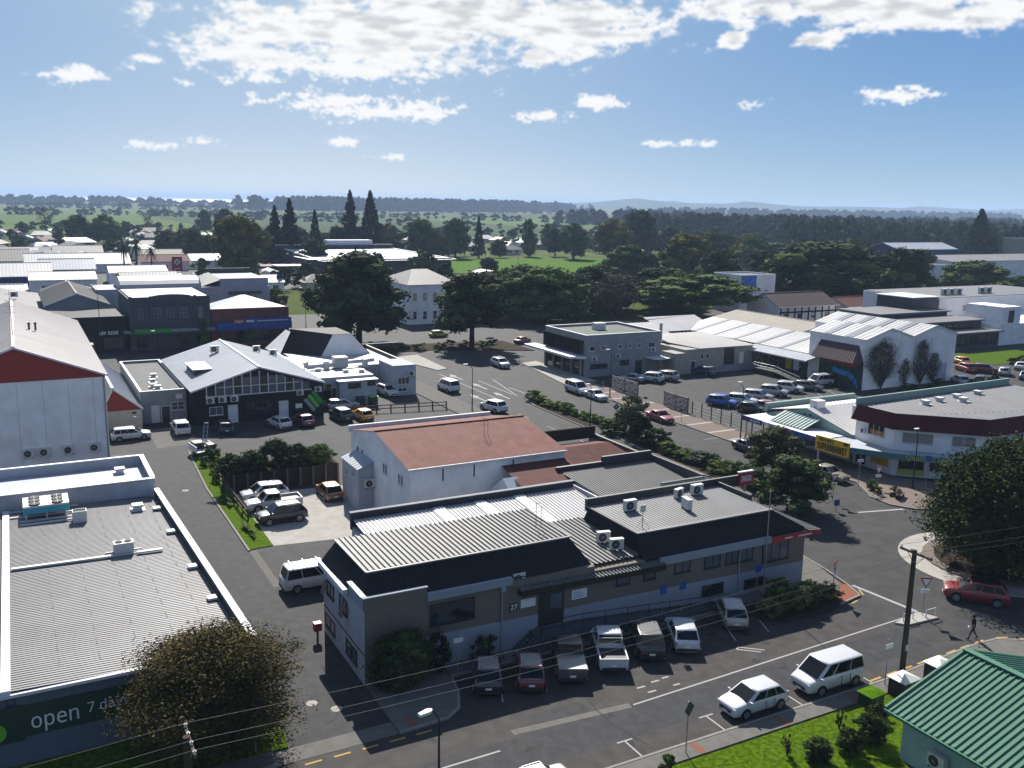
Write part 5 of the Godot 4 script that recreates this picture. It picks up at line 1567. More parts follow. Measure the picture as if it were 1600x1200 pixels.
# ---------------------------------------------------------------- the big store roof bottom left and the hall behind
func make_store() -> void:
	var t := thing("store_building", "large store with pale ribbed roof and dark green band lettered open 7 days", "building")
	var F := -49.4
	var w := MB.new()
	w.prism([Vector2(-40, -80.6), Vector2(9.35, -80.2), Vector2(10.45, F), Vector2(-40, F)], 0, 3.85)
	obj("wall", w, M["store_wall"], t)
	var r := MB.new()
	r.ribbed(V(10.15, 3.9, F - 0.1), V(9.1, 3.9, -80.0), V(-1.7, 4.12, -80.0), V(-1.7, 4.12, F - 0.1), 0.26, 0.03, 0.4)
	r.ribbed(V(-40, 3.6, -80.0), V(-40, 3.6, F - 0.1), V(-2.1, 4.0, F - 0.1), V(-2.1, 4.0, -80.0), 0.26, 0.03, 0.4)
	obj("roof", r, M["roof_zinc"], t)
	block("ridge_cap", V(-2.15, 3.9, -80.0), V(-1.7, 4.22, F), M["trim_white"], t)
	block("front_gutter", V(-40, 3.85, F - 0.12), V(10.2, 4.02, F + 0.14), M["trim_white"], t)
	var p := MB.new()
	p.prism([Vector2(9.1, -80.2), Vector2(9.4, -80.2), Vector2(10.5, F), Vector2(10.2, F)], 3.86, 4.5)
	obj("parapet", p, M["charcoal"], t)
	var pc := MB.new()
	pc.bar(V(9.27, 4.54, -80.2), V(10.37, 4.54, F), 0.42, 0.08)
	obj("coping", pc, M["trim_white"], t)
	for z in [-76.3, -70.3, -62.6, -56.8]: block("overflow_box", V(9.25 - (z + 80) * -0.036 - 0.9, 4.0, z - 0.3), V(9.25 - (z + 80) * -0.036 - 0.3, 4.15, z + 0.3), M["trim_white"], t)
	for x in [0.6, 2.6, 4.6, 6.6, 8.4]:
		for k in 14:
			var y: float = 4.12 - (x + 1.7) * 0.0188 + 0.034
			block("lap_screws", V(x - 0.025, y - 0.01, -52.2 - k * 2.0), V(x + 0.025, y + 0.004, -51.3 - k * 2.0), M["roof_grey"], t)
	block("sign_band", V(-40, 1.57, F), V(8.5, 3.28, F + 0.05), M["dark_green"], t)
	block("sign_band", V(-40, 1.42, F + 0.051), V(-1.2, 3.36, F + 0.08), M["dark_green"], t)
	text("lettering", "open", 0.80, V(0.2, 2.32, F + 0.06), 0, M["letter_white"], t, 2.2, "Droid Sans", 400)
	text("lettering", "7 days", 0.52, V(2.72, 2.42, F + 0.06), 0, M["letter_white"], t, 2.0, "Droid Sans", 400)
	var c := MB.new()
	c.tube(V(-2.55, 2.05, F + 0.08), V(-2.55, 2.05, F + 0.1), 0.52, 0.52, 30)
	obj("lime_disc", c, M["lime"], t)
	window(t, V(-1.75, 3.4, F + 0.01), 0, 0.4, 0.42, 1, 1, "blue_wall", "glass_grey", 0.05, false)
	settle(t, V(-10, 0, -65))
	t = thing("store_annex", "lower annex roof behind the big store roof with tall pale parapets", "building")
	block("wall", V(-40, 0, -88.4), V(9.2, 4.55, -80.7), M["wall_cool"], t)
	block("roof", V(-39.8, 4.56, -88.2), V(9.0, 4.62, -80.9), M["roof_blue_white"], t)
	block("parapet", V(-40, 3.9, -80.69), V(9.2, 5.35, -80.4), M["wall_cool"], t)
	block("parapet", V(-40, 4.56, -88.4), V(9.2, 5.4, -88.1), M["wall_cool"], t)
	block("parapet", V(8.95, 4.5, -88.09), V(9.2, 5.4, -80.7), M["wall_grey"], t)
	block("coping", V(-40, 5.35, -80.75), V(9.25, 5.42, -80.33), M["trim_white"], t)
	block("coping", V(8.88, 5.4, -88.09), V(9.28, 5.47, -80.76), M["trim_white"], t)
	block("coping", V(-40, 5.4, -88.47), V(9.28, 5.47, -88.1), M["trim_white"], t)
	settle(t, V(-10, 0, -84.5))
	roof_vent(V(7.0, 4.64, -86.0), "small boxy vent on the annex roof behind the big store roof")
	roof_vent(V(7.4, 3.98, -76.9), "small boxy vent near the lane-side corner of the big store roof")
	# roof plant: the six-fan chiller, the boxed duct and the twin-fan unit
	t = thing("chiller_unit", "white six-fan chiller with turquoise front on legs on the big store roof", "chiller", V(0.9, 4.1, -78.3))
	block("cabinet", V(-1.6, 0.75, -1.3), V(1.6, 1.15, 1.3), M["unit_white"], t)
	block("front_panel", V(-1.6, 0.55, 1.3), V(1.6, 1.0, 1.36), mat("turquoise", lin(0.01, 0.25, 0.32), 0.4), t)
	for x in [-1.45, 0.0, 1.45]:
		for z in [-1.1, 1.1]: block("leg", V(x - 0.06, 0, z - 0.06), V(x + 0.06, 0.75, z + 0.06), M["unit_white"], t)
	for x in [-0.8, 0.8]:
		for z in [-0.85, 0.0, 0.85]:
			var fb := MB.new()
			fb.tube(V(x, 1.15, z), V(x, 1.24, z), 0.40, 0.40, 20)
			var fan := obj("fan", fb, M["unit_dark"], t)
			var gb := MB.new()
			for i in 4: gb.bar(V(x, 1.25, z) + V(cos(i * PI / 4), 0, sin(i * PI / 4)) * 0.4, V(x, 1.25, z) - V(cos(i * PI / 4), 0, sin(i * PI / 4)) * 0.4, 0.02, 0.02)
			obj("guard", gb, M["steel"], fan)
	for z in [-1.2, 0.3, 1.5, 2.3]: block("support_rail", V(-2.6 if z < 1 else -1.9, 0.02, z - 0.06), V(2.3, 0.14, z + 0.06), M["unit_white"], t)
	t = thing("duct_box", "square roof duct box with dark mouth beside the six-fan chiller", "vent", V(3.1, 4.06, -75.6))
	block("casing", V(-0.5, 0, -0.4), V(0.5, 0.8, 0.4), M["unit_white"], t)
	block("mouth", V(-0.42, 0.8, -0.32), V(0.42, 0.82, 0.32), M["unit_dark"], t)
	for x in [-0.5, 0.44]: block("rim", V(x, 0.8, -0.4), V(x + 0.06, 0.88, 0.4), M["unit_white"], t)
	for z in [-0.4, 0.34]: block("rim", V(-0.44, 0.8, z), V(0.44, 0.88, z + 0.06), M["unit_white"], t)
	t = thing("cooling_unit", "white twin-fan cooling unit on pipes in the middle of the big store roof", "cooling unit", V(5.4, 4.0, -67.3))
	block("cabinet", V(-0.65, 0.12, -0.4), V(0.65, 0.85, 0.4), M["unit_white"], t)
	for x in [-0.3, 0.3]:
		var fb := MB.new()
		fb.tube(V(x, 0.85, 0), V(x, 0.9, 0), 0.24, 0.24, 18)
		obj("fan", fb, M["unit_dark"], t)
	for z in [-0.3, 0.45]: block("skid", V(-1.2, 0.02, z), V(1.2, 0.12, z + 0.1), M["unit_white"], t)
	t = thing("roof_pipe", "long white pipe run crossing the big store roof to the twin-fan unit", "pipe", V(0, 4.12, -66.7))
	var rp := MB.new()
	rp.bar(V(-1.6, 0.12, 0), V(4.7, 0.02, 0), 0.3, 0.12); rp.bar(V(6.2, 0.0, 0), V(7.9, -0.03, 0), 0.3, 0.12)
	obj("duct", rp, M["unit_white"], t)

	t = gabled("hall", "tall white hall with dark red gable and warm white roof", -9.2, 8.0, -158, -108.7, 9.6, 13.0, "z", "wall_white", "roof_warm", 0.76, 0.25, 0.5, "building", "", "barn_red")
	block("gable_band", V(-9.2, 9.3, -108.7), V(8.0, 9.6, -108.66), M["barn_red"], t)
	for k in 7: block("panel_joint", V(-8.0 + k * 2.45, 0.05, -108.7), V(-7.97 + k * 2.45, 9.28, -108.692), M["wall_grey"], t)
	block("downpipe", V(7.75, 0, -108.69), V(7.87, 9.3, -108.58), M["wall_grey"], t)
	for x in [1.2, 1.9]:
		var v := MB.new()
		v.tube(V(x, 12.2, -128), V(x, 13.0, -128), 0.12, 0.12, 8); v.tube(V(x, 13.0, -128), V(x, 13.2, -128), 0.2, 0.14, 8)
		obj("flue", v, M["trim_dark"], t)
	settle(t, V(-0.6, 0, -133))
	for k in [[0.02, "first heat pump from the left low on the white hall wall"], [1.55, "second heat pump from the left low on the white hall wall"], [3.9, "third heat pump from the left low on the white hall wall"], [6.5, "fourth and rightmost heat pump low on the white hall wall"]]:
		heat_pump(V(k[0], 1.05, -108.48), 0, k[1], 1.25)
	t = thing("aerial_mast", "thin rooftop aerial mast on the ridge of the red gabled hall", "aerial", V(-0.6, 13.1, -118))
	var am := MB.new()
	am.tube(V(0, 0, 0), V(0, 5.0, 0), 0.04, 0.03, 6)
	for y in [2.5, 3.2, 3.9, 4.6]: am.tube(V(-0.5, y, 0), V(0.5, y, 0), 0.02, 0.02, 5)
	obj("mast", am, M["pole_steel"], t)

	t = gabled("lean_building", "narrow building with small dark red gable beside the tall hall", 8.3, 12.9, -146, -121.6, 2.75, 5.4, "z", "cream", "roof_blue_white", 0.7, 0.15, 0.3, "building", "", "barn_red")
	block("gable_band", V(8.3, 2.6, -121.6), V(12.9, 2.76, -121.5), M["barn_red"], t)
	window(t, V(12.0, 1.5, -121.58), 0, 0.7, 0.9, 1, 2, "trim_white", "glass")
	block("vent_stack", V(8.1, 3.0, -140), V(9.0, 8.6, -138), M["charcoal"], t)
	settle(t, V(10.6, 0, -133.8))
	t = flat("flat_shop", "flat grey roofed shop rear with white sheet and door in its yard wall", 13.1, 18.7, -149, -124.3, 4.2, "wall_grey", "roof_flat", 0.35)
	door(t, V(16.1, 0, -124.28), 0, 1.0, 2.1, "trim_dark", "trim_white")
	block("leaning_sheet", V(14.3, 0.05, -124.27), V(15.3, 2.3, -124.2), M["trim_white"], t)
	window(t, V(17.6, 1.5, -124.28), 0, 1.6, 1.1, 2, 2, "trim_white", "glass_grey")
	block("notice", V(17.4, 3.0, -124.28), V(18.2, 3.6, -124.22), M["letter_white"], t)
	settle(t, V(15.9, 0, -136.6))
	for k in [[15.6, -132.0], [16.2, -136.0], [15.2, -128.6], [15.6, -127.2]]: roof_vent(V(k[0], 3.9, k[1]), ["white rooftop box vent second from the yard edge of the flat grey roof", "white rooftop box vent nearest the street on the flat grey roof", "white rooftop box vent third from the street on the flat grey roof", "white rooftop box vent nearest the yard edge of the flat grey roof"][[-132.0, -136.0, -128.6, -127.2].find(k[1])], 0.5)

# ---------------------------------------------------------------- mid-town buildings
func fence_posts(t: Node3D, a: Vector3, b: Vector3, n: int, high: float, m: String, thick := 0.08) -> void:
	for k in n + 1:
		var p := a.lerp(b, float(k) / n)
		block("post", p - V(thick / 2, 0, thick / 2), p + V(thick / 2, high, thick / 2), M[m], t)

func make_midtown() -> void:
	# black building with glazed gable
	var t := gabled("gym_building", "black fronted building with glazed white gable and striped green emblem", 18.9, 35.7, -146, -120.5, 4.6, 7.15, "z", "black_wall", "roof_blue_white", 0.9, 0.35)
	block("end_pier", V(34.2, 0, -120.5), V(35.75, 4.6, -120.2), M["black_wall"], t)
	var fr := node("gable_window", V(0, 0, 0), 0, t)
	for k in 12:
		var x0 := 20.6 + k * 1.12
		var x1 := x0 + 1.12
		var y0 := minf(4.62 + (7.15 - 4.6) * (1.0 - absf(x0 - 27.3) / 8.4), 4.62 + (7.15 - 4.6) * (1.0 - absf(x1 - 27.3) / 8.4)) - 0.25
		block("frame", V(x0 - 0.06, 3.7, -120.5), V(x0 + 0.06, y0 + 0.1, -120.36), M["trim_white"], fr)
		for h in [[3.75, minf(4.75, y0)], [4.82, minf(5.9, y0)]]:
			if h[1] - h[0] > 0.25: block("pane", V(x0 + 0.08, h[0], -120.49), V(x1 - 0.08, h[1], -120.42), M["glass_grey"] if k % 3 else M["glass"], fr)
	block("frame", V(20.4, 3.6, -120.5), V(34.2, 3.72, -120.34), M["trim_white"], fr)
	block("frame", V(22.0, 4.74, -120.495), V(32.6, 4.83, -120.37), M["trim_white"], fr)
	door(t, V(23.8, 0, -120.48), 0, 1.1, 2.3, "trim_white", "trim_white")
	door(t, V(30.4, 0, -120.48), 0, 1.1, 2.3, "trim_white", "trim_white")
	window(t, V(21.7, 1.2, -120.48), 0, 1.7, 1.1, 2, 1, "trim_white", "glass_grey")
	window(t, V(27.2, 1.1, -120.48), 0, 3.0, 1.4, 3, 1, "trim_dark", "glass")
	block("notice", V(32.0, 1.2, -120.5), V(32.9, 1.8, -120.44), M["letter_white"], t)
	block("light_well", V(20.4, 4.9, -134), V(22.6, 5.9, -128), M["charcoal"], t)
	block("light_well_rim", V(20.2, 5.9, -134.2), V(22.8, 6.0, -127.8), M["trim_white"], t)
	# green emblem: three slanted rounded bars
	for k in 3:
		var e := MB.new()
		var cx := 34.9 - k * 0.52
		var cy := 2.55 - k * 0.48
		var d := Vector2(0.72, -0.95) * 0.78
		var n := Vector2(0.95, 0.72).normalized() * 0.27
		var c := Vector2(cx, cy)
		var po := []
		for a in 9:
			var an := PI * a / 8.0
			po.append(c + d * 0.9 + n * cos(an) + d.normalized() * 0.27 * sin(an))
		for a in 9:
			var an := PI * a / 8.0
			po.append(c - d * 0.9 - n * cos(an) - d.normalized() * 0.27 * sin(an))
		for i in range(1, po.size() - 1): e.tri(V(po[0].x, po[0].y, -120.18), V(po[i + 1].x, po[i + 1].y, -120.18), V(po[i].x, po[i].y, -120.18))
		obj("emblem_bar", e, M[["green_sign", "lime", "roof_sage"][k]], t)
	settle(t, V(27.3, 0, -133))
	for k in [[21.0, "first of three heat pumps under the glazed gable"], [22.5, "second of three heat pumps under the glazed gable"], [24.0, "third of three heat pumps under the glazed gable"]]: heat_pump(V(k[0], 2.75, -120.3), 0, k[1], 1.1)
	heat_pump(V(32.6, 2.9, -120.3), 0, "heat pump left of the striped green emblem", 1.0)
	heat_pump(V(35.0, 3.25, -120.0), 0, "heat pump above the striped green emblem", 1.0)
	heat_pump(V(25.0, 6.55, -138), 0, "heat pump on the left slope of the blue-white gabled roof", 1.3)
	heat_pump(V(31.6, 5.9, -140.5), 0, "heat pump on the right slope of the blue-white gabled roof", 1.2)
	heat_pump(V(34.2, 5.1, -141), 0, "heat pump at the far right eave of the blue-white gabled roof", 1.2)
	# white restaurant with steep black roof
	t = thing("restaurant", "white low building with steep black roof and rooftop ducts", "building")
	block("wall", V(36.2, 0, -150), V(45.0, 3.85, -126.0), M["wall_cool"], t)
	block("wall", V(45.0, 0, -150), V(52.4, 3.9, -134), M["wall_cool"], t)
	block("front_wing", V(39.4, 0, -125.99), V(44.9, 3.5, -124.5), M["wall_cool"], t)
	block("corner_block", V(48.7, 0, -133.99), V(52.4, 4.6, -128.0), M["wall_cool"], t)
	block("roof_deck", V(36.2, 3.86, -150), V(52.4, 3.95, -134.01), M["roof_white"], t)
	block("roof_deck", V(36.2, 3.86, -134), V(45.0, 3.95, -126.0), M["roof_white"], t)
	block("front_roof", V(39.2, 3.51, -125.98), V(45.1, 3.6, -124.2), M["trim_white"], t)
	block("parapet", V(36.2, 3.96, -150), V(36.5, 4.4, -126), M["trim_white"], t)
	block("parapet", V(52.1, 3.96, -150), V(52.4, 4.5, -134.02), M["charcoal"], t)
	block("parapet", V(44.6, 3.96, -150.3), V(58.0, 4.6, -150.01), M["charcoal"], t)
	var g := MB.new()
	g.quad(V(42.6, 3.9, -144.0), V(50.8, 3.9, -144.0), V(47.6, 7.4, -144.0), V(44.6, 7.4, -144.0))
	obj("steep_gable", g, M["wall_white"], t)
	g = MB.new()
	g.quad(V(36.5, 3.9, -156.0), V(36.5, 3.9, -146.6), V(39.2, 7.4, -149.5), V(39.2, 7.4, -152.5))
	obj("steep_gable", g, M["wall_white"], t)
	var sr := MB.new()
	sr.quad(V(42.5, 3.85, -143.9), V(44.55, 7.45, -143.9), V(40.0, 7.45, -152.5), V(36.4, 3.85, -150.5))
	sr.quad(V(44.55, 7.45, -143.9), V(47.65, 7.45, -143.9), V(47.65, 7.45, -152), V(40.0, 7.45, -152.5))
	sr.quad(V(47.65, 7.45, -143.9), V(51.0, 3.85, -143.9), V(51.0, 3.85, -152), V(47.65, 7.45, -152))
	sr.quad(V(36.4, 3.85, -150.5), V(40.0, 7.45, -152.5), V(47.65, 7.45, -152), V(47.65, 3.85, -155))
	obj("steep_roof", sr, M["roof_black"], t)
	window(t, V(41.6, 2.5, -124.48), 0, 1.9, 0.7, 2, 1, "trim_dark", "glass")
	window(t, V(44.1, 2.7, -124.48), 0, 1.2, 0.7, 1, 1, "trim_dark", "glass")
	window(t, V(50.4, 1.7, -127.98), 0, 1.9, 1.1, 3, 1, "trim_white", "glass")
	window(t, V(50.2, 0.6, -127.98), 0, 1.4, 0.6, 2, 1, "trim_white", "glass")
	door(t, V(39.0, 0, -125.97), 0, 0.6, 2.4, "trim_dark", "trim_white")
	window(t, V(37.5, 0.8, -125.98), 0, 2.2, 2.2, 3, 1, "trim_dark", "glass")
	settle(t, V(45, 0, -140))
	t = thing("roof_plant", "louvred cooling tower with white ducts on the restaurant roof", "cooling unit", V(42.2, 3.96, -133.0))
	block("tower", V(-1.0, 0.15, -0.9), V(1.0, 1.7, 0.9), M["unit_white"], t)
	for k in 6: block("louvre", V(-1.02, 0.35 + k * 0.2, 0.9), V(1.02, 0.42 + k * 0.2, 0.96), M["steel"], t)
	var du := MB.new()
	du.tube(V(-5.2, 0.5, 0.5), V(-1.0, 0.6, 0.3), 0.35, 0.35, 12); du.tube(V(1.0, 0.8, 0.2), V(5.5, 0.8, -0.5), 0.3, 0.3, 12); du.tube(V(-5.2, 0.5, 0.5), V(-5.4, 1.3, 0.5), 0.4, 0.4, 12)
	obj("duct", du, M["unit_white"], t)
	for x in [-2.6, 3.4]: block("support", V(x, 0, 0.1), V(x + 0.7, 1.2, 0.9), M["unit_white"], t)
	heat_pump(V(51.6, 2.9, -127.7), 0, "heat pump high on the corner of the white restaurant", 1.1)
	for k in [[38.4, -131.5], [41.8, -129.0], [44.0, -128.4]]: roof_vent(V(k[0], 3.97, k[1]), {38.4: "leftmost round-topped vent at the front of the restaurant roof", 41.8: "middle vent at the front of the restaurant roof", 44.0: "rightmost vent at the front of the restaurant roof"}[k[0]], 0.4)
	# shops across the far street
	t = thing("bike_shop", "black single storey shop front lettered MY RIDE", "shop")
	block("wall", V(-6, 0, -200), V(17.9, 6.6, -186.6), M["black_wall"], t)
	block("awning", V(4, 3.0, -186.59), V(17.8, 3.3, -184.2), M["black_wall"], t)
	block("fascia", V(4, 3.3, -184.3), V(17.8, 4.3, -184.2), M["black_wall"], t)
	text("lettering", "MY RIDE", 0.62, V(14.7, 3.85, -184.18), 0, M["letter_white"], t, 3.2)
	for k in 3:
		var e := MB.new()
		e.quad(V(17.0 + k * 0.4, 4.1, -184.17), V(17.6 + k * 0.4, 3.5, -184.17), V(17.9 + k * 0.4, 3.5, -184.17), V(17.3 + k * 0.4, 4.1, -184.17))
		obj("slash", e, M["roof_sage"], t)
	block("coping", V(-6, 6.6, -186.8), V(17.9, 6.7, -186.4), M["wall_grey"], t)
	window(t, V(15.6, 0.6, -186.58), 0, 3.4, 2.2, 4, 1, "trim_dark", "glass_grey")
	window(t, V(10.4, 0.6, -186.58), 0, 4.0, 2.2, 3, 1, "trim_dark", "glass")
	settle(t, V(6, 0, -193))
	t = thing("grey_two_storey_shop", "dark slate two storey shop with arched parapet and green shop band", "shop")
	block("wall", V(18.6, 0, -206), V(33.2, 9.7, -186.5), M["slate_wall"], t)
	for x in [18.6, 22.2, 30.2, 32.7]: block("pilaster", V(x, 3.6, -186.5), V(x + 0.55, 10.2, -186.25), M["slate_wall"], t)
	block("parapet", V(18.6, 9.7, -187), V(33.2, 10.0, -186.4), M["slate_wall"], t)
	var pp := MB.new()
	for i in 10:
		var a0 := PI * i / 10.0
		var a1 := PI * (i + 1) / 10.0
		pp.quad(V(26.2 - cos(a0) * 3.8, 10.0, -186.45), V(26.2 - cos(a1) * 3.8, 10.0, -186.45), V(26.2 - cos(a1) * 3.8, 10.0 + sin(a1) * 0.5, -186.45), V(26.2 - cos(a0) * 3.8, 10.0 + sin(a0) * 0.5, -186.45))
	obj("arched_parapet", pp, M["slate_wall"], t)
	block("roof_deck", V(19, 9.75, -205), V(33, 9.95, -187.2), M["roof_warm"], t)
	block("cornice", V(18.5, 8.55, -186.5), V(33.3, 8.8, -186.2), M["slate_wall"], t)
	for x in [23.6, 25.9, 28.3]: window(t, V(x, 5.9, -186.48), 0, 1.5, 2.0, 2, 2, "wall_grey", "glass_grey")
	for x in [20.6, 31.4]: window(t, V(x, 5.7, -186.48), 0, 0.8, 2.3, 1, 2, "wall_grey", "glass_grey")
	block("awning", V(18.6, 3.3, -186.49), V(33.6, 3.45, -183.9), M["slate_wall"], t)
	block("green_band", V(19.0, 3.5, -183.95), V(25.6, 4.3, -183.85), M["green_sign"], t)
	block("pale_band", V(25.62, 3.6, -183.95), V(33.6, 4.15, -183.85), M["wall_grey"], t)
	for x in [20.5, 23.2, 25.2, 28.4, 31.4]: window(t, V(x, 0.4, -186.47), 0, 1.9, 2.3, 2, 1, "trim_dark", "glass_grey" if x == 23.2 or x == 25.2 else "glass")
	settle(t, V(26, 0, -196))
	t = thing("liquor_shop", "red walled corner shop with long blue sign band", "shop")
	block("wall", V(33.4, 0, -200), V(48.6, 4.4, -186.5), M["barn_red"], t)
	block("red_parapet", V(33.4, 4.4, -187.2), V(48.6, 7.3, -186.3), M["roof_red"], t)
	var hip := MB.new()
	hip.quad(V(33.4, 7.2, -187.2), V(48.6, 7.2, -187.2), V(41.5, 9.3, -193), V(40.5, 9.3, -193)); hip.quad(V(48.6, 7.2, -187.2), V(48.6, 6.6, -199), V(41.5, 9.3, -193), V(41.5, 9.3, -193))
	hip.quad(V(48.6, 6.6, -199), V(33.4, 6.6, -199), V(40.5, 9.3, -193), V(41.5, 9.3, -193)); hip.quad(V(33.4, 6.6, -199), V(33.4, 7.2, -187.2), V(40.5, 9.3, -193), V(40.5, 9.3, -193))
	obj("hip_roof", hip, M["roof_blue_white"], t)
	block("blue_band", V(34.0, 3.2, -186.3), V(48.7, 4.7, -184.4), M["blue_sign"], t)
	block("red_badge", V(37.2, 4.6, -184.5), V(39.4, 5.4, -184.3), M["red_sign"], t)
	block("blue_badge", V(39.42, 4.5, -184.5), V(48.6, 5.5, -184.4), M["blue_sign"], t)
	text("lettering", "Super", 0.5, V(38.3, 5.0, -184.28), 0, M["letter_white"], t, 1.7, "Droid Sans", 700, true)
	block("lettering", V(39.7, 4.75, -184.39), V(41.2, 5.15, -184.37), M["letter_white"], t)
	block("lettering", V(41.8, 4.85, -184.39), V(48.0, 5.02, -184.37), M["letter_white"], t)
	for x in [36.0, 38.9, 42.0, 44.2, 46.4]: window(t, V(x, 0.6, -186.47), 0, 2.0, 2.2, 2, 1, "trim_dark", "glass")
	settle(t, V(41, 0, -193))

	# roofs behind the shops
	t = gabled("grey_shed", "grey gabled shed with rusting ridge behind the black shop", 5.0, 16.4, -232, -202, 7.4, 9.6, "z", "wall_grey", "roof_grey", 0.9, 0.3)
	settle(t, V(10.7, 0, -217))
	t = gabled("pale_shed", "low pale grey roofed shed at the left edge behind the hall", -16, 4.6, -250, -208, 5.4, 7.2, "z", "wall_grey", "roof_zinc", 0.9, 0.3)
	settle(t, V(-6, 0, -229))
	heat_pump(V(-0.2, 6.7, -228), 0, "small vent box high on the pale shed roof at the left edge", 1.6)
	t = thing("long_white_shop", "long pale blue-white commercial building with barrel roof behind the slate shop", "building")
	block("wall", V(15.5, 0, -232), V(53, 8.6, -220), M["roof_blue_white"], t)
	block("wall", V(42, 0, -240), V(53, 10.2, -221), M["wall_cool"], t)
	var br := MB.new()
	for i in 8:
		var a0 := PI * i / 8.0
		var a1 := PI * (i + 1) / 8.0
		br.quad(V(20.5, 8.5 + sin(a0) * 2.4, -220.5 - 6 + cos(a0) * 6), V(37.5, 8.5 + sin(a0) * 2.4, -226.5 + cos(a0) * 6), V(37.5, 8.5 + sin(a1) * 2.4, -226.5 + cos(a1) * 6), V(20.5, 8.5 + sin(a1) * 2.4, -226.5 + cos(a1) * 6))
		for x in [20.4, 37.6]: br.tri(V(x, 8.5, -226.5), V(x, 8.5 + sin(a0) * 2.6, -226.5 + cos(a0) * 6.3), V(x, 8.5 + sin(a1) * 2.6, -226.5 + cos(a1) * 6.3))
	obj("barrel_roof", br, M["roof_white"], t)
	var sl := MB.new()
	sl.quad(V(37.8, 8.7, -221), V(42.4, 10.2, -221), V(42.4, 10.6, -238), V(37.8, 9.0, -238))
	obj("slope_roof", sl, M["roof_zinc"], t)
	block("parapet", V(42, 10.2, -240), V(53, 11.4, -239.7), M["charcoal"], t)
	block("roof_edge", V(42, 10.2, -221.3), V(53.1, 10.4, -220.8), M["trim_white"], t)
	block("awning", V(43.5, 7.0, -220), V(51, 7.4, -218.9), M["charcoal"], t)
	window(t, V(45.2, 5.2, -219.98), 0, 2.6, 1.0, 4, 1, "trim_white", "glass")
	settle(t, V(34, 0, -228))
	t = gabled("blue_workshop", "navy blue workshop with white roof among the far roofs", 8.0, 25.6, -372, -357.8, 3.4, 6.6, "x", "blue_wall", "roof_blue_white", 1.0, 0.3)
	for x in [16.5, 20.8, 23.6]: window(t, V(x, 1.0, -357.78), 0, 2.4, 1.6, 2, 1, "trim_white", "glass_grey")
	settle(t, V(17, 0, -365))
	t = gabled("blue_store", "long white roofed store with navy front at the far left edge", -40, 11.0, -352, -333, 3.2, 6.8, "x", "blue_wall", "roof_white", 1.0, 0.3)
	settle(t, V(-14, 0, -342))
	t = gabled("long_gable", "long white gabled roof behind the navy workshop", 4, 40, -402, -384, 3.4, 7.0, "x", "wall_white", "roof_white", 1.0, 0.3)
	settle(t, V(22, 0, -393))
	t = gabled("grey_gable", "grey roofed building at the left edge behind the navy front store", -30, 6, -425, -404, 3.6, 7.6, "x", "wall_grey", "roof_grey", 1.0, 0.3)
	settle(t, V(-12, 0, -415))
	t = gabled("small_shed", "small white roofed shed below the navy front store", -3.4, 3.0, -290, -280, 3.6, 4.8, "x", "wall_grey", "roof_white", 1.0, 0.2)
	settle(t, V(0, 0, -285))
	t = thing("arts_hall", "broad flat civic hall with pale sunken roof and rooftop plant behind the big tree", "building")
	block("wall", V(100, 0, -400), V(160, 6.0, -352), M["charcoal"], t)
	var ah := MB.new()
	ah.ribbed(V(104, 5.4, -350), V(161, 5.4, -350), V(148, 8.0, -390), V(101, 8.0, -390), 1.5, 0.06)
	obj("roof", ah, M["roof_blue_white"], t)
	block("upper_band", V(97, 8.0, -391.5), V(149, 9.6, -390.5), M["charcoal"], t)
	block("rail", V(97, 9.6, -391.3), V(149, 9.9, -390.9), M["trim_white"], t)
	block("plant_room", V(120, 9.0, -398), V(140, 11.6, -392), M["wall_white"], t)
	var ed := MB.new()
	ed.bar(V(161, 5.5, -350), V(148, 8.1, -390), 1.0, 0.4); ed.bar(V(104, 5.5, -350), V(101, 8.1, -390), 1.0, 0.4)
	obj("roof_edge", ed, M["trim_white"], t)
	settle(t, V(128, 0, -375))
	t = thing("red_sign_panel", "square red sign panel with white emblem on the far car park", "sign", V(55.9, 0, -377.8))
	block("panel", V(-1.9, 0.4, -0.2), V(1.9, 6.2, 0.2), M["red_sign"], t)
	var emb := block("emblem", V(-0.9, 3.2, 0.2), V(0.9, 5.0, 0.26), M["letter_white"], t)
	emb.rotation.z = PI / 4
	var emb2 := block("emblem_centre", V(-0.45, 3.65, 0.26), V(0.45, 4.55, 0.3), M["red_sign"], t)
	emb2.rotation.z = PI / 4
	block("lettering", V(-1.1, 1.4, 0.2), V(1.1, 1.7, 0.26), M["letter_white"], t)
	t = thing("maroon_shop", "low maroon shop with white canopy beside the far car park", "shop")
	block("wall", V(79, 0, -368), V(99, 3.4, -357), mat("maroon", lin(0.06, 0.012, 0.025), 0.7), t)
	block("canopy", V(88, 3.45, -360), V(99, 3.8, -352), M["trim_white"], t)
	block("lettering", V(81, 2.2, -356.98), V(85.5, 2.7, -356.9), M["letter_white"], t)
	settle(t, V(89, 0, -362))
	t = thing("old_house", "old white two storey hotel with dark hip roof half hidden by street trees", "building")
	block("wall", V(81.5, 0, -222), V(94, 9.4, -203.4), M["wall_white"], t)
	var hr := MB.new()
	hr.quad(V(81, 9.4, -203), V(94.5, 9.4, -203), V(90, 12.4, -212.5), V(86, 12.4, -212.5)); hr.quad(V(81, 9.4, -222.4), V(81, 9.4, -203), V(86, 12.4, -212.5), V(86, 12.4, -212.5)); hr.quad(V(94.5, 9.4, -203), V(94.5, 9.4, -222.4), V(90, 12.4, -212.5), V(90, 12.4, -212.5)); hr.quad(V(94.5, 9.4, -222.4), V(81, 9.4, -222.4), V(86, 12.4, -212.5), V(90, 12.4, -212.5))
	obj("roof", hr, M["roof_grey"], t)
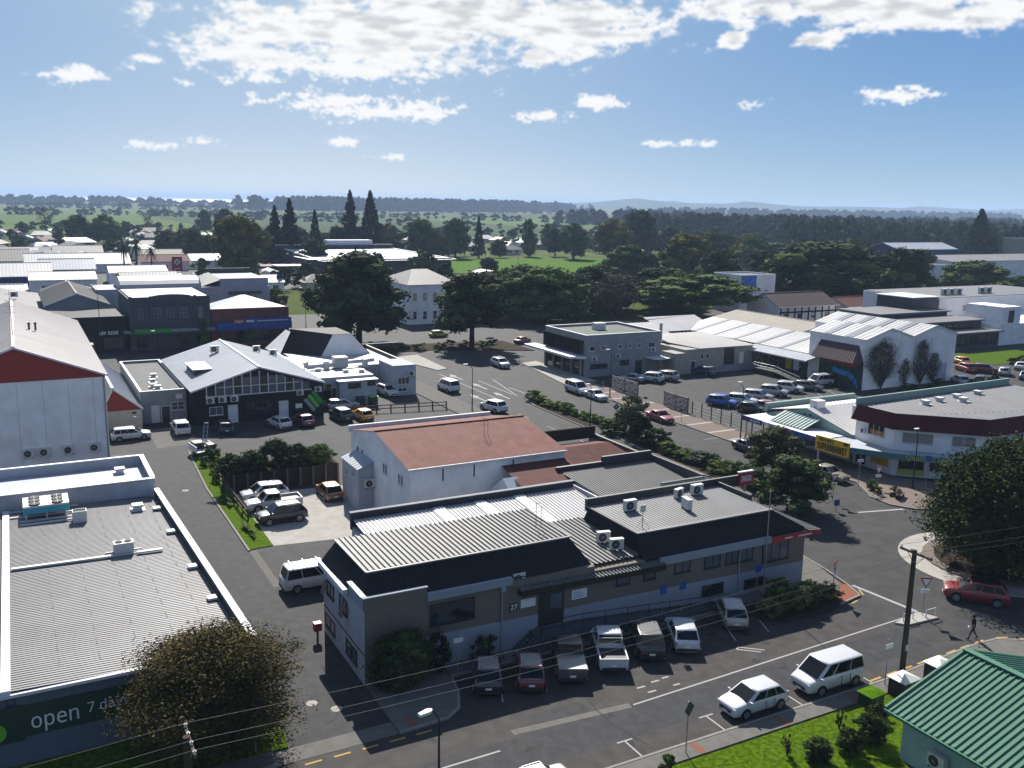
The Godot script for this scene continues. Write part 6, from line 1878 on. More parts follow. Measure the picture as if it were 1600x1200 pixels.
	for x in [83.0, 85.6, 88.2, 91]:
		window(t, V(x, 5.6, -203.38), 0, 1.0, 1.9, 1, 2, "trim_white", "glass")
		window(t, V(x, 1.2, -203.38), 0, 1.0, 1.9, 1, 2, "trim_white", "glass")
	settle(t, V(88, 0, -212))

	# more roofs packed behind the shops: [x0, x1, z0, z1, eave, ridge, axis, wall, roof, label]
	var more := [[20, 34, -262, -244, 4.5, 6.5, "x", "wall_cool", "roof_blue_white", "blue-white roofed store behind the long barrel roofed building"], [-20, 2, -275, -258, 4.2, 6.2, "x", "wall_white", "roof_white", "white roof behind the pale shed at the left edge"], [6, 18, -272, -250, 4.4, 6.4, "z", "wall_grey", "roof_zinc", "zinc roofed store behind the grey gabled shed"], [38, 52, -268, -250, 4.2, 6.0, "x", "wall_white", "roof_white", "white roofed store right of the blue-white one"], [-18, -4, -318, -302, 4.0, 6.0, "z", "wall_white", "roof_zinc", "pale gable roof below the navy front store at the left edge"], [4, 22, -322, -306, 4.0, 5.8, "x", "wall_white", "roof_white", "low white roof in front of the navy workshop"], [28, 44, -312, -292, 4.2, 6.2, "x", "cream", "roof_grey", "dark grey roof right of the navy workshop yard"], [28, 46, -346, -332, 3.8, 5.6, "x", "wall_white", "roof_white", "white roof near the palms"], [44, 62, -402, -388, 3.8, 6.0, "x", "wall_white", "roof_rust", "rust roofed house right of the palms"], [64, 84, -410, -394, 3.6, 5.8, "x", "wall_white", "roof_white", "white roofed house beyond the red sign panel"], [62, 74, -300, -288, 3.4, 5.2, "x", "wall_white", "roof_blue_white", "small pale roof by the far side street"], [48, 66, -440, -424, 3.6, 6.2, "x", "cream", "roof_tan", "tan roofed house beyond the palms"], [-8, 10, -462, -446, 3.6, 6.4, "x", "wall_white", "roof_zinc", "zinc roofed house at the far left edge"], [16, 36, -470, -452, 3.8, 6.6, "x", "wall_white", "roof_grey", "dark roofed house beyond the long white gable"], [40, 56, -476, -460, 3.6, 6.2, "z", "wall_white", "roof_white", "white gable beyond the tan roofed house"]]
	for m in more:
		t = gabled("town_building", m[9], m[0], m[1], m[2], m[3], m[4], m[5], m[6], m[7], m[8], 1.0, 0.3)
		for k in 3: window(t, V(lerpf(m[0], m[1], 0.22 + k * 0.28), 1.0, m[3] + 0.02), 0, 1.8, 1.4, 2, 1, "trim_white", "glass")
		settle(t, V((m[0] + m[1]) / 2, 0, (m[2] + m[3]) / 2))

# ---------------------------------------------------------------- east side of the main street
func mural(called: String, a: Vector3, b: Vector3, high: float, seed_no: int, base: Color, cols: Array, parent: Node3D) -> void:
	# painted wall picture: loose blots and strokes of flat print
	var w := 256
	var h := 64
	var im := Image.create(w, h, false, Image.FORMAT_RGB8)
	im.fill(base)
	var f := FastNoiseLite.new()
	f.seed = seed_no
	f.frequency = 0.05
	f.fractal_octaves = 4
	for y in h:
		for x in w:
			var k := f.get_noise_2d(x, y * 1.3)
			var j := f.get_noise_2d(x * 0.7 + 300, y + 90)
			if k > 0.12: im.set_pixel(x, y, cols[int(absf(j) * 17.0) % cols.size()])
	var m := StandardMaterial3D.new()
	m.albedo_texture = ImageTexture.create_from_image(im)
	m.roughness = 0.8
	var mb := MB.new()
	mb.quad_uv(a, b, b + Vector3.UP * high, a + Vector3.UP * high)
	obj(called, mb, m, parent)

func make_east() -> void:
	# two storey corner block
	var t := flat("corner_office", "two storey pale grey corner block with green flat roof and wide white canopy", 83.7, 99.2, -143.2, -129.6, 7.15, "wall_grey", "roof_moss", 0.4, 0.25)
	for k in [[84.9, 4.45, 1.1, 0.85], [87.2, 4.5, 1.15, 0.8], [97.2, 4.4, 1.3, 0.95], [90.6, 4.5, 0.9, 0.8], [92.6, 4.5, 0.7, 0.8], [94.6, 4.5, 0.7, 0.8]]: window(t, V(k[0], k[1], -129.58), 0, k[2], k[3], 2 if k[2] > 1.2 else 1, 1, "trim_white", "glass" if k[0] < 89 or k[0] > 96 else "glass_grey")
	window(t, V(91.6, 1.7, -129.58), 0, 1.9, 0.85, 2, 1, "trim_dark", "glass")
	window(t, V(86.4, 1.4, -129.58), 0, 3.4, 0.8, 3, 1, "trim_dark", "glass")
	door(t, V(94.6, 0, -129.58), 0, 1.2, 2.2, "trim_dark", "trim_dark")
	block("low_canopy", V(95.8, 2.7, -129.58), V(101.5, 2.85, -126.5), M["trim_white"], t)
	block("glazing_band", V(83.62, 3.9, -142.8), V(83.69, 6.2, -130.4), M["glass"], t)
	for k in 14: block("sun_fin", V(83.0, 3.8, -142.7 + k * 0.94), V(83.61, 6.3, -142.62 + k * 0.94), M["trim_dark"], t)
	block("shopfront", V(83.60, 0.2, -142.6), V(83.69, 2.9, -130.2), M["glass"], t)
	for k in 5: block("column", V(83.3, 0.1, -142.8 + k * 3.0), V(83.58, 3.2, -142.5 + k * 3.0), M["wall_grey"], t)
	var cn := MB.new()
	cn.prism([Vector2(81.1, -146.4), Vector2(81.1, -130.6), Vector2(83.6, -129.3), Vector2(83.6, -146.4)], 3.25, 3.6)
	obj("canopy", cn, M["trim_white"], t)
	block("plant_box", V(90.5, 6.8, -138.5), V(92.5, 8.0, -137), M["unit_white"], t)
	settle(t, V(91.5, 0, -136.4))
	for k in [[85.2, 2.7, "heat pump by the street end of the pale grey corner block"], [90.0, 2.9, "heat pump in the middle of the pale grey corner block wall"], [97.4, 3.6, "heat pump above the low white canopy of the corner block"]]: heat_pump(V(k[0], k[1], -129.3), 0, k[2], 1.1)
	t = thing("dairy_building", "low pale stone workshop with metal flue between corner block and long shed", "building")
	block("wall", V(101.8, 0, -141), V(117.2, 4.2, -126.0), M["wall_stone"], t)
	block("corner_room", V(99.4, 0, -129.5), V(104.6, 3.7, -125.6), M["wall_stone"], t)
	var dr := MB.new()
	dr.ribbed(V(104.8, 4.3, -125.7), V(117.6, 4.25, -125.7), V(117.6, 4.7, -141.2), V(101.6, 4.7, -141.2), 0.8, 0.04)
	obj("roof", dr, M["roof_zinc"], t)
	var fl := MB.new()
	fl.tube(V(104, 4.6, -136), V(104, 7.6, -136), 0.28, 0.28, 12)
	obj("flue", fl, M["steel"], t)
	block("loading_door", V(110.6, 1.0, -126.0), V(112.9, 4.0, -125.93), M["trim_dark"], t)
	for x in [105.6, 106.8]: window(t, V(x, 2.4, -125.98), 0, 0.6, 0.8, 1, 1, "trim_white", "glass")
	door(t, V(103.3, 0, -125.58), 0, 0.9, 2.2, "trim_dark", "trim_white")
	door(t, V(114.6, 1.0, -125.98), 0, 0.9, 1.9, "wall_white", "trim_white")
	block("loading_dock", V(106, 0, -125.98), V(117.2, 1.0, -124.9), M["wall_grey"], t)
	settle(t, V(109, 0, -133))
	t = thing("back_roof", "pale iron roofs joined behind the corner block", "building")
	block("wall", V(99.6, 0, -158), V(126, 3.8, -144), M["wall_stone"], t)
	var bk := MB.new()
	bk.ribbed(V(99.3, 3.9, -143.8), V(113, 3.9, -143.8), V(113, 5.6, -151), V(99.3, 5.6, -151), 0.8, 0.04)
	bk.ribbed(V(113, 4.2, -146.5), V(126.3, 4.2, -146.5), V(126.3, 6.2, -154), V(113, 6.2, -154), 0.8, 0.04)
	bk.quad(V(126.3, 3.9, -158.3), V(99.3, 3.9, -158.3), V(99.3, 5.6, -151), V(126.3, 6.2, -154))
	obj("roof", bk, M["roof_white"], t)
	settle(t, V(113, 0, -151))
	# long shed with translucent roof strips, its ridge along z
	t = thing("long_shed", "long shed with white patched roof and grey translucent strips beside the car park", "building")
	block("wall", V(119.6, 0, -150.5), V(130.2, 4.1, -114.8), M["slate_wall"], t)
	var ls := MB.new()
	ls.ribbed(V(119.4, 4.2, -150.6), V(119.4, 4.2, -114.9), V(128.6, 6.1, -114.9), V(128.6, 6.1, -150.6), 0.9, 0.04)
	ls.ribbed(V(130.3, 5.6, -114.9), V(130.3, 5.6, -150.6), V(128.6, 6.1, -150.6), V(128.6, 6.1, -114.9), 0.9, 0.04)
	obj("roof", ls, M["roof_white"], t)
	for z in [-146.0, -140.0, -134.0, -128.0, -122.0]:
		var sk := MB.new()
		sk.ribbed(V(119.5, 4.27, z), V(119.5, 4.27, z + 1.0), V(128.5, 6.13, z + 1.0), V(128.5, 6.13, z), 0.9, 0.04)
		obj("skylight_strip", sk, M["skylight"], t)
	var vr := MB.new()
	vr.ribbed(V(116.4, 3.5, -127.6), V(116.4, 3.5, -112.2), V(119.6, 4.15, -112.2), V(119.6, 4.15, -127.6), 0.6, 0.04)
	obj("verandah_roof", vr, M["roof_blue_white"], t)
	block("verandah_edge", V(116.3, 3.3, -127.7), V(116.4, 3.52, -112.1), M["trim_white"], t)
	for k in 4: block("verandah_post", V(116.5, 0, -127.4 + k * 5.0), V(116.65, 3.4, -127.25 + k * 5.0), M["trim_dark"], t)
	mural("mural_panel", V(119.55, 0.3, -127.5), V(119.55, 0.3, -112.2), 3.2, 5, lin(0.02, 0.025, 0.03), [lin(0.30, 0.16, 0.02), lin(0.01, 0.05, 0.05), lin(0.02, 0.03, 0.03), lin(0.25, 0.25, 0.2), lin(0.01, 0.06, 0.03)], t)
	for z in [-119.8, -118.0]: block("poster", V(119.4, 0.9, z), V(119.5, 2.9, z + 1.3), M["yellow_sign"] if z < -119 else M["letter_white"], t)
	settle(t, V(126, 0, -129))
	t = thing("ramp_stair", "dark green timber ramp with pale handrail before the mural wall", "ramp", V(115.0, 0, -119))
	block("deck", V(-1.0, 0.9, -3.0), V(1.4, 1.0, 2.0), M["dark_green"], t)
	block("skirt", V(-1.0, 0, -3.0), V(-0.95, 0.9, 2.0), M["dark_green"], t)
	var rs := MB.new()
	rs.quad(V(-1.0, 1.0, 2.0), V(-1.0, 0.05, 8.0), V(1.4, 0.05, 8.0), V(1.4, 1.0, 2.0))
	obj("slope", rs, M["dark_green"], t)
	rail(t, [V(-0.95, 1.0, -3.0), V(-0.95, 1.0, 2.0), V(-0.95, 0.1, 8.0)], 1.0, "steel")
	# double gabled white building with creeper on its blank wall
	t = thing("vine_building", "tall white twin-gabled building with leafless creeper on its blank wall", "building")
	var z1 := -102.6
	block("wall", V(119.3, 0, -114.5), V(130.25, 8.2, z1), M["wall_white"], t)
	block("wall", V(130.26, 0, -124.0), V(141.2, 8.2, z1), M["wall_white"], t)
	for x in [119.3, 130.25]:
		var z0 := -114.5 if x < 125 else -124.0
		var g := MB.new()
		g.tri(V(x, 8.2, z1), V(x + 10.95, 8.2, z1), V(x + 5.6, 9.75, z1))
		obj("gable", g, M["wall_white"], t)
		g = MB.new()
		g.tri(V(x + 10.95, 8.2, z0), V(x, 8.2, z0), V(x + 5.6, 9.75, z0))
		obj("gable", g, M["wall_white"], t)
		var vr2 := MB.new()
		vr2.ribbed(V(x - 0.1, 8.22, z0 - 0.1), V(x - 0.1, 8.22, z1 + 0.12), V(x + 5.6, 9.82, z1 + 0.12), V(x + 5.6, 9.82, z0 - 0.1), 0.9, 0.04)
		vr2.ribbed(V(x + 10.95, 8.22, z1 + 0.12), V(x + 10.95, 8.22, z0 - 0.1), V(x + 5.6, 9.82, z0 - 0.1), V(x + 5.6, 9.82, z1 + 0.12), 0.9, 0.04)
		obj("roof", vr2, M["roof_white"], t)
		for z in ([-111.5, -107.0] if x < 125 else [-121.0, -116.5, -112.0, -107.5]):
			var s := MB.new()
			s.ribbed(V(x, 8.31, z), V(x, 8.31, z + 1.5), V(x + 5.5, 9.86, z + 1.5), V(x + 5.5, 9.86, z), 0.8, 0.04)
			obj("skylight_strip", s, M["skylight"], t)
		var ba := MB.new()
		ba.bar(V(x, 8.22, z1 + 0.14), V(x + 5.6, 9.8, z1 + 0.14), 0.08, 0.2); ba.bar(V(x + 5.6, 9.8, z1 + 0.14), V(x + 10.95, 8.22, z1 + 0.14), 0.08, 0.2)
		obj("barge_board", ba, M["trim_white"], t)
	block("roller_door", V(137.0, 0, z1), V(139.4, 3.3, z1 + 0.06), M["wall_cool"], t)
	var hp := MB.new()
	hp.ribbed(V(117.0, 4.5, -112.0), V(117.0, 4.5, -102.9), V(119.4, 7.2, -104.0), V(119.4, 7.2, -112.0), 0.5, 0.05)
	hp.quad(V(117.0, 4.5, -102.9), V(119.4, 4.5, -102.75), V(119.4, 7.2, -104.0), V(119.4, 7.2, -104.0))
	obj("tiled_skirt_roof", hp, M["roof_tile"], t)
	mural("mural_panel", V(119.26, 0, -112.0), V(119.26, 0, -102.7), 4.6, 9, lin(0.012, 0.03, 0.025), [lin(0.008, 0.05, 0.03), lin(0.02, 0.02, 0.03), lin(0.03, 0.09, 0.10), lin(0.008, 0.03, 0.02), lin(0.22, 0.08, 0.02)], t)
	# painted blue river and orange band of the mural, flat print
	var riv := MB.new()
	var rp := [Vector2(-109.0, 2.6), Vector2(-107.2, 2.3), Vector2(-105.6, 2.2), Vector2(-104.4, 1.6), Vector2(-103.7, 0.8), Vector2(-103.4, 0.02)]
	for i in rp.size() - 1:
		riv.quad(V(119.24, rp[i].y - 0.45, rp[i].x), V(119.24, rp[i + 1].y - 0.45 if i < 4 else 0.02, rp[i + 1].x - 0.8 * i / 4.0), V(119.24, rp[i + 1].y + 0.4, rp[i + 1].x), V(119.24, rp[i].y + 0.4, rp[i].x))
	obj("mural_river", riv, mat("river_blue", lin(0.04, 0.22, 0.42), 0.8), t)
	var ob := MB.new()
	ob.quad(V(119.23, 4.0, -112), V(119.23, 3.4, -104.6), V(119.23, 4.6, -102.7), V(119.23, 4.6, -112))
	obj("mural_band", ob, mat("mural_red", lin(0.30, 0.04, 0.045), 0.8), t)
	settle(t, V(130, 0, -118))
	var vines := [[123.0, 9.0, 8.6, 1.6, "big leafless creeper spreading like a tree over the white wall"], [128.6, 4.6, 2.8, 0.6, "small thin creeper between the two large ones on the white wall"], [132.4, 8.6, 4.2, 1.2, "tall narrow creeper climbing the white wall"], [135.4, 5.4, 4.0, 1.0, "brown creeper patch beside the roller door of the white wall"]]
	for k in vines.size():
		var q: Array = vines[k]
		var v := thing("wall_creeper", q[4], "creeper", V(q[0], 0, -102.1), 0, "creepers on the white wall")
		var tw := MB.new()
		var r := RandomNumberGenerator.new()
		r.seed = 60 + k
		for i in int(26 * q[3]):
			var p := V(0, 0.1, 0)
			var d := V(r.randf_range(-0.7, 0.7), 1, 0)
			for s in 7:
				var e: Vector3 = p + V(d.x, d.y, 0).normalized() * q[1] * 0.14
				e.x = clampf(e.x, -q[2] * 0.5, q[2] * 0.5)
				tw.tube(p, e, 0.05 * (1.0 - s * 0.12), 0.05 * (0.9 - s * 0.12), 4, false)
				p = e
				d.x += r.randf_range(-0.6, 0.6)
		obj("stems", tw, M["bark"], v)
		var c := put("twigs", crown("wispy", k), M["leaf"], v)
		c.scale = V(q[2] * 1.15, q[1] * 0.95, 0.8)
		c.position.y = 0.6
		var c2 := put("twigs", crown("wispy", k + 7), M["leaf"], v)
		c2.scale = V(q[2] * 1.0, q[1] * 0.8, 0.7)
		c2.position.y = 1.6
	# tan roofed shed and tudor house behind, poster wall, white offices
	t = gabled("tan_shed", "plain tan roofed shed behind the long shed", 140, 156, -165, -138, 3.6, 5.2, "z", "wall_white", "roof_tan", 1.2, 0.2)
	settle(t, V(148, 0, -151))
	t = gabled("tudor_house", "black and white timbered building with red roof behind the tan shed", 170, 190, -186, -174, 4.2, 7.0, "x", "wall_white", "roof_tile", 0.8, 0.5)
	for k in 9: block("timber_stud", V(170.2 + k * 2.4, 0.2, -173.99), V(170.6 + k * 2.4, 4.1, -173.9), M["timber_dark"], t)
	block("timber_beam", V(170, 2.4, -173.98), V(190, 2.8, -173.88), M["timber_dark"], t)
	for x in [172.2, 177.0, 181.8, 186.6]: window(t, V(x, 1.0, -173.97), 0, 1.4, 1.2, 2, 1, "trim_dark", "glass")
	settle(t, V(180, 0, -180))
	t = gabled("rust_house", "low rust-roofed building right of the timbered house", 192, 216, -182, -172, 3.6, 5.6, "x", "wall_stone", "roof_rust", 0.8, 0.4)
	settle(t, V(204, 0, -177))
	t = flat("poster_building", "tall white building with blue painted poster among the trees", 175.2, 188, -206, -194.9, 10.4, "wall_white", "roof_flat", 0.4)
	mural("poster", V(175.4, 6.2, -194.86), V(181.0, 6.2, -194.86), 4.0, 14, lin(0.02, 0.08, 0.35), [lin(0.05, 0.2, 0.5), lin(0.2, 0.35, 0.5), lin(0.02, 0.05, 0.3), lin(0.3, 0.4, 0.5)], t)
	settle(t, V(181, 0, -200))
	t = thing("office_wing", "low dark glazed office wings stepping towards the white block", "building")
	block("wall", V(164, 0, -149), V(186, 6.3, -138.2), M["slate_wall"], t)
	block("roof", V(163.5, 6.3, -149.5), V(186.6, 6.6, -137.6), M["roof_zinc"], t)
	block("wall", V(164.5, 0, -138), V(187, 5.2, -130.2), M["slate_wall"], t)
	block("roof", V(164, 5.2, -137.5), V(187.4, 5.5, -129.6), M["roof_zinc"], t)
	block("wall", V(172.6, 0, -130), V(187.4, 3.3, -126.0), M["slate_wall"], t)
	block("roof", V(172, 3.3, -129.5), V(188, 3.6, -125.2), M["roof_zinc"], t)
	for k in 8: window(t, V(173.6 + k * 1.75, 0.7, -125.98), 0, 1.6, 2.2, 2, 1, "trim_dark", "glass")
	for k in 10: window(t, V(166.0 + k * 2.1, 3.5, -130.18), 0, 1.9, 1.4, 2, 1, "trim_dark", "glass")
	settle(t, V(175, 0, -137))
	t = thing("white_block", "big white stepped office block at the right edge with plant on its roof", "building")
	block("wall", V(188, 0, -160), V(232, 4.6, -126.6), M["wall_white"], t)
	block("upper_wall", V(188, 0, -164), V(240, 8.7, -142), M["wall_white"], t)
	block("dark_wing", V(179, 6.4, -152), V(187.9, 9.1, -142.2), M["charcoal"], t)
	block("stair_tower", V(189.4, 4.61, -136), V(195.5, 8.3, -126.9), M["wall_white"], t)
	block("roof", V(188.3, 8.7, -163.7), V(239.7, 8.85, -142.3), M["roof_zinc"], t)
	block("roof_edge", V(178.6, 9.1, -152.4), V(188, 9.3, -141.8), M["trim_white"], t)
	for k in [[197.5, 5.6], [200.6, 5.6], [208, 5.6]]: window(t, V(k[0], k[1], -141.98), 0, 2.2, 1.4, 3, 1, "trim_white", "glass")
	window(t, V(192.2, 4.9, -126.88), 0, 1.8, 2.6, 1, 1, "trim_dark", "glass")
	settle(t, V(208, 0, -150))
	for k in 5: heat_pump(V(196.0 + k * 2.6 + (6.0 if k > 2 else 0.0), 8.86, -147.0), 0, ["first dark roof unit from the left on the white office block", "second dark roof unit from the left on the white office block", "third dark roof unit from the left on the white office block", "fourth dark roof unit from the left on the white office block", "rightmost dark roof unit on the white office block"][k], 2.0)

# ---------------------------------------------------------------- corner shops on the right
func make_corner_shops() -> void:
	var t := thing("shop_row", "row of small shops with pale green gable and blue verandah boards", "shop")
	block("wall", V(83.5, 0, -86.0), V(97.5, 3.2, -72.6), M["pale_green"], t)
	var rf := MB.new()
	rf.ribbed(V(83.3, 3.3, -72.4), V(98, 3.3, -72.4), V(98, 5.0, -79.6), V(83.3, 5.0, -79.6), 0.7, 0.04)
	rf.ribbed(V(98, 3.6, -86.0), V(83.3, 3.6, -86.0), V(83.3, 5.0, -79.6), V(98, 5.0, -79.6), 0.7, 0.04)
	obj("roof", rf, M["roof_white"], t)
	var gb := MB.new()
	gb.quad(V(83.45, 3.1, -86.0), V(83.45, 3.1, -72.5), V(83.45, 4.95, -79.6), V(83.45, 4.95, -79.6))
	obj("gable", gb, M["pale_green"], t)
	for z in [-80.2, -79.3]: block("gable_vent", V(83.42, 4.1, z), V(83.445, 4.35, z + 0.5), M["roof_green"], t)
	block("back_parapet", V(83.2, 3.3, -86.6), V(99, 4.3, -86.1), M["roof_sage"], t)
	block("chimney_box", V(84.6, 4.6, -80.4), V(86.0, 5.8, -79.2), M["trim_white"], t)
	block("verandah", V(79.6, 2.85, -86.4), V(83.44, 3.0, -73.4), M["trim_white"], t)
	var aw := MB.new()
	aw.ribbed(V(80.6, 3.1, -83.0), V(80.6, 3.1, -77.2), V(83.4, 4.1, -77.2), V(83.4, 4.1, -83.0), 0.55, 0.08)
	obj("striped_awning", aw, M["roof_sage"], t)
	block("blue_board", V(79.5, 2.45, -86.5), V(79.58, 3.05, -83.0), M["blue_sign"], t)
	block("blue_board", V(79.5, 2.45, -79.0), V(79.58, 3.05, -73.4), M["blue_sign"], t)
	for z in [-86.2, -75.2]:
		var dd := MB.new()
		dd.tube(V(79.49, 2.75, z + 0.5), V(79.46, 2.75, z + 0.5), 0.26, 0.26, 16)
		obj("red_disc", dd, M["red_sign"], t)
	for k in 4: block("lettering", V(79.46, 2.62, -85.0 + k * 0.45), V(79.49, 2.85, -84.7 + k * 0.45), M["letter_white"], t)
	for z in [-84.5, -81.6, -78.8, -76.0]:
		window(t, V(83.48, 0.5, z), -PI / 2, 2.2, 2.0, 2, 1, "trim_white", "glass_grey")
	for z in [-86.0, -82.0, -78.0, -74.0]: block("verandah_post", V(79.7, 0.1, z), V(79.85, 2.84, z + 0.15), M["trim_white"], t)
	settle(t, V(90, 0, -79.3))

	t = thing("supermarket_building", "white two storey corner building with maroon mansard band and green fascia", "shop")
	var foot := [Vector2(83.6, -72.3), Vector2(83.6, -67.0), Vector2(90.4, -60.6), Vector2(112, -60.0), Vector2(112, -74), Vector2(97, -74)]
	var w := MB.new()
	w.prism(foot, 0, 5.4)
	obj("wall", w, M["wall_white"], t)
	var ms := MB.new()
	var lowp := [V(83.0, 5.25, -72.6), V(83.0, 5.25, -66.8), V(90.2, 5.25, -60.0), V(112.5, 5.25, -59.4)]
	var top := [V(83.5, 6.95, -72.2), V(83.6, 6.95, -67.1), V(90.5, 6.95, -60.7), V(112.3, 6.95, -60.1)]
	for i in 3: ms.ribbed(lowp[i], lowp[i + 1], top[i + 1], top[i], 0.22, 0.02)
	obj("mansard_band", ms, M["roof_maroon"], t)
	var so := MB.new()
	so.quad(V(83.0, 5.25, -72.6), V(83.8, 5.25, -72.4), V(83.8, 5.25, -67.2), V(83.0, 5.25, -66.8)); so.quad(V(83.0, 5.25, -66.8), V(83.8, 5.25, -67.2), V(90.5, 5.25, -60.9), V(90.2, 5.25, -60.0)); so.quad(V(90.2, 5.25, -60.0), V(90.5, 5.25, -60.9), V(112.3, 5.25, -60.4), V(112.5, 5.25, -59.4))
	obj("soffit", so, M["trim_white"], t)
	var rd := MB.new()
	rd.ribbed(V(83.6, 6.6, -67.1), V(112.2, 6.6, -60.0), V(112.2, 6.9, -73.2), V(83.6, 6.9, -72.2), 0.8, 0.035)
	rd.tri(V(83.6, 6.6, -67.1), V(90.5, 6.6, -60.6), V(112.2, 6.6, -60.0))
	obj("roof_deck", rd, M["roof_zinc"], t)
	var bp := MB.new()
	bp.bar(V(83.4, 7.2, -72.3), V(112.2, 7.2, -73.4), 0.25, 0.9)
	obj("rear_parapet", bp, M["roof_sage"], t)
	var hb := MB.new()
	hb.prism([Vector2(83.5, -72.4), Vector2(112, -73.5), Vector2(112, -73.9), Vector2(83.5, -72.9)], 5.4, 6.7)
	obj("rear_wall", hb, M["wall_white"], t)
	# upper windows
	window(t, V(83.58, 3.9, -69.4), -PI / 2, 2.3, 1.3, 3, 1, "trim_white", "glass")
	var d := Vector2(6.8, 6.4).normalized()
	var turn := -atan2(d.y, d.x)
	for k in [[2.4, 3.2, "glass_blind"], [7.0, 2.4, "glass_blind"]]:
		window(t, V(83.6 + d.x * k[0], 3.75, -67.0 + d.y * k[0]), turn, k[1], 1.2, 2, 1, "trim_white", k[2])
	for x in [92.5, 95.6, 98.7]: window(t, V(x, 3.8, -60.45), 0, 2.0, 1.2, 2, 1, "trim_white", "glass")
	# verandah, fascia boards and shop fronts
	var vd := MB.new()
	vd.prism([Vector2(79.6, -73.3), Vector2(79.9, -69.6), Vector2(82.4, -65.6), Vector2(88.6, -59.2), Vector2(112, -58), Vector2(112, -60), Vector2(90.5, -60.7), Vector2(83.55, -67.1), Vector2(83.55, -73.3)], 2.75, 2.9)
	obj("verandah", vd, M["wall_cool"], t)
	var fb := MB.new()
	for pq in [[Vector2(79.9, -69.5), Vector2(82.4, -65.5)], [Vector2(82.4, -65.5), Vector2(88.6, -59.1)]]:
		fb.quad(V(pq[0].x - 0.05, 2.3, pq[0].y + 0.05), V(pq[1].x - 0.05, 2.3, pq[1].y + 0.05), V(pq[1].x - 0.05, 2.95, pq[1].y + 0.05), V(pq[0].x - 0.05, 2.95, pq[0].y + 0.05))
	obj("green_fascia", fb, M["teal_sign"], t)
	var e := Vector2(6.2, 6.4).normalized()
	var tw := -atan2(e.y, e.x)
	text("lettering", "Quality Fresh", 0.5, V(84.6, 2.62, -63.1), tw, M["letter_yellow"], t, 4.6, "Droid Serif", 400)
	var yb := MB.new()
	yb.quad(V(79.45, 1.65, -74.2), V(79.75, 1.65, -69.6), V(79.75, 3.35, -69.6), V(79.45, 3.35, -74.2)); yb.quad(V(79.45, 3.35, -74.2), V(79.75, 3.35, -69.6), V(79.9, 3.35, -69.6), V(79.6, 3.35, -74.2)); yb.quad(V(79.9, 1.65, -69.6), V(79.6, 1.65, -74.2), V(79.6, 3.35, -74.2), V(79.9, 3.35, -69.6))
	obj("yellow_sign", yb, M["yellow_sign"], t)
	var ty := -PI / 2 - atan2(0.3, 4.6) * -1.0
	text("lettering", "SUPERMARKET", 0.78, V(79.52, 2.25, -71.85), ty, M["letter_black"], t, 4.1)
	text("lettering", "FIRST CHOICE", 0.34, V(79.47, 3.02, -72.7), ty, M["letter_black"], t, 2.0)
	block("black_tab", V(79.60, 3.0, -70.3), V(79.70, 3.3, -69.75), M["letter_black"], t)
	mural("fruit_poster", V(83.55, 0.8, -69.8), V(83.55, 0.8, -67.4), 1.7, 22, lin(0.5, 0.32, 0.03), [lin(0.4, 0.12, 0.02), lin(0.5, 0.4, 0.03), lin(0.3, 0.3, 0.05), lin(0.45, 0.2, 0.03)], t)
	window(t, V(83.58, 0.2, -71.2), -PI / 2, 1.5, 2.3, 2, 1, "trim_white", "glass")
	for k in [[2.0, 2.6], [5.4, 3.0]]:
		window(t, V(83.6 + d.x * k[0], 0.9, -67.0 + d.y * k[0]), turn, k[1], 1.5, 3, 1, "trim_dark", "glass")
	var yp := block("yellow_panel", V(-1.2, 0.15, 0.02), V(1.6, 0.8, 0.06), M["letter_yellow"], t)
	yp.rotation.y = turn
	yp.position = V(83.6 + d.x * 2.0 - 0.04, 0.5, -67.0 + d.y * 2.0 + 0.04)
	settle(t, V(95, 0, -66))
	for k in [[86.0, -69.5], [89.0, -70.0], [91.6, -68.8], [92.6, -70.4], [97.0, -70.8]]: roof_vent(V(k[0] + 5.5, 6.78, k[1]), {86.0: "first dome vent from the left on the pale roof behind the maroon band", 89.0: "second dome vent from the left on the pale roof behind the maroon band", 91.6: "nearest of the paired vents on the pale roof behind the maroon band", 92.6: "farther of the paired vents on the pale roof behind the maroon band", 97.0: "rightmost vent on the pale roof behind the maroon band"}[k[0]], 0.5)
	heat_pump(V(83.25, 3.9, -70.9), -PI / 2, "window heat pump under the maroon band on the street side", 0.7)

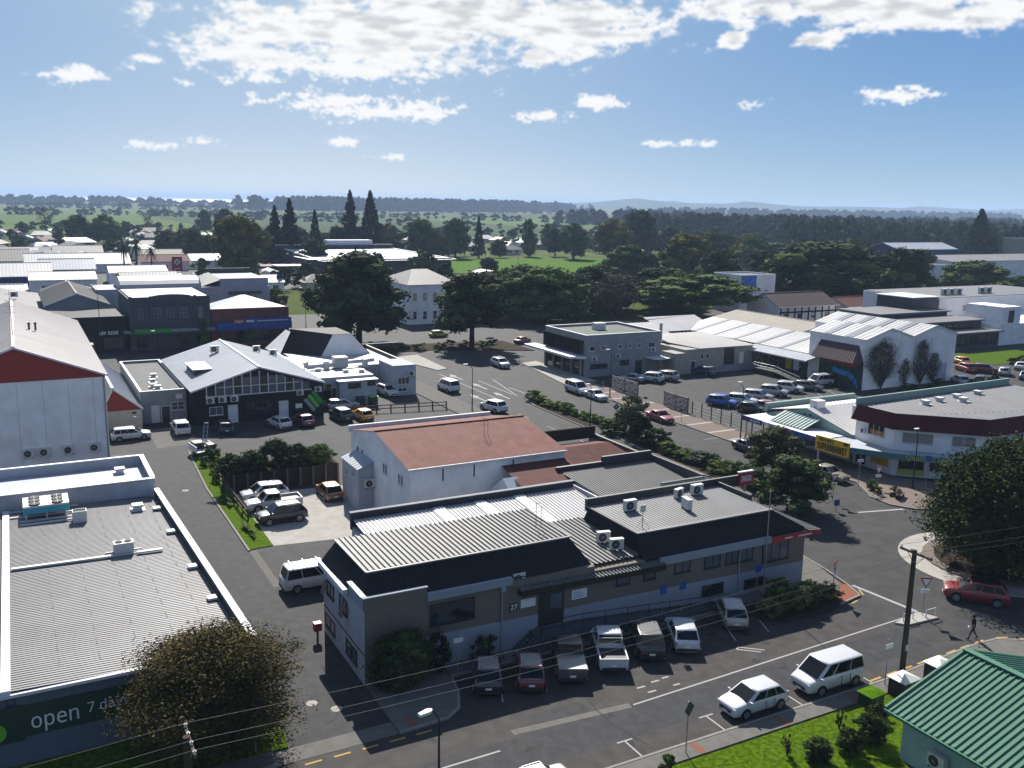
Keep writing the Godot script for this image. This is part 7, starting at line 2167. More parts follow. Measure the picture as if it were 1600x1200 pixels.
# ---------------------------------------------------------------- the green roofed house in the near corner
func make_house() -> void:
	var t := thing("green_roof_house", "pale house with ribbed green iron roof in the near corner", "house")
	block("wall", V(39.6, 0.1, -29.4), V(50.4, 2.95, -16), M["pale_green"], t)
	var r := MB.new()
	r.ribbed(V(38.8, 2.95, -29.9), V(38.8, 2.95, -15.5), V(44.9, 4.85, -15.5), V(44.9, 4.85, -29.9), 0.34, 0.07, 0.34)
	r.ribbed(V(51.0, 2.95, -15.5), V(51.0, 2.95, -29.9), V(44.9, 4.85, -29.9), V(44.9, 4.85, -15.5), 0.34, 0.07, 0.34)
	obj("roof", r, M["roof_green"], t)
	var cp := MB.new()
	cp.bar(V(44.9, 4.93, -30.0), V(44.9, 4.93, -15.5), 0.42, 0.07); cp.bar(V(38.8, 2.98, -29.95), V(44.9, 4.88, -29.95), 0.12, 0.14); cp.bar(V(44.9, 4.88, -29.95), V(51, 2.98, -29.95), 0.12, 0.14)
	obj("ridge_cap", cp, M["roof_green"], t)
	var gb := MB.new()
	gb.tri(V(50.4, 2.95, -29.4), V(39.6, 2.95, -29.4), V(44.9, 4.7, -29.4))
	obj("gable", gb, M["pale_green"], t)
	block("gutter", V(38.66, 2.8, -29.95), V(38.79, 2.94, -15.5), M["roof_green"], t)
	var so := MB.new()
	so.quad(V(38.8, 2.9, -29.9), V(39.6, 2.9, -29.9), V(39.6, 2.9, -15.5), V(38.8, 2.9, -15.5))
	obj("soffit", so, M["trim_white"], t)
	var dp := MB.new()
	dp.tube(V(39.5, 0.1, -25.0), V(39.5, 2.8, -25.0), 0.04, 0.04, 8)
	obj("downpipe", dp, M["trim_white"], t)
	settle(t, V(45, 0.1, -22.7))
	heat_pump(V(39.3, 1.0, -27.0), -PI / 2, "heat pump hung on the pale wall of the green roofed house", 1.05)

# ---------------------------------------------------------------- vehicles
func make_cars() -> void:
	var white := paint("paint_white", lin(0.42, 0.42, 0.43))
	var black := paint("paint_black", lin(0.008, 0.008, 0.009))
	var dark := paint("paint_dark", lin(0.022, 0.022, 0.024), 0.3)
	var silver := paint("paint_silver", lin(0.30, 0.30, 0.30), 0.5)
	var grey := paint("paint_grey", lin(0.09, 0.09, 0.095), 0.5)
	var red := paint("paint_red", lin(0.20, 0.008, 0.012))
	var maroon := paint("paint_maroon", lin(0.10, 0.010, 0.014))
	var blue := paint("paint_blue", lin(0.008, 0.05, 0.28))
	var navy := paint("paint_navy", lin(0.01, 0.018, 0.07))
	var orange := paint("paint_orange", lin(0.50, 0.22, 0.015))
	var copper := paint("paint_copper", lin(0.22, 0.10, 0.045), 0.4)
	var beige := paint("paint_beige", lin(0.30, 0.28, 0.24), 0.3)
	var gold := paint("paint_gold", lin(0.26, 0.235, 0.17), 0.4)
	var yellow := paint("paint_yellow", lin(0.45, 0.33, 0.04))
	var G := "cars nosed in to the bays before the long office"
	car("hatch", black, V(23.7, 0, -46.5), 25, "black hatchback in the shade, leftmost car before the long office", G, {"roof": silver})  # silver overlay paints sun glare onto the black roof
	car("hatch", maroon, V(26.2, 0, -45.7), 26, "dark red hatchback with silver roof, second car before the long office", G, {"roof": silver})
	car("ute", grey, V(29.2, 0, -46.0), 26, "dark grey pickup with covered tray before the long office", G, {"cover": silver})
	car("ute", white, V(32.2, 0, -46.0), 26, "white pickup with open tray and sports bar before the long office", G, {"bar": true})
	car("suv", dark, V(35.1, 0, -45.8), 27, "black suv between the white pickup and the white hatchback", G, {"roof": grey})  # grey overlay paints the sunlit look of the dark roof
	car("hatch", white, V(37.8, 0, -45.5), 28, "white hatchback beside the black suv before the long office", G)
	car("hatch", beige, V(43.0, 0, -46.6), 29, "pale beige hatchback, rightmost car before the long office", G, {"roof": white})  # white overlay paints sun brightness onto the beige roof
	car("hatch", white, V(36.2, 0, -36.9), -90, "white hatchback parked at the near kerb", "cars at the near kerb")
	car("van", white, V(42.2, 0, -36.9), -90, "white people mover van parked at the near kerb", "cars at the near kerb")
	car("sedan", silver, V(20.4, 0, -35.3), -90, "silver car with roof rails at the bottom edge", "cars at the near kerb", {"rails": true})
	car("suv", red, V(61.9, 0, -41.0), -40, "red suv with black roof driving round the roundabout", "", {"roof": black})
	car("van", white, V(18.2, 0, -65.0), 90, "white van with roof bars tucked behind the long office", "", {"rack": true})
	car("suv", white, V(19.9, 0, -87.2), -90, "white suv nearest the retaining wall in the concrete yard", "cars in the concrete yard")
	car("ute", white, V(20.0, 0, -84.2), -90, "white pickup between two suvs in the concrete yard", "cars in the concrete yard")
	car("suv", black, V(19.8, 0, -80.4), -92, "black suv in the concrete yard", "cars in the concrete yard", {"rails": true})
	car("hatch", copper, V(25.8, 0, -85.4), 0, "copper orange hatchback below the retaining wall", "cars in the concrete yard")
	car("wagon", white, V(11.0, 0, -116.8), 90, "white wagon side-on beside the tall white hall")
	car("suv", white, V(16.8, 0, -117.4), 0, "white suv parked at the flat grey roofed shop yard")
	car("wagon", dark, V(21.8, 0, -116.2), 2, "dark car in the shade at the left of the black building")
	car("hatch", white, V(28.6, 0, -115.8), -12, "white hatchback parked before the black building", "cars before the black building")
	car("hatch", maroon, V(31.7, 0, -115.8), -6, "dark red hatchback under the striped green emblem", "cars before the black building")
	car("suv", dark, V(37.0, 0, -116.6), -6, "black suv beside the yellow orange hatchback", "cars by the low rail fence")
	car("hatch", orange, V(39.7, 0, -115.6), -4, "yellow orange hatchback by the low rail fence", "cars by the low rail fence")
	car("wagon", silver, V(39.2, 0, -122.6), 90, "silver wagon behind the low rail fence")
	car("suv", white, V(48.2, 0, -129.0), 172, "white suv facing out at the restaurant corner")
	car("van", white, V(58.0, 0, -128.6), -4, "white van driving away along the main street")
	car("suv", white, V(57.9, 0, -113.0), -14, "white suv driving away along the main street")
	car("suv", white, V(75.2, 0, -144.2), 178, "white four wheel drive coming from the shaded crossing", "", {"rack": true})
	car("hatch", yellow, V(80.0, 0, -182.5), 90, "yellow taxi-like car under the far trees")
	car("sedan", red, V(92.6, 0, -167.8), 60, "red car half hidden beyond the corner block canopy")
	car("van", white, V(75.6, 0, -119.4), 180, "white van parked behind a white sedan on the main street", "cars parked on the east side")
	car("sedan", white, V(75.8, 0, -114.2), 180, "white sedan parked in front of the white van on the main street", "cars parked on the east side")
	car("sedan", red, V(76.0, 0, -98.6), 180, "bright red sedan parked on the main street", "cars parked on the east side")
	car("sedan", black, V(75.9, 0, -81.2), 184, "black sedan parked on the main street", "cars parked on the east side")
	car("hatch", white, V(75.9, 0, -76.6), 180, "white hatchback half hidden behind the corner tree", "cars parked on the east side")
	car("sedan", gold, V(76.2, 0, -69.0), 174, "pale gold sedan outside the yellow supermarket sign", "cars parked on the east side")
	car("sedan", silver, V(88.8, 0, -123.6), -40, "silver car half hidden behind the mural fence", "cars behind the mural fence")
	car("suv", white, V(91.9, 0, -122.4), -30, "white suv behind the mural fence", "cars behind the mural fence")
	car("suv", beige, V(95.2, 0, -122.6), -26, "pale beige suv beside the white one behind the mural fence", "cars behind the mural fence")
	car("suv", navy, V(104.2, 0, -123.6), -10, "navy blue car at the loading dock", "", {"roof": silver})  # silver overlay is painted sun glare, the roof itself is navy
	var D := "cars in the angled row of the yard"
	car("suv", blue, V(90.2, 0, -102.6), 150, "bright blue suv heading the angled row in the yard", D)
	car("wagon", white, V(94.2, 0, -102.6), 150, "white wagon next to the bright blue suv", D)
	car("wagon", silver, V(98.6, 0, -104.0), 150, "silver wagon third in the angled row of the yard", D)
	car("suv", silver, V(103.0, 0, -105.4), 150, "silver suv fourth in the angled row of the yard", D)
	car("suv", white, V(107.4, 0, -106.6), 150, "white suv fifth in the angled row of the yard", D, {"rails": true})
	car("wagon", grey, V(111.4, 0, -106.4), 150, "dark grey car last in the angled row of the yard", D)
	car("van", white, V(116.2, 0, -108.6), -88, "white work van before the painted mural")
	car("hatch", black, V(91.4, 0, -97.6), 150, "black car in front of the bright blue suv", "cars behind the shop row")
	car("hatch", red, V(94.4, 0, -97.4), 150, "red car just above the blue verandah board", "cars behind the shop row")
	car("hatch", white, V(99.5, 0, -92.5), 100, "white car behind the shop row chimney", "cars behind the shop row")
	car("suv", grey, V(103.6, 0, -95.0), 100, "grey car in the shade behind the shop row", "cars behind the shop row")
	var R := "cars in the right-hand car park"
	car("suv", red, V(151.8, 0, -107.8), 20, "red suv first from the left in the right-hand car park", R)
	car("suv", maroon, V(154.0, 0, -105.4), 150, "dark red suv beside the red one in the right-hand car park", R)
	car("hatch", silver, V(155.4, 0, -102.6), 60, "silver hatchback in the right-hand car park", R)
	car("sedan", grey, V(155.0, 0, -98.4), 60, "dark grey sedan in the right-hand car park", R)
	car("hatch", white, V(140.0, 0, -100.2), 30, "white car just right of the creeper wall", R)
	car("wagon", dark, V(143.4, 0, -98.8), 60, "dark wagon just right of the creeper wall", R)
	car("sedan", white, V(164.0, 0, -105.0), 70, "white sedan at the right edge of the car park", R)
	car("hatch", orange, V(158.5, 0, -113.8), 20, "orange car behind the red suv in the right-hand car park", R)
	var FC := paint("paint_far", lin(0.5, 0.5, 0.52))
	var r := RandomNumberGenerator.new()
	r.seed = 44
	for k in 12:
		car(["hatch", "suv", "wagon"][k % 3], [FC, silver, grey][k % 3], V(40 + k * 4.4 + r.randf(), 0, -352 - 9 * (k % 2)), 0.0 + 180 * (k % 2), "far off car in the car park by the red sign panel", "cars in the far car park")

# ---------------------------------------------------------------- planting
func make_trees() -> void:
	var round_tree := crown_mesh("crown roundabout", 110000, 0.0066, DARK, "round", 520, 31, 0.0)
	var russet := crown_mesh("crown russet", 130000, 0.0056, RUSSET, "round", 520, 33, 0.0)
	tree("roundabout_tree", "large dark dense tree standing on the roundabout", "dark", 0, V(67.9, 0.2, -43.2), 12.0, 14.2, 0.03, 0.4, "", "tree", round_tree)
	tree("russet_tree", "russet brown autumn tree in front of the green lettered wall", "autumn", 0, V(7.5, 0.1, -46.4), 7.1, 10.8, 0.03, 1.1, "", "tree", russet)
	tree("street_tree", "huge dark evergreen at the centre of the far crossing", "dark", 0, V(61.5, 0.1, -181), 19.4, 24.5, 0.04, 0.2, "street trees at the crossing")
	tree("street_tree", "dark wide tree with clear trunk right of the huge evergreen", "dark", 1, V(80, 0.1, -166), 16.0, 19.5, 0.17, 0.9, "street trees at the crossing")
	tree("green_tree", "bright topped green tree left in the row behind the corner block", "green", 0, V(115.4, 0, -197), 14.6, 26, 0.01, 0.0, "row of trees behind the corner block")
	tree("grey_tree", "thin brownish tree in the middle of the row behind the corner block", "wispy", 5, V(138, 0, -198), 13.2, 17, 0.02, 0.6, "row of trees behind the corner block")
	tree("grey_tree", "dull olive tree showing through the thin brownish one", "grey", 0, V(141, 0, -205), 11.5, 15, 0.1, 2.6, "row of trees behind the corner block")
	tree("flat_topped_tree", "flat topped spreading tree right in the row behind the corner block", "flat", 1, V(157, 0, -190), 13.0, 31, 0.02, 1.2, "row of trees behind the corner block")
	tree("green_tree", "low dark tree filling the gap in the row behind the corner block", "dark", 2, V(130, 0, -206), 9, 14, 0.05, 1.9, "row of trees behind the corner block")
	for k in 9: tree("row_tree", "tree filling the back of the row behind the corner block, " + ["first", "second", "third", "fourth", "fifth", "sixth", "seventh", "eighth", "ninth"][k] + " from the left", ["dark", "green", "dark", "grey", "dark", "green", "dark", "green", "dark"][k], k % 3, V(104 + k * 8.6, 0, -207 - (k % 3) * 6.0), [12.5, 13, 13.5, 12, 13, 13, 12.5, 12.5, 11][k], 20, 0.01, k * 1.3, "back row of trees behind the corner block")
	tree("green_tree", "broad green tree rising behind the tan shed", "dark", 2, V(211, 0, -200), 20.8, 45, 0.02, 0.4, "big trees behind the twin gables")
	tree("dark_tree", "very dark tree right of the broad green one behind the twin gables", "dark", 1, V(241, 0, -196), 18.6, 25, 0.02, 2.2, "big trees behind the twin gables")
	tree("green_tree", "green tree between the white blocks at the right edge", "green", 1, V(292, 0, -208), 13.2, 27, 0.02, 1.0)
	tree("green_tree", "small green tree at the right edge beside the white block", "green", 2, V(309, 0, -202), 7.5, 12, 0.05, 0.3)
	tree("conifer", "tall dark conifer alone at the right before the pine wood", "pine", 0, V(457, 0, -325), 30.5, 27, 0.03, 0.0)
	tree("olive_tree", "small airy grey-green tree on the median", "grey", 1, V(67.0, 0.1, -92.8), 5.6, 5.4, 0.22, 0.3, "", "tree", crown_mesh("crown airy", 2600, 0.03, [Color(0.10, 0.115, 0.06), Color(0.08, 0.095, 0.045), Color(0.13, 0.14, 0.085)], "round", 40, 37, 0.0))
	tree("corner_tree", "brownish leafy tree before the yellow supermarket sign", "autumn", 1, V(71.8, 0.1, -72.8), 5.6, 8.4, 0.05, 0.9, "trees at the median tip", "tree", crown_mesh("crown corner", 9000, 0.016, [Color(0.055, 0.055, 0.025), Color(0.04, 0.045, 0.018), Color(0.075, 0.07, 0.035)], "round", 50, 35))
	tree("corner_bush_tree", "rounded green tree beside the flagpole sign at the median tip", "green", 0, V(64.2, 0.1, -62.2), 6.0, 9.0, 0.02, 0.4, "trees at the median tip", "tree", crown_mesh("crown corner green", 10000, 0.017, [Color(0.045, 0.065, 0.022), Color(0.03, 0.05, 0.02), Color(0.07, 0.09, 0.04)], "round", 50, 36))
	# tall trees beyond the town: [kind, variant, x, z, height, width, label]
	var far := [["autumn", 2, 74, -353, 24.5, 25, "yellowing wide tree left of the conifers"], ["pine", 1, 104.6, -395, 29.4, 16, "taller of the two left conifers beyond the civic hall"], ["pine", 2, 98.5, -396, 26.5, 13, "shorter left conifer beyond the civic hall"], ["pine", 0, 121.5, -416, 24.5, 11, "slim conifer between the two tall pairs"], ["pine", 1, 147.5, -444, 34, 17, "left one of the tallest conifer pair on the skyline"], ["pine", 2, 157.5, -443, 34, 20, "right one of the tallest conifer pair on the skyline"], ["autumn", 3, 169, -450, 18.7, 17, "yellow green tree just right of the tallest conifers"], ["dark", 0, 141, -446, 17, 14, "dark tree at the foot of the tallest conifers"], ["green", 0, 185, -447, 21.5, 21, "light green tree left of the playing field"], ["autumn", 2, 197, -445, 14, 14, "low yellowing tree at the left of the playing field"], ["green", 1, 204, -444, 22, 18, "tall green tree at the left corner of the playing field"], ["pine", 0, 216, -441, 22, 8.5, "narrow dark spire-like conifer by the playing field"], ["autumn", 0, 230, -444, 10.3, 14, "round reddish tree behind the playing field"], ["column", 0, 252, -452, 21, 14, "upright poplar-like tree behind the playing field"], ["dark", 2, 268, -450, 16.5, 12, "dark round tree right of the poplar"], ["green", 2, 262, -421, 20, 20, "green tree at the right end of the playing field"], ["autumn", 3, 276, -404, 23, 25, "brown green tree at the right end of the playing field"], ["dark", 1, 318, -438, 28, 25, "tallest dark tree right of the playing field"], ["autumn", 2, 229, -286, 20.3, 25, "golden autumn tree right of the playing field"], ["green", 1, 207, -292, 15, 23, "green tree left of the golden autumn tree"], ["green", 0, 234, -270, 12, 13, "small green tree right of the golden autumn tree"], ["grey", 0, 229, -258, 9.4, 14, "silvery tree below the golden autumn tree"], ["grey", 1, 276, -300, 13, 15, "silvery grey tree near the poster building"], ["grey", 2, 290, -290, 11, 14, "second silvery tree near the poster building"], ["dark", 0, 360, -466, 17, 18, "dark tree behind the golden autumn tree"], ["dark", 2, 36, -610, 18.7, 20, "left half of the dark clump beyond the navy workshop"], ["green", 2, 50, -606, 18.5, 22, "right half of the dark clump beyond the navy workshop"], ["dark", 1, 131, -665, 23, 20, "dark tree high on the skyline left of the conifers"], ["dark", 0, 139, -785, 20, 16, "second dark skyline tree left of the conifers"], ["wispy", 1, 25, -824, 22, 16, "bare pale tree alone in the left paddock"], ["wispy", 2, 109, -890, 17, 13, "bare tree right of the dark clump"], ["dark", 1, 108, -372, 14, 16, "dark tree at the left end of the civic hall"], ["dark", 2, 166, -330, 8, 10, "small dark tree at the right end of the civic hall"], ["dark", 0, 88, -392, 19, 18, "dark tree between the yellowing tree and the conifers"], ["green", 2, 300, -330, 12, 18, "rounded green tree behind the flat topped tree"], ["grey", 0, 330, -330, 14, 17, "grey green tree left of the broad green tree"], ["dark", 1, 262, -262, 13, 19, "dark tree behind the poster building"], ["autumn", 0, 57.6, -250, 5.6, 8, "yellowing bush tree by the far side street"]]
	for f in far: tree(f[6].split(" ")[0] + "_far_tree" if false else "background_tree", f[6], f[0], f[1], V(f[2], 0, f[3]), f[4], f[5], 0.04, f[2], "trees beyond the town")
	var bl := {"dark": "dark tree merged in the thick belt behind the town", "green": "green tree merged in the thick belt behind the town", "autumn": "yellowing tree merged in the thick belt behind the town"}
	var br := RandomNumberGenerator.new()
	br.seed = 303
	for k in 95:
		var p := V(br.randf_range(66, 215), 0, br.randf_range(-485, -400)) if k < 40 else V(br.randf_range(190, 400), 0, br.randf_range(-420, -225))
		if k >= 80: p = V(br.randf_range(300, 420), 0, br.randf_range(-520, -450))
		if k < 40 and p.x > 96 and p.x < 165 and p.z > -408: continue
		if p.x > 150 and p.x < 305 and p.z < -318 and p.z > -447: continue
		if p.x > 165 and p.x < 220 and p.z > -212: continue
		if p.x > 345 and p.z > -305: continue
		var kind: String = ["dark", "green", "dark", "green", "autumn"][br.randi() % 5]
		var hh := br.randf_range(9, 17)
		tree("belt_tree", bl[kind], kind, br.randi() % 3, p, hh, hh * br.randf_range(0.9, 1.3), 0.02, br.randf() * TAU, "belt trees behind the town, " + kind)
	palm("left palm by the red sign panel", V(36.2, 0, -370), 12.3, 5.6, 0.2)
	palm("middle palm by the red sign panel", V(39.8, 0, -363), 13.3, 6.0, 1.0)
	palm("right palm by the red sign panel", V(43.6, 0, -353), 11.4, 5.8, 2.1)
	tree("cypress", "clipped conical cypress before the slate shop", "column", 1, V(31.3, 0, -183), 6.0, 3.0, 0.05, 0.0, "cypresses before the shops")
	tree("cypress", "smaller conical cypress before the red corner shop", "column", 2, V(39.8, 0, -182.6), 4.2, 2.4, 0.05, 0.0, "cypresses before the shops")
	# shrubs
	shrub("corner_shrub", "dark leafy shrub against the left end of the long office", V(18.7, 0.1, -48.0), 4.0, 4.8, 2.4, DARK, 22000, 0.011, 51)
	shrub("corner_shrub", "smaller spiky shrub right of the dark leafy one at the long office", V(21.2, 0.1, -48.3), 3.2, 2.2, 1.7, PINE, 3000, 0.022, 52)
	shrub("box_shrub", "clipped dark bush under the big office window", V(24.6, 0.1, -48.7), 2.1, 2.3, 1.1, DARK, 2500, 0.024, 53)
	for k in 7:
		shrub("flax_bush", ["leftmost flax bush in the corner bed by the bays", "second flax bush in the corner bed by the bays", "third flax bush in the corner bed by the bays", "fourth flax bush in the corner bed by the bays", "fifth flax bush in the corner bed by the bays", "rear flax bush in the corner bed by the bays", "round bush at the foot of the give way sign"][k], V([45.7, 47.0, 48.4, 49.6, 50.6, 47.8, 52.0][k], 0.13, [-45.6, -45.9, -45.5, -45.9, -46.3, -47.0, -46.1][k]), [1.5, 2.0, 2.1, 2.0, 1.5, 2.2, 1.4][k], [2.2, 2.4, 2.5, 2.3, 2.0, 2.8, 2.0][k], 2.3, GREEN if k % 2 else [Color(0.10, 0.115, 0.045), Color(0.075, 0.10, 0.035), Color(0.14, 0.145, 0.08)], 3600, 0.026, 60 + k, "flax bushes in the corner bed")
	var near := [[39.5, -31.2, 1.9, 2.2, "largest dark round bush by the green roofed house"], [37.7, -31.0, 1.5, 1.8, "middle dark round bush on the near lawn"], [35.5, -31.2, 1.4, 1.9, "leftmost dark round bush on the near lawn"]]
	for k in 3: shrub("round_bush", near[k][4], V(near[k][0], 0.1, near[k][1]), near[k][2], near[k][3], near[k][3], DARK, 8000, 0.017, 70 + k, "round bushes on the near lawn")
	shrub("hedge_bush", "low hedge between lawn and cabinet beside the green roofed house", V(41.5, 0.1, -32.6), 1.1, 2.6, 1.0, DARK, 2200, 0.03, 74)
	shrub("near_sapling", "thin young sapling on the near lawn beside the left round bush", V(34.4, 0.1, -32.3), 1.5, 0.8, 0.8, TWIG, 200, 0.05, 75, "saplings on the near lawn", "sapling", 0.0)
	shrub("near_sapling", "thin young sapling on the near lawn beside the middle round bush", V(38.9, 0.1, -32.9), 1.4, 0.8, 0.8, TWIG, 200, 0.05, 76, "saplings on the near lawn", "sapling", 0.0)
	shrub("bottom_shrub", "small leafy shrub at the bottom edge near the diamond sign", V(27.4, 0.1, -33.6), 1.4, 1.4, 1.2, GREEN, 1500, 0.04, 77)
	# median planting
	var r := RandomNumberGenerator.new()
	r.seed = 12
	var places := ["at the far tip", "second from the far tip", "third from the far tip", "fourth from the far tip", "fifth from the far tip", "sixth from the far tip", "seventh from the far tip", "by the diamond sign"]
	for k in 8: shrub("median_bush", "low bright green bush on the far median, " + places[k], V(66.4 + k * 0.13, 0.12, -116.6 + k * 2.2), 0.9 + 0.9 * r.randf(), 2.8, 3.6, [Color(0.075, 0.125, 0.022), Color(0.055, 0.095, 0.018), Color(0.10, 0.14, 0.03)], 1800, 0.04, 80 + k, "bushes on the far median")
	var near_places := ["under the airy tree", "dark and tall behind the airy tree", "dark and round past the airy tree", "dark and low past the airy tree", "mid-way along", "beyond the flowering one", "flowering pale", "low and leafy", "near the brownish tree", "next to the brownish tree", "hard against the rounded green tree"]
	for k in 11:
		var h := [1.6, 2.6, 2.9, 2.0, 1.2, 1.0, 1.4, 1.1, 1.6, 1.8, 1.8][k] as float
		shrub("median_bush", "bush on the near median, " + near_places[k], V([65.6, 68.0, 66.6, 66.9, 66.6, 66.8, 66.9, 66.7, 66.4, 66.6, 66.0][k], 0.12, [-95.2, -98.6 + 3.2, -89.8, -87.0, -84.2, -81.2, -78.6, -76.0, -73.4, -70.6, -67.6][k]), h * 1.25, 3.8, 4.2, DARK if k in [1, 2, 3] else (GREY if k == 6 else GREEN), 2800, 0.03, 90 + k, "bushes on the near median")
	# hedge and retaining wall over the concrete yard
	for k in 5:
		shrub("yard_hedge", ["rambling hedge over the retaining wall, lane end", "hedge over the retaining wall, second from the lane", "tallest hump of the hedge over the retaining wall", "hedge over the retaining wall beside its tallest hump", "bright hedge end against the pink roofed warehouse"][k], V(17.6 + k * 2.25, 1.7, -91.6), [2.2, 2.3, 3.4, 2.6, 2.2][k], 4.0, 3.6, DARK if k < 4 else GREEN, 5000, 0.022, 110 + k, "hedge over the retaining wall")
	for k in 6:
		shrub("verge_weed", ["green scrub by the lane trailer", "scrub below the lane trailer", "scrub at the bend of the lane fence", "scrub at the top of the lane fence", "low weeds along the lane fence", "low weeds at the bottom of the lane fence"][k], V([18.2, 16.8, 17.4, 16.8, 16.5, 16.5][k], 0.05, [-104, -101.5, -98.5, -95.0, -88, -79][k]), [1.9, 1.2, 1.6, 1.3, 0.6, 0.6][k], [2.6, 1.6, 1.8, 1.3, 1.0, 1.0][k], [2.6, 2.4, 2.6, 2.2, 5.0, 6.0][k], GREEN, 1500, 0.035, 120 + k, "scrub on the lane verge")
	# beds at the crossing
	for k in 10: shrub("bed_shrub", "low shrub in the bed under the crossing trees, " + ["first", "second", "third", "fourth", "fifth", "sixth", "seventh", "eighth", "ninth", "tenth"][k] + " from the left", V(56.5 + k * 3.2, 0.13, -168.5 + (k % 3) * 1.6), 1.5, 4.2, 3.4, GREEN if k % 3 else DARK, 700, 0.055, 130 + k, "shrubs in the bed at the crossing")
	for k in 6: shrub("shop_bush", ["green bush at the supermarket corner", "yellow-green bush at the supermarket corner", "reddish plant by the corner seat", "low bush by the give way post on the shop corner", "bright shrub left of the roundabout tree", "trailing shrub under the roundabout tree"][k], V([76.2, 76.9, 77.6, 77.9, 73.6, 68.0][k], 0.12 if k < 5 else 0.24, [-62.4, -63.6, -61.4, -64.8, -52.6, -44.5][k]), [0.9, 1.2, 1.0, 0.9, 1.6, 0.8][k], [1.2, 1.6, 1.8, 1.2, 2.0, 5.0][k], [1.2, 1.6, 1.8, 1.2, 2.0, 4.0][k], GREEN if k != 2 else RUSSET, 1300, 0.035, 150 + k, "plants at the shop corner")
	for k in 4: shrub("cabbage_shrub", ["shrub left of the creeper wall car park", "pale leafy shrub in front of the white car by the creeper wall", "dark shrub along the creeper wall", "low shrub at the foot of the creeper wall"][k], V([141.5, 138.0, 133.5, 127.5][k] , 0.0, [-95.0, -96.5, -99.5, -100.0][k]), [2.6, 1.8, 1.6, 1.2][k], [2.6, 2.4, 5.0, 5.0][k], [2.4, 2.0, 2.4, 2.2][k], GREY if k == 1 else DARK, 1200, 0.045, 160 + k, "shrubs before the creeper wall")
	for k in 5: shrub("lawn_shrub", "garden shrub on the bank by the white office, " + ["first", "second", "third", "fourth", "fifth"][k] + " from the left", V(168 + k * 4.0, 0, -109.5 - (k % 2)), 1.4, 4.0, 2.4, GREEN if k % 2 else DARK, 700, 0.06, 170 + k, "shrubs on the office bank")
	shrub("hydrangea", "yellow flowered bush by the far street shops", V(47.5, 0, -180), 1.6, 5.0, 2.4, [Color(0.09, 0.09, 0.02), Color(0.06, 0.08, 0.02)], 900, 0.05, 180)
	for k in 3: shrub("olive_bush", "grey olive bush by the maroon shop, " + ["left", "middle", "right"][k], V(72 + k * 7, 0, -318 + k * 4), 6.0, 8.0, 7.0, GREY, 900, 0.045, 183 + k, "olive bushes by the maroon shop")

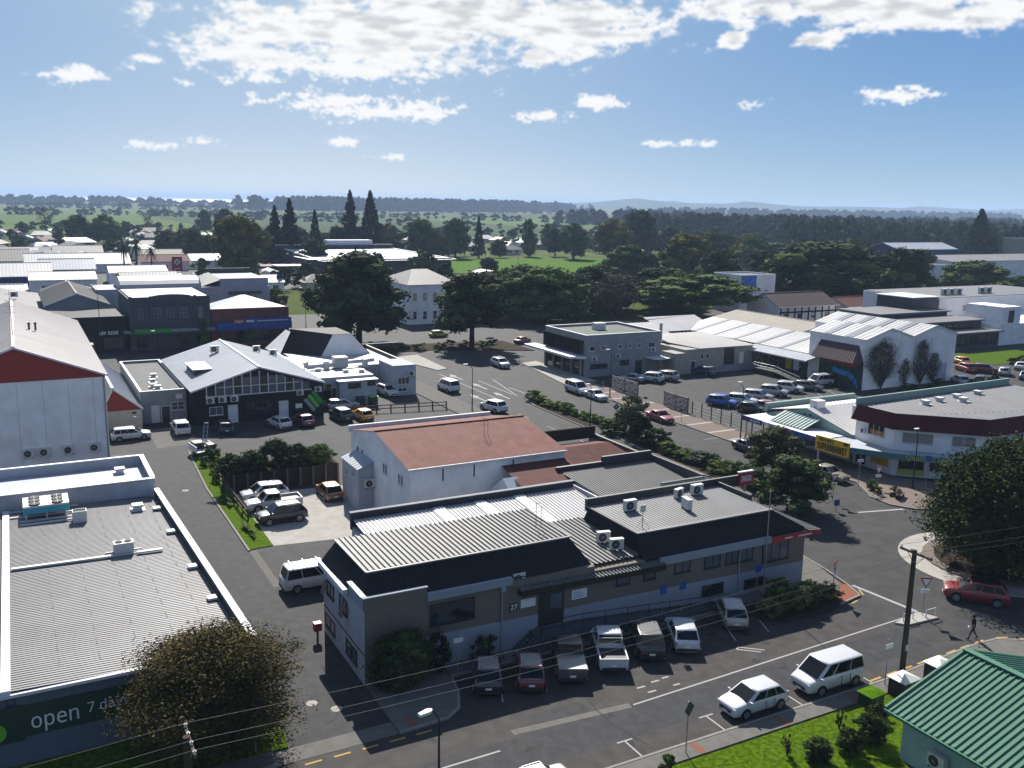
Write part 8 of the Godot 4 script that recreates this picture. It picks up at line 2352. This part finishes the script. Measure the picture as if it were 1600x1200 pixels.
# ---------------------------------------------------------------- suburb, woods, hills
func make_country() -> void:
	var r := RandomNumberGenerator.new()
	r.seed = 99
	var g := MB.new()
	g.quad(V(-0.5, 0, 0.5), V(0.5, 0, 0.5), V(0.5, 1, 0.5), V(-0.5, 1, 0.5)); g.quad(V(0.5, 0, -0.5), V(-0.5, 0, -0.5), V(-0.5, 1, -0.5), V(0.5, 1, -0.5))
	g.quad(V(-0.5, 0, -0.5), V(-0.5, 0, 0.5), V(-0.5, 1, 0.5), V(-0.5, 1, -0.5)); g.quad(V(0.5, 0, 0.5), V(0.5, 0, -0.5), V(0.5, 1, -0.5), V(0.5, 1, 0.5))
	g.tri(V(-0.5, 1, -0.5), V(-0.5, 1, 0.5), V(-0.5, 1.7, 0)); g.tri(V(0.5, 1, 0.5), V(0.5, 1, -0.5), V(0.5, 1.7, 0))
	var wall := g.mesh()
	var h := MB.new()
	h.quad(V(-0.56, 0.93, 0.56), V(0.56, 0.93, 0.56), V(0.34, 1.75, 0), V(-0.34, 1.75, 0)); h.quad(V(0.56, 0.93, -0.56), V(-0.56, 0.93, -0.56), V(-0.34, 1.75, 0), V(0.34, 1.75, 0))
	h.tri(V(-0.56, 0.93, -0.56), V(-0.56, 0.93, 0.56), V(-0.34, 1.75, 0)); h.tri(V(0.56, 0.93, 0.56), V(0.56, 0.93, -0.56), V(0.34, 1.75, 0))
	var hip := h.mesh()
	var wd := MB.new()
	for x in [-0.3, 0.0, 0.28]: wd.box(V(x - 0.07, 0.32, 0.49), V(x + 0.07, 0.75, 0.505))
	for z in [-0.22, 0.2]: wd.box(V(-0.505, 0.32, z - 0.09), V(-0.49, 0.75, z + 0.09))
	var panes := wd.mesh()
	var roofs := ["roof_white", "roof_white", "roof_zinc", "roof_grey", "roof_rust", "roof_white", "roof_tan"]
	var names := {"roof_white": "small white roofed house among the far suburb trees", "roof_zinc": "small pale grey roofed house among the far suburb trees", "roof_grey": "small dark grey roofed house among the far suburb trees", "roof_rust": "small rust red roofed house among the far suburb trees", "roof_tan": "small tan roofed house among the far suburb trees"}
	var spots := []
	for k in 62: spots.append([r.randf_range(-12, 120), r.randf_range(-760, -425)])
	for k in 16: spots.append([r.randf_range(215, 330), r.randf_range(-620, -455)])
	for k in 10: spots.append([r.randf_range(300, 380), r.randf_range(-420, -300)])
	for k in 10: spots.append([r.randf_range(60, 150), r.randf_range(-330, -240)])
	var built := []
	for s in spots:
		var ok := true
		for q in built:
			if Vector2(s[0], s[1]).distance_to(Vector2(q[0], q[1])) < 14.0: ok = false
		if s[0] > 54 and s[0] < 112 and s[1] > -262: ok = false
		if s[0] > 95 and s[0] < 165 and s[1] > -410 and s[1] < -300: ok = false
		if s[0] < 60 and s[1] > -430 : ok = false
		if not ok: continue
		built.append(s)
		var rf: String = roofs[r.randi() % roofs.size()]
		var t := thing("suburb_house", names[rf], "house", V(s[0], 0, s[1]), r.randf_range(-0.3, 0.3) + (PI / 2 if r.randf() < 0.4 else 0.0), "houses of the far suburb, " + names[rf].get_slice(" ", 1))
		var sc := V(r.randf_range(11, 18), r.randf_range(2.6, 3.2), r.randf_range(8, 11))
		put("wall", wall, M[["wall_white", "cream", "wall_grey"][r.randi() % 3]], t).scale = sc
		put("roof", hip, M[rf], t).scale = sc
		put("windows", panes, M["glass"], t).scale = sc
	var tl := {"small": "dark rounded garden tree in the far suburb", "small_green": "mid green garden tree in the far suburb", "small_pine": "dark pointed garden tree in the far suburb"}
	for k in 210:
		var x := r.randf_range(-14, 150)
		var z := r.randf_range(-830, -425)
		if k > 150:
			x = r.randf_range(195, 390); z = r.randf_range(-640, -290)
			if x < 305 and z > -455 and z < -318: continue
			if Vector2(x, z).distance_to(Vector2(229, -286)) < 30: continue
		if k > 120 and k <= 150:
			x = r.randf_range(58, 150); z = r.randf_range(-345, -235)
			if x < 112 and z > -240: continue
		var kind: String = ["small", "small", "small_green", "small_green", "small_pine"][r.randi() % 5]
		var hh := r.randf_range(4.5, 10.5)
		var bad := false
		for q in built:
			if Vector2(x, z).distance_to(Vector2(q[0], q[1])) < 8.5: bad = true
		if bad: continue
		tree("garden_tree", tl[kind], kind, r.randi() % 3, V(x, 0, z), hh, hh * r.randf_range(0.9, 1.4) if kind != "small_pine" else hh * 0.6, 0.03, r.randf() * TAU, "garden trees of the far suburb, " + tl[kind].get_slice(" ", 0) + " " + tl[kind].get_slice(" ", 1))
	# woods and shelter belts: far masses of trees
	var clump := crown_mesh("far clump", 90, 0.13, PINE, "round", 12, 401)
	var clump2 := crown_mesh("far clump green", 90, 0.13, DARK, "round", 12, 402)
	var near_clump := crown_mesh("near clump", 420, 0.06, DARK, "round", 18, 403)
	# [x0, z0, x1, z1, depth, count, low, high, width share, mesh, label]
	var belts := [
		[505, -690, 690, -590, 90, 230, 18, 27, 0.62, near_clump, "long dark belt of trees behind the town on the right"],
		[480, -470, 640, -350, 60, 130, 16, 26, 0.7, near_clump, "dark wood at the right edge behind the lone conifer"],
		[560, -560, 800, -430, 60, 150, 16, 24, 0.8, clump2, "second line of the dark wood at the right edge"],
		[720, -860, 1500, -820, 120, 260, 14, 24, 1.0, clump2, "tree belt on the plain right of centre"],
		[720, -1150, 900, -1130, 60, 70, 16, 26, 1.0, clump, "pine block beyond the playing field"],
		[1000, -1500, 1600, -1450, 60, 110, 7, 14, 1.3, clump, "far pine line on the right of the plain"],
		[620, -2450, 1500, -2750, 260, 420, 30, 42, 1.0, clump, "far pine plantation on the skyline left of centre"],
		[1560, -2900, 1800, -2950, 160, 120, 26, 36, 1.0, clump, "short far plantation on the skyline at centre"],
		[-200, -3100, 360, -3000, 240, 150, 16, 34, 1.4, clump2, "broken far trees on the skyline at the left"],
		[380, -2900, 700, -2800, 200, 60, 14, 26, 1.5, clump2, "scattered far trees before the bright sea"],
		[-180, -1540, 560, -1500, 50, 90, 6, 13, 1.6, clump2, "hedgerow across the green paddocks"],
		[-100, -2340, 900, -2320, 60, 150, 8, 16, 1.6, clump2, "second hedgerow across the paddocks"],
		[170, -1620, 560, -740, 60, 70, 6, 12, 1.6, clump2, "slanting hedgerow left of the conifers"],
		[560, -1640, 930, -960, 60, 80, 6, 14, 1.6, clump2, "slanting hedgerow behind the playing field"],
		[900, -2300, 1700, -2250, 60, 90, 6, 12, 1.5, clump2, "far hedgerow at the centre of the plain"],
		[1500, -1200, 2600, -1100, 150, 220, 12, 22, 1.4, clump2, "far tree line on the right of the plain"],
		[1700, -2300, 3400, -2300, 200, 260, 18, 30, 1.5, clump, "far dark tree line at the right skyline"],
		[-60, -900, 130, -880, 40, 40, 4, 9, 1.5, clump2, "bushes along the edge of the left paddock"],
		[250, -760, 480, -700, 50, 50, 5, 10, 1.3, clump2, "trees at the back of the suburb beyond the playing field"],
	]
	for b in belts:
		var mm := MultiMesh.new()
		mm.transform_format = MultiMesh.TRANSFORM_3D
		mm.mesh = b[9]
		mm.instance_count = b[5]
		for i in b[5]:
			var k := r.randf()
			var hh := r.randf_range(b[6], b[7])
			var w: float = hh * b[8] * r.randf_range(0.8, 1.25)
			var p := V(lerpf(b[0], b[2], k) + r.randf_range(-0.5, 0.5) * b[4], -0.5, lerpf(b[1], b[3], k) + r.randf_range(-0.5, 0.5) * b[4])
			mm.set_instance_transform(i, Transform3D(Basis(Vector3.UP, r.randf() * TAU).scaled_local(V(w, hh, w)), p))
		var mi := MultiMeshInstance3D.new()
		mi.name = numbered("tree_belt")
		mi.multimesh = mm
		mi.material_override = M["leaf"]
		add_child(mi, true)
		tag(mi, b[10], "trees", "", "stuff")
	# low hills on the right horizon
	var f := FastNoiseLite.new()
	f.seed = 8
	f.frequency = 0.0011
	f.fractal_octaves = 5
	var hl := MB.new()
	var n := 70
	for i in n:
		for j in 4:
			var pt := func(a: int, c: int) -> Vector3:
				var x := lerpf(2500, 9500, float(a) / n)
				var z := -5200.0 - c * 420.0 + x * 0.12
				var up: float = [0.0, 0.6, 1.0, 0.7, 0.0][c]
				return Vector3(x, -0.4 + up * (46.0 + 60.0 * f.get_noise_2d(x, c * 300.0)) * smoothstep(2500, 3600, x), z)
			hl.quad(pt.call(i, j), pt.call(i + 1, j), pt.call(i + 1, j + 1), pt.call(i, j + 1))
	setting("hills", hl, mat("hill", lin(0.06, 0.08, 0.045), 0.95, 0, "country", 0.003), "low blue hills on the right horizon")
	var t := gabled("farm_shed", "long pale farm shed far out at the right edge", 700, 745, -470, -452, 4, 6.5, "x", "wall_white", "roof_white", 2.0, 0.3)
	settle(t, V(722, 0, -461))
	t = gabled("factory_hall", "long white factory wall far right before the lone conifer", 352, 440, -300, -262, 7.5, 9.0, "x", "wall_white", "roof_zinc", 2.0, 0.2)
	settle(t, V(396, 0, -281))
	t = gabled("blue_factory", "blue roofed factory behind the long white factory wall", 395, 440, -345, -325, 9.0, 12.0, "x", "blue_wall", "roof_blue_white", 2.0, 0.3)
	settle(t, V(417, 0, -335))
	t = flat("white_annexe", "white cube building between dark trees on the right", 296, 306, -240, -229, 9.0, "wall_white", "roof_white", 0.4)
	settle(t, V(301, 0, -235))
	t = flat("tan_tower", "plain tan wall right of the lone conifer", 470, 500, -320, -300, 15, "roof_tan", "roof_tan", 0.4)
	settle(t, V(485, 0, -310))

# ---------------------------------------------------------------- street furniture
func make_street_things() -> void:
	lamp_post("near street lamp with pale lantern at the bottom edge", V(15.5, 0.1, -35.2), 6.2, 0.25, 0.5)
	lamp_post("dark street lamp on the east footpath by the yard fence", V(78.6, 0.1, -85.6), 7.4, PI, -0.9)
	lamp_post("dark street lamp at the mural fence corner", V(77.9, 0.1, -113.6), 7.4, PI, -0.9)
	lamp_post("street lamp standing at the median by the airy tree", V(64.3, 0.1, -98.0), 6.0, 0.0, 0.3)
	lamp_post("tall dark lamp post by the west kerb beside the restaurant", V(55.2, 0.1, -114.2), 6.6, 0, 0.8)
	lamp_post("black street lamp outside the corner supermarket", V(81.5, 0.1, -62.4), 6.4, PI, -0.6)
	lamp_post("thin far lamp post before the black shop", V(13.0, 0, -181), 13.0, 0, 0.5)
	lamp_post("thin far lamp post before the green band", V(22.0, 0, -176), 5.0, 0, 0.4)
	lamp_post("lamp post right of the red corner shop", V(49.2, 0, -176), 12.0, 0, 0.6)
	lamp_post("floodlight pole on the playing field", V(213, 0, -392), 19.0, 0, 0.8, "pole_steel")
	lamp_post("second pole at the right end of the playing field", V(228, 0, -330), 10.0, 0, 0.5, "pole_steel")
	# timber power poles and wires
	for k in [[46.9, -35.3, 8.4, "weathered timber power pole with crossarm on the near footpath"], [4.6, -34.9, 7.9, "timber power pole with insulators at the bottom left"]]:
		var t := thing("power_pole", k[3], "power pole", V(k[0], 0.1, k[1]), 0, "timber power poles")
		var b := MB.new()
		b.tube(V(0, 0, 0), V(0, k[2], 0), 0.19, 0.14, 12)
		obj("pole", b, M["timber_pole"], t)
		var c := MB.new()
		c.bar(V(0.14, k[2] - 0.25, -1.15), V(0.14, k[2] - 0.25, 1.15), 0.11, 0.13)
		obj("crossarm", c, M["timber"], t)
		for z in [-1.05, -0.35, 0.35, 1.05]:
			var i := MB.new()
			i.tube(V(0.14, k[2] - 0.2, z), V(0.14, k[2] - 0.02, z), 0.05, 0.035, 8)
			i.tube(V(0.14, k[2] - 0.1, z), V(0.14, k[2] - 0.06, z), 0.07, 0.07, 8)
			obj("insulator", i, M["unit_white"], t)
		var br := MB.new()
		br.tube(V(0.1, k[2] - 1.0, 0), V(0.14, k[2] - 0.3, -0.6), 0.02, 0.02, 6); br.tube(V(0.1, k[2] - 1.0, 0), V(0.14, k[2] - 0.3, 0.6), 0.02, 0.02, 6)
		obj("brace", br, M["steel"], t)
		block("tag_plate", V(-0.1, 1.9, 0.14), V(0.1, 2.3, 0.19), M["steel"], t)
	var wl := ["farthest of the overhead wires between the power poles", "middle overhead wire between the power poles", "nearest overhead wire between the power poles"]
	for k in 3:
		var z: float = [-1.05, 0.35, 1.05][k]
		var t := thing("power_line", wl[k], "power line", V(25, 0, -35), 0, "overhead wires")
		var b := MB.new()
		for span in [[V(4.74, 7.98, -34.9 + z), V(47.04, 8.48, -35.3 + z), 0.55], [V(-40, 8.0, -34.7 + z), V(4.74, 7.98, -34.9 + z), 0.6], [V(47.04, 8.48, -35.3 + z), V(90, 8.6, -33.0 + z), 0.5]]:
			for i in 16:
				var a := float(i) / 16
				var e := float(i + 1) / 16
				var p: Vector3 = (span[0] as Vector3).lerp(span[1], a) - V(25, span[2] * 4 * a * (1 - a), -35)
				var q: Vector3 = (span[0] as Vector3).lerp(span[1], e) - V(25, span[2] * 4 * e * (1 - e), -35)
				b.tube(p, q, 0.011, 0.011, 4, false)
		obj("wire", b, mat("wire", lin(0.07, 0.07, 0.07), 0.6), t)
	# signs
	var give := func(label: String, at: Vector3, high: float, turn: float) -> void:
		var s := sign_post("give_way_sign", label, at, high, turn, "triangle", "red_sign")
		var w := MB.new()
		w.tri(V(-0.31, high - 0.14, 0.08), V(0, high - 0.68, 0.08), V(0.31, high - 0.14, 0.08))
		obj("white_field", w, M["letter_white"], s)
		block("supplementary_plate", V(-0.3, high - 1.2, 0.04), V(0.3, high - 0.92, 0.07), M["letter_white"], s)
	give.call("give way sign on the small splitter island", V(55.9, 0.12, -40.9), 2.9, -0.5)
	give.call("give way sign in the corner planting", V(52.8, 0.12, -46.4), 2.7, 0.4)
	give.call("give way sign seen across the main street by the corner tree", V(70.4, 0.02, -62.9), 2.9, -0.6)
	give.call("give way sign on the supermarket corner", V(77.9, 0.12, -63.9), 2.4, -0.4)
	sign_post("warning_sign", "dark diamond sign seen from behind at the near kerb", V(29.7, 0.1, -34.9), 3.0, 0.3, "diamond", "charcoal")
	var ds := sign_post("warning_sign", "grey diamond sign with white bar at the median gap", V(68.9, 0.1, -98.9), 2.8, -0.4, "diamond", "charcoal")
	block("arrow", V(-0.05, 2.2, 0.075), V(0.05, 2.6, 0.085), M["letter_white"], ds)
	for k in [[38.2, -48.3, "left blue parking sign on a thin pole before the long office ramp"], [39.9, -48.3, "right blue parking sign on a thin pole before the long office ramp"], [47.0, -48.4, "blue parking sign before the right half of the long office"]]:
		sign_post("parking_sign", k[2], V(k[0], 0.1, k[1]), 2.7, 0, "square", "blue_sign")
	sign_post("blue_sign", "small blue sign on the road bend by the corner tree", V(68.4, 0.0, -60.6), 1.2, -0.3, "square", "blue_sign")
	sign_post("blue_shop_sign", "blue post sign in front of the corner supermarket window", V(82.4, 0.1, -61.6), 3.6, -0.5, "square", "blue_sign")
	sign_post("street_pole", "thin pale pole with small plate at the near kerb by the van", V(45.3, 0.1, -35.2), 3.0, 0, "arrow", "trim_white")
	sign_post("street_pole", "thin pale pole by the clipped bush at the long office", V(22.2, 0.1, -47.6), 2.9, 0, "arrow", "trim_white")
	sign_post("street_pole", "thin white sign pole at the supermarket corner bed", V(76.2, 0.1, -64.9), 3.4, -0.4, "arrow", "trim_white")
	sign_post("street_pole", "thin pole on the verge under the russet tree", V(9.4, 0.1, -45.2), 2.6, 0, "arrow", "trim_white")
	for k in [[66.2, -46.9, 0.6, "chevron board with blue arrow at the left of the roundabout bed"], [67.6, -41.4, -0.9, "chevron board at the near side of the roundabout bed"]]:
		var t := thing("chevron_board", k[3], "road sign", V(k[0], 0.24, k[1]), k[2] - 0.3)
		for x in [-0.7, 0.7]: block("post", V(x - 0.04, 0, -0.03), V(x + 0.04, 0.5, 0.03), M["steel"], t)
		block("board", V(-1.1, 0.5, -0.02), V(1.1, 1.0, 0.02), M["letter_black"], t)
		for i in 4:
			var c := MB.new()
			var x := -0.95 + i * 0.5
			c.quad(V(x, 0.75, 0.025), V(x + 0.22, 0.52, 0.025), V(x + 0.44, 0.52, 0.025), V(x + 0.22, 0.75, 0.025)); c.quad(V(x, 0.75, 0.025), V(x + 0.22, 0.75, 0.025), V(x + 0.44, 0.98, 0.025), V(x + 0.22, 0.98, 0.025))
			obj("chevron", c, M["yellow_sign"], t)
		if k[2] > 0: block("blue_plate", V(-0.6, 1.05, -0.02), V(0.9, 1.45, 0.02), M["blue_sign"], t)
	for k in [[54.2, -40.75], [56.2, -40.45]]:
		var t := thing("island_hoop", "low pale hoop rail on the splitter island, " + ("left" if k[0] < 55 else "right"), "rail", V(k[0], 0.12, k[1]), 0, "hoop rails on the splitter island")
		var b := MB.new()
		b.tube(V(-0.5, 0, 0), V(-0.5, 0.55, 0), 0.04, 0.04, 8); b.tube(V(0.5, 0, 0), V(0.5, 0.55, 0), 0.04, 0.04, 8); b.tube(V(-0.5, 0.55, 0), V(0.5, 0.55, 0), 0.04, 0.04, 8)
		obj("hoop", b, M["trim_white"], t)
	# cabinets on the near footpath
	for k in [[42.7, -34.0, 1.15, 0.9, 0.75, "moss", "green topped utility cabinet on the near lawn edge"], [45.3, -33.9, 1.35, 1.1, 1.1, "white", "dark kiosk cabinet with white pyramid top beside the power pole"], [48.6, -34.0, 1.4, 1.1, 1.25, "white", "dark kiosk cabinet with white pyramid top behind the green roof edge"]]:
		var t := thing("utility_cabinet", k[6], "cabinet", V(k[0], 0.1, k[1]), 0.05, "utility cabinets")
		block("casing", V(-k[2] / 2, 0, -k[3] / 2), V(k[2] / 2, k[4], k[3] / 2), M["plastic"] if k[5] == "white" else M["dark_green"], t)
		var b := MB.new()
		var e: float = k[2] / 2 + 0.1
		var d: float = k[3] / 2 + 0.1
		var y: float = k[4]
		var up := 0.28 if k[5] == "white" else 0.06
		for q in [[V(-e, y, d), V(e, y, d)], [V(e, y, d), V(e, y, -d)], [V(e, y, -d), V(-e, y, -d)], [V(-e, y, -d), V(-e, y, d)]]: b.tri(q[0], q[1], V(0, y + up, 0))
		b.quad(V(-e, y - 0.02, d), V(-e, y - 0.02, -d), V(e, y - 0.02, -d), V(e, y - 0.02, d))
		obj("lid", b, M["unit_white"] if k[5] == "white" else M["field_bright"], t)
		block("door_line", V(-0.01, 0.08, k[3] / 2), V(0.01, k[4] - 0.06, k[3] / 2 + 0.01), M["steel"], t)
	# timber rail fences
	var t := thing("rail_fence", "low timber rail fence along the lane verge", "fence")
	for k in 8: block("post", V(17.1, 0.05, -97.5 + k * 2.2), V(17.24, 1.05, -97.36 + k * 2.2), M["timber"], t)
	for y in [0.5, 0.95]: block("rail", V(17.02, y - 0.07, -97.5), V(17.1, y + 0.07, -82.0), M["timber"], t)
	settle(t, V(17.1, 0.05, -89.8))
	t = thing("rail_fence", "dark low rail fence between the two car parks before the restaurant", "fence")
	for k in 9: block("post", V(36.8 + k * 1.95, 0, -119.6 + k * 0.32), V(36.95 + k * 1.95, 1.1, -119.45 + k * 0.32), M["timber_dark"], t)
	var rb := MB.new()
	for y in [0.55, 1.0]: rb.bar(V(36.8, y, -119.5), V(52.5, y, -117.0), 0.07, 0.13)
	obj("rail", rb, M["timber"], t)
	settle(t, V(44.6, 0, -118.2))
	# retaining wall: posts and planks
	t = thing("retaining_wall", "dark timber retaining wall below the hedge of the concrete yard", "wall", V(22.8, 0, -90.1))
	for k in 9: block("post", V(-5.3 + k * 1.32, 0, 0.0), V(-5.12 + k * 1.32, 2.0, 0.18), M["timber"], t)
	for k in 8:
		for j in 7: block("plank", V(-5.3 + k * 1.32, 0.02 + j * 0.28, -0.06 - 0.004 * ((k + j) % 3)), V(-3.99 + k * 1.32, 0.28 + j * 0.28, 0.0 - 0.004 * ((k + j) % 3)), M["timber_dark"], t)
	var soil := MB.new()
	soil.box(V(17.2, 0, -94.0), V(28.3, 1.85, -90.2))
	setting("bank", soil, M["soil"], "earth bank held by the retaining wall")
	# wire fence between upper car park and hedge
	for k in 4:
		var p := thing("fence_post", "bent wire fence post at the edge of the upper car park, " + ["first", "second", "third", "fourth"][k] + " from the lane", "post", V(20.4 + k * 2.6, 0, -95.2), 0, "wire fence posts of the upper car park")
		var b := MB.new()
		b.tube(V(0, 0, 0), V(0, 1.9, 0), 0.04, 0.04, 6); b.tube(V(0, 1.9, 0), V(0.15, 2.3, 0.25), 0.035, 0.03, 6)
		obj("shaft", b, M["timber_dark"], p)
	# mural fence panels and yard fence on the east footpath
	var mcols := [lin(0.10, 0.06, 0.05), lin(0.03, 0.03, 0.03), lin(0.22, 0.10, 0.07), lin(0.14, 0.13, 0.12), lin(0.05, 0.04, 0.04)]
	for k in [[-119.5, -112.6, 81, "longer mural painted fence panel at the yard entrance"], [-106.0, -100.6, 82, "shorter mural painted fence panel along the yard"]]:
		t = thing("mural_fence", k[3], "fence", V(82.3, 0, (k[0] + k[1]) / 2), 0, "mural fence panels")
		var hl: float = (k[1] - k[0]) / 2
		block("board", V(-0.05, 0.15, -hl), V(0.05, 2.25, hl), M["concrete"], t)
		mural("picture", V(-0.06, 0.18, -hl + 0.02), V(-0.06, 0.18, hl - 0.02), 2.05, k[2], lin(0.34, 0.31, 0.28), mcols, t)
		for z in [-hl, 0.0, hl]: block("post", V(-0.09, 0, z - 0.05), V(0.09, 2.3, z + 0.05), M["timber"], t)
	t = thing("wire_fence", "tall dark post and wire fence along the yard", "fence")
	for k in 8: block("post", V(82.2, 0, -99.6 + k * 2.0), V(82.3, 2.0, -99.5 + k * 2.0), M["timber_dark"], t)
	var wf := MB.new()
	for y in [0.3, 0.75, 1.2, 1.6, 1.9]: wf.tube(V(82.25, y, -99.6), V(82.25, y, -85.6), 0.014, 0.014, 4, false)
	obj("wire", wf, M["pole_steel"], t)
	settle(t, V(82.25, 0, -92.6))
	for k in [[80.4, -105.0, "bollard"], [80.2, -96.6, "bollard"], [80.6, -116.2, "bollard"]]:
		sign_post("footpath_sign", {-105.0: "small footpath sign between the mural panels", -96.6: "small footpath sign by the wire fence", -116.2: "small footpath sign by the longer mural panel"}[k[1]], V(k[0] - 2.2, 0.12, k[1]), 2.1, -1.2, "arrow", "charcoal")
	# bins, trailer, bench, bin red
	for k in [[42.3, -124.1, "dark_green", "dark green wheeled bin left of the pair at the restaurant"], [44.1, -123.8, "lime", "green wheeled bin right of the pair at the restaurant"]]:
		t = thing("wheeled_bin", k[3], "bin", V(k[0], 0, k[1]), 0, "wheeled bins")
		var b := MB.new()
		b.prism([Vector2(-0.55, -0.45), Vector2(0.55, -0.45), Vector2(0.55, 0.45), Vector2(-0.55, 0.45)], 0.12, 1.15)
		obj("tub", b, M["dark_green"], t)
		block("lid", V(-0.62, 1.15, -0.52), V(0.62, 1.24, 0.55), M[k[2]], t)
		for x in [-0.45, 0.45]:
			var w := MB.new()
			w.tube(V(x - 0.05, 0.1, 0.35), V(x + 0.05, 0.1, 0.35), 0.1, 0.1, 10)
			obj("wheel", w, M["rubber"], t)
	t = thing("work_trailer", "cluttered white work trailer with raised ladder on the lane verge", "trailer", V(17.4, 0.05, -106.0), 0.15)
	block("bed", V(-1.1, 0.6, -1.4), V(1.1, 0.72, 1.4), M["trim_white"], t)
	for x in [-1.1, 1.04]: block("side_panel", V(x, 0.72, -1.4), V(x + 0.06, 1.3, 1.4), M["trim_white"], t)
	block("tool_box", V(-0.9, 0.73, -1.2), V(0.2, 1.5, 0.2), M["charcoal"], t)
	block("tool_box", V(0.3, 0.73, 0.1), V(0.95, 1.4, 1.2), M["unit_white"], t)
	for x in [-0.95, 0.95]:
		var w := MB.new()
		w.tube(V(x - 0.1, 0.33, 0), V(x + 0.1, 0.33, 0), 0.33, 0.33, 14)
		obj("wheel", w, M["rubber"], t)
	var ld := MB.new()
	ld.bar(V(-0.2, 1.3, 0.6), V(0.9, 3.4, -1.6), 0.08, 0.12); ld.bar(V(0.2, 1.3, 0.7), V(1.3, 3.4, -1.5), 0.08, 0.12)
	for k in 6: ld.bar(V(-0.2 + k * 0.2, 1.4 + k * 0.38, 0.55 - k * 0.4), V(0.2 + k * 0.2, 1.4 + k * 0.38, 0.65 - k * 0.4), 0.04, 0.04)
	obj("ladder", ld, M["steel"], t)
	t = thing("bench", "timber bench on the brick corner by the supermarket", "bench", V(77.4, 0.12, -60.6), 0.5)
	for z in [-0.2, 0.0, 0.2]: block("seat_slat", V(-0.9, 0.42, z - 0.08), V(0.9, 0.46, z + 0.08), M["timber"], t)
	for y in [0.6, 0.8]: block("back_slat", V(-0.9, y, -0.32), V(0.9, y + 0.12, -0.28), M["timber"], t)
	for x in [-0.75, 0.75]: block("leg", V(x - 0.04, 0, -0.3), V(x + 0.04, 0.42, 0.25), M["pole_dark"], t)
	t = thing("post_box", "small red box on a black post at the side of the long office", "box", V(16.0, 0, -56.3))
	block("post", V(-0.06, 0, -0.06), V(0.06, 0.7, 0.06), M["trim_dark"], t)
	block("box", V(-0.25, 0.7, -0.22), V(0.25, 1.25, 0.22), M["red_sign"], t)
	block("slot", V(-0.18, 1.05, 0.22), V(0.18, 1.1, 0.23), M["trim_dark"], t)
	walker(V(55.9, 0.02, -36.9), deg_to_rad(58))
	# roof units of the long office
	heat_pump(V(27.55, 4.3, -49.85), 0.0, "heat pump on the canopy end left of the office door", 1.0)
	heat_pump(V(36.25, 4.66, -53.0), -0.25, "rear heat pump on the lower link roof of the long office", 1.1)
	heat_pump(V(36.3, 4.66, -51.4), -0.25, "front heat pump on the lower link roof of the long office", 1.1)
	heat_pump(V(39.8, 5.98, -54.8), 0.0, "heat pump at the left of the right office roof", 1.15)
	heat_pump(V(44.0, 5.98, -53.3), 1.4, "tall narrow heat pump in the middle of the right office roof", 1.15)
	heat_pump(V(45.2, 5.98, -55.8), 0.3, "heat pump left of the back pair on the right office roof", 1.0)
	heat_pump(V(47.0, 5.98, -55.8), 0.0, "heat pump right of the back pair on the right office roof", 1.15)
	t = thing("dish_aerial", "small square dish aerial on the right office roof", "aerial", V(38.5, 5.96, -51.4))
	var am := MB.new()
	am.tube(V(0, 0, 0), V(0, 1.3, 0), 0.03, 0.03, 6); am.tube(V(0.5, 0, 0.1), V(0, 0.7, 0), 0.015, 0.015, 5); am.tube(V(-0.2, 0, -0.3), V(0, 0.7, 0), 0.015, 0.015, 5)
	obj("mast", am, M["pole_steel"], t)
	block("dish", V(-0.22, 1.2, -0.03), V(0.22, 1.7, 0.03), M["unit_white"], t)
	for k in [[30.6, 6.6, -53.0, "twin stick aerial on the left office roof"], [38.0, 7.0, -76.0, "spiky aerial on the pink warehouse roof"]]:
		var a := thing("aerial", k[3], "aerial", V(k[0], k[1], k[2]))
		var b := MB.new()
		b.tube(V(0, 0, 0), V(0, 1.9, 0), 0.025, 0.02, 6); b.tube(V(0.35, 0, 0.1), V(0.35, 1.6, 0.1), 0.02, 0.02, 6)
		for y in [1.2, 1.5, 1.8]: b.tube(V(-0.35, y, 0), V(0.35, y, 0), 0.015, 0.015, 5)
		obj("mast", b, M["pole_steel"], a)

func _ready() -> void:
	var sun := Vector3(0.285, 0.0, -0.958).normalized() * cos(deg_to_rad(38.0)) + Vector3.UP * sin(deg_to_rad(38.0))
	make_camera()
	make_sky(sun)
	make_sun(sun)
	make_materials()
	make_ground()
	make_long_office()
	make_rear_block()
	make_store()
	make_midtown()
	make_east()
	make_corner_shops()
	make_house()
	make_country()
	make_trees()
	make_cars()
	make_street_things()
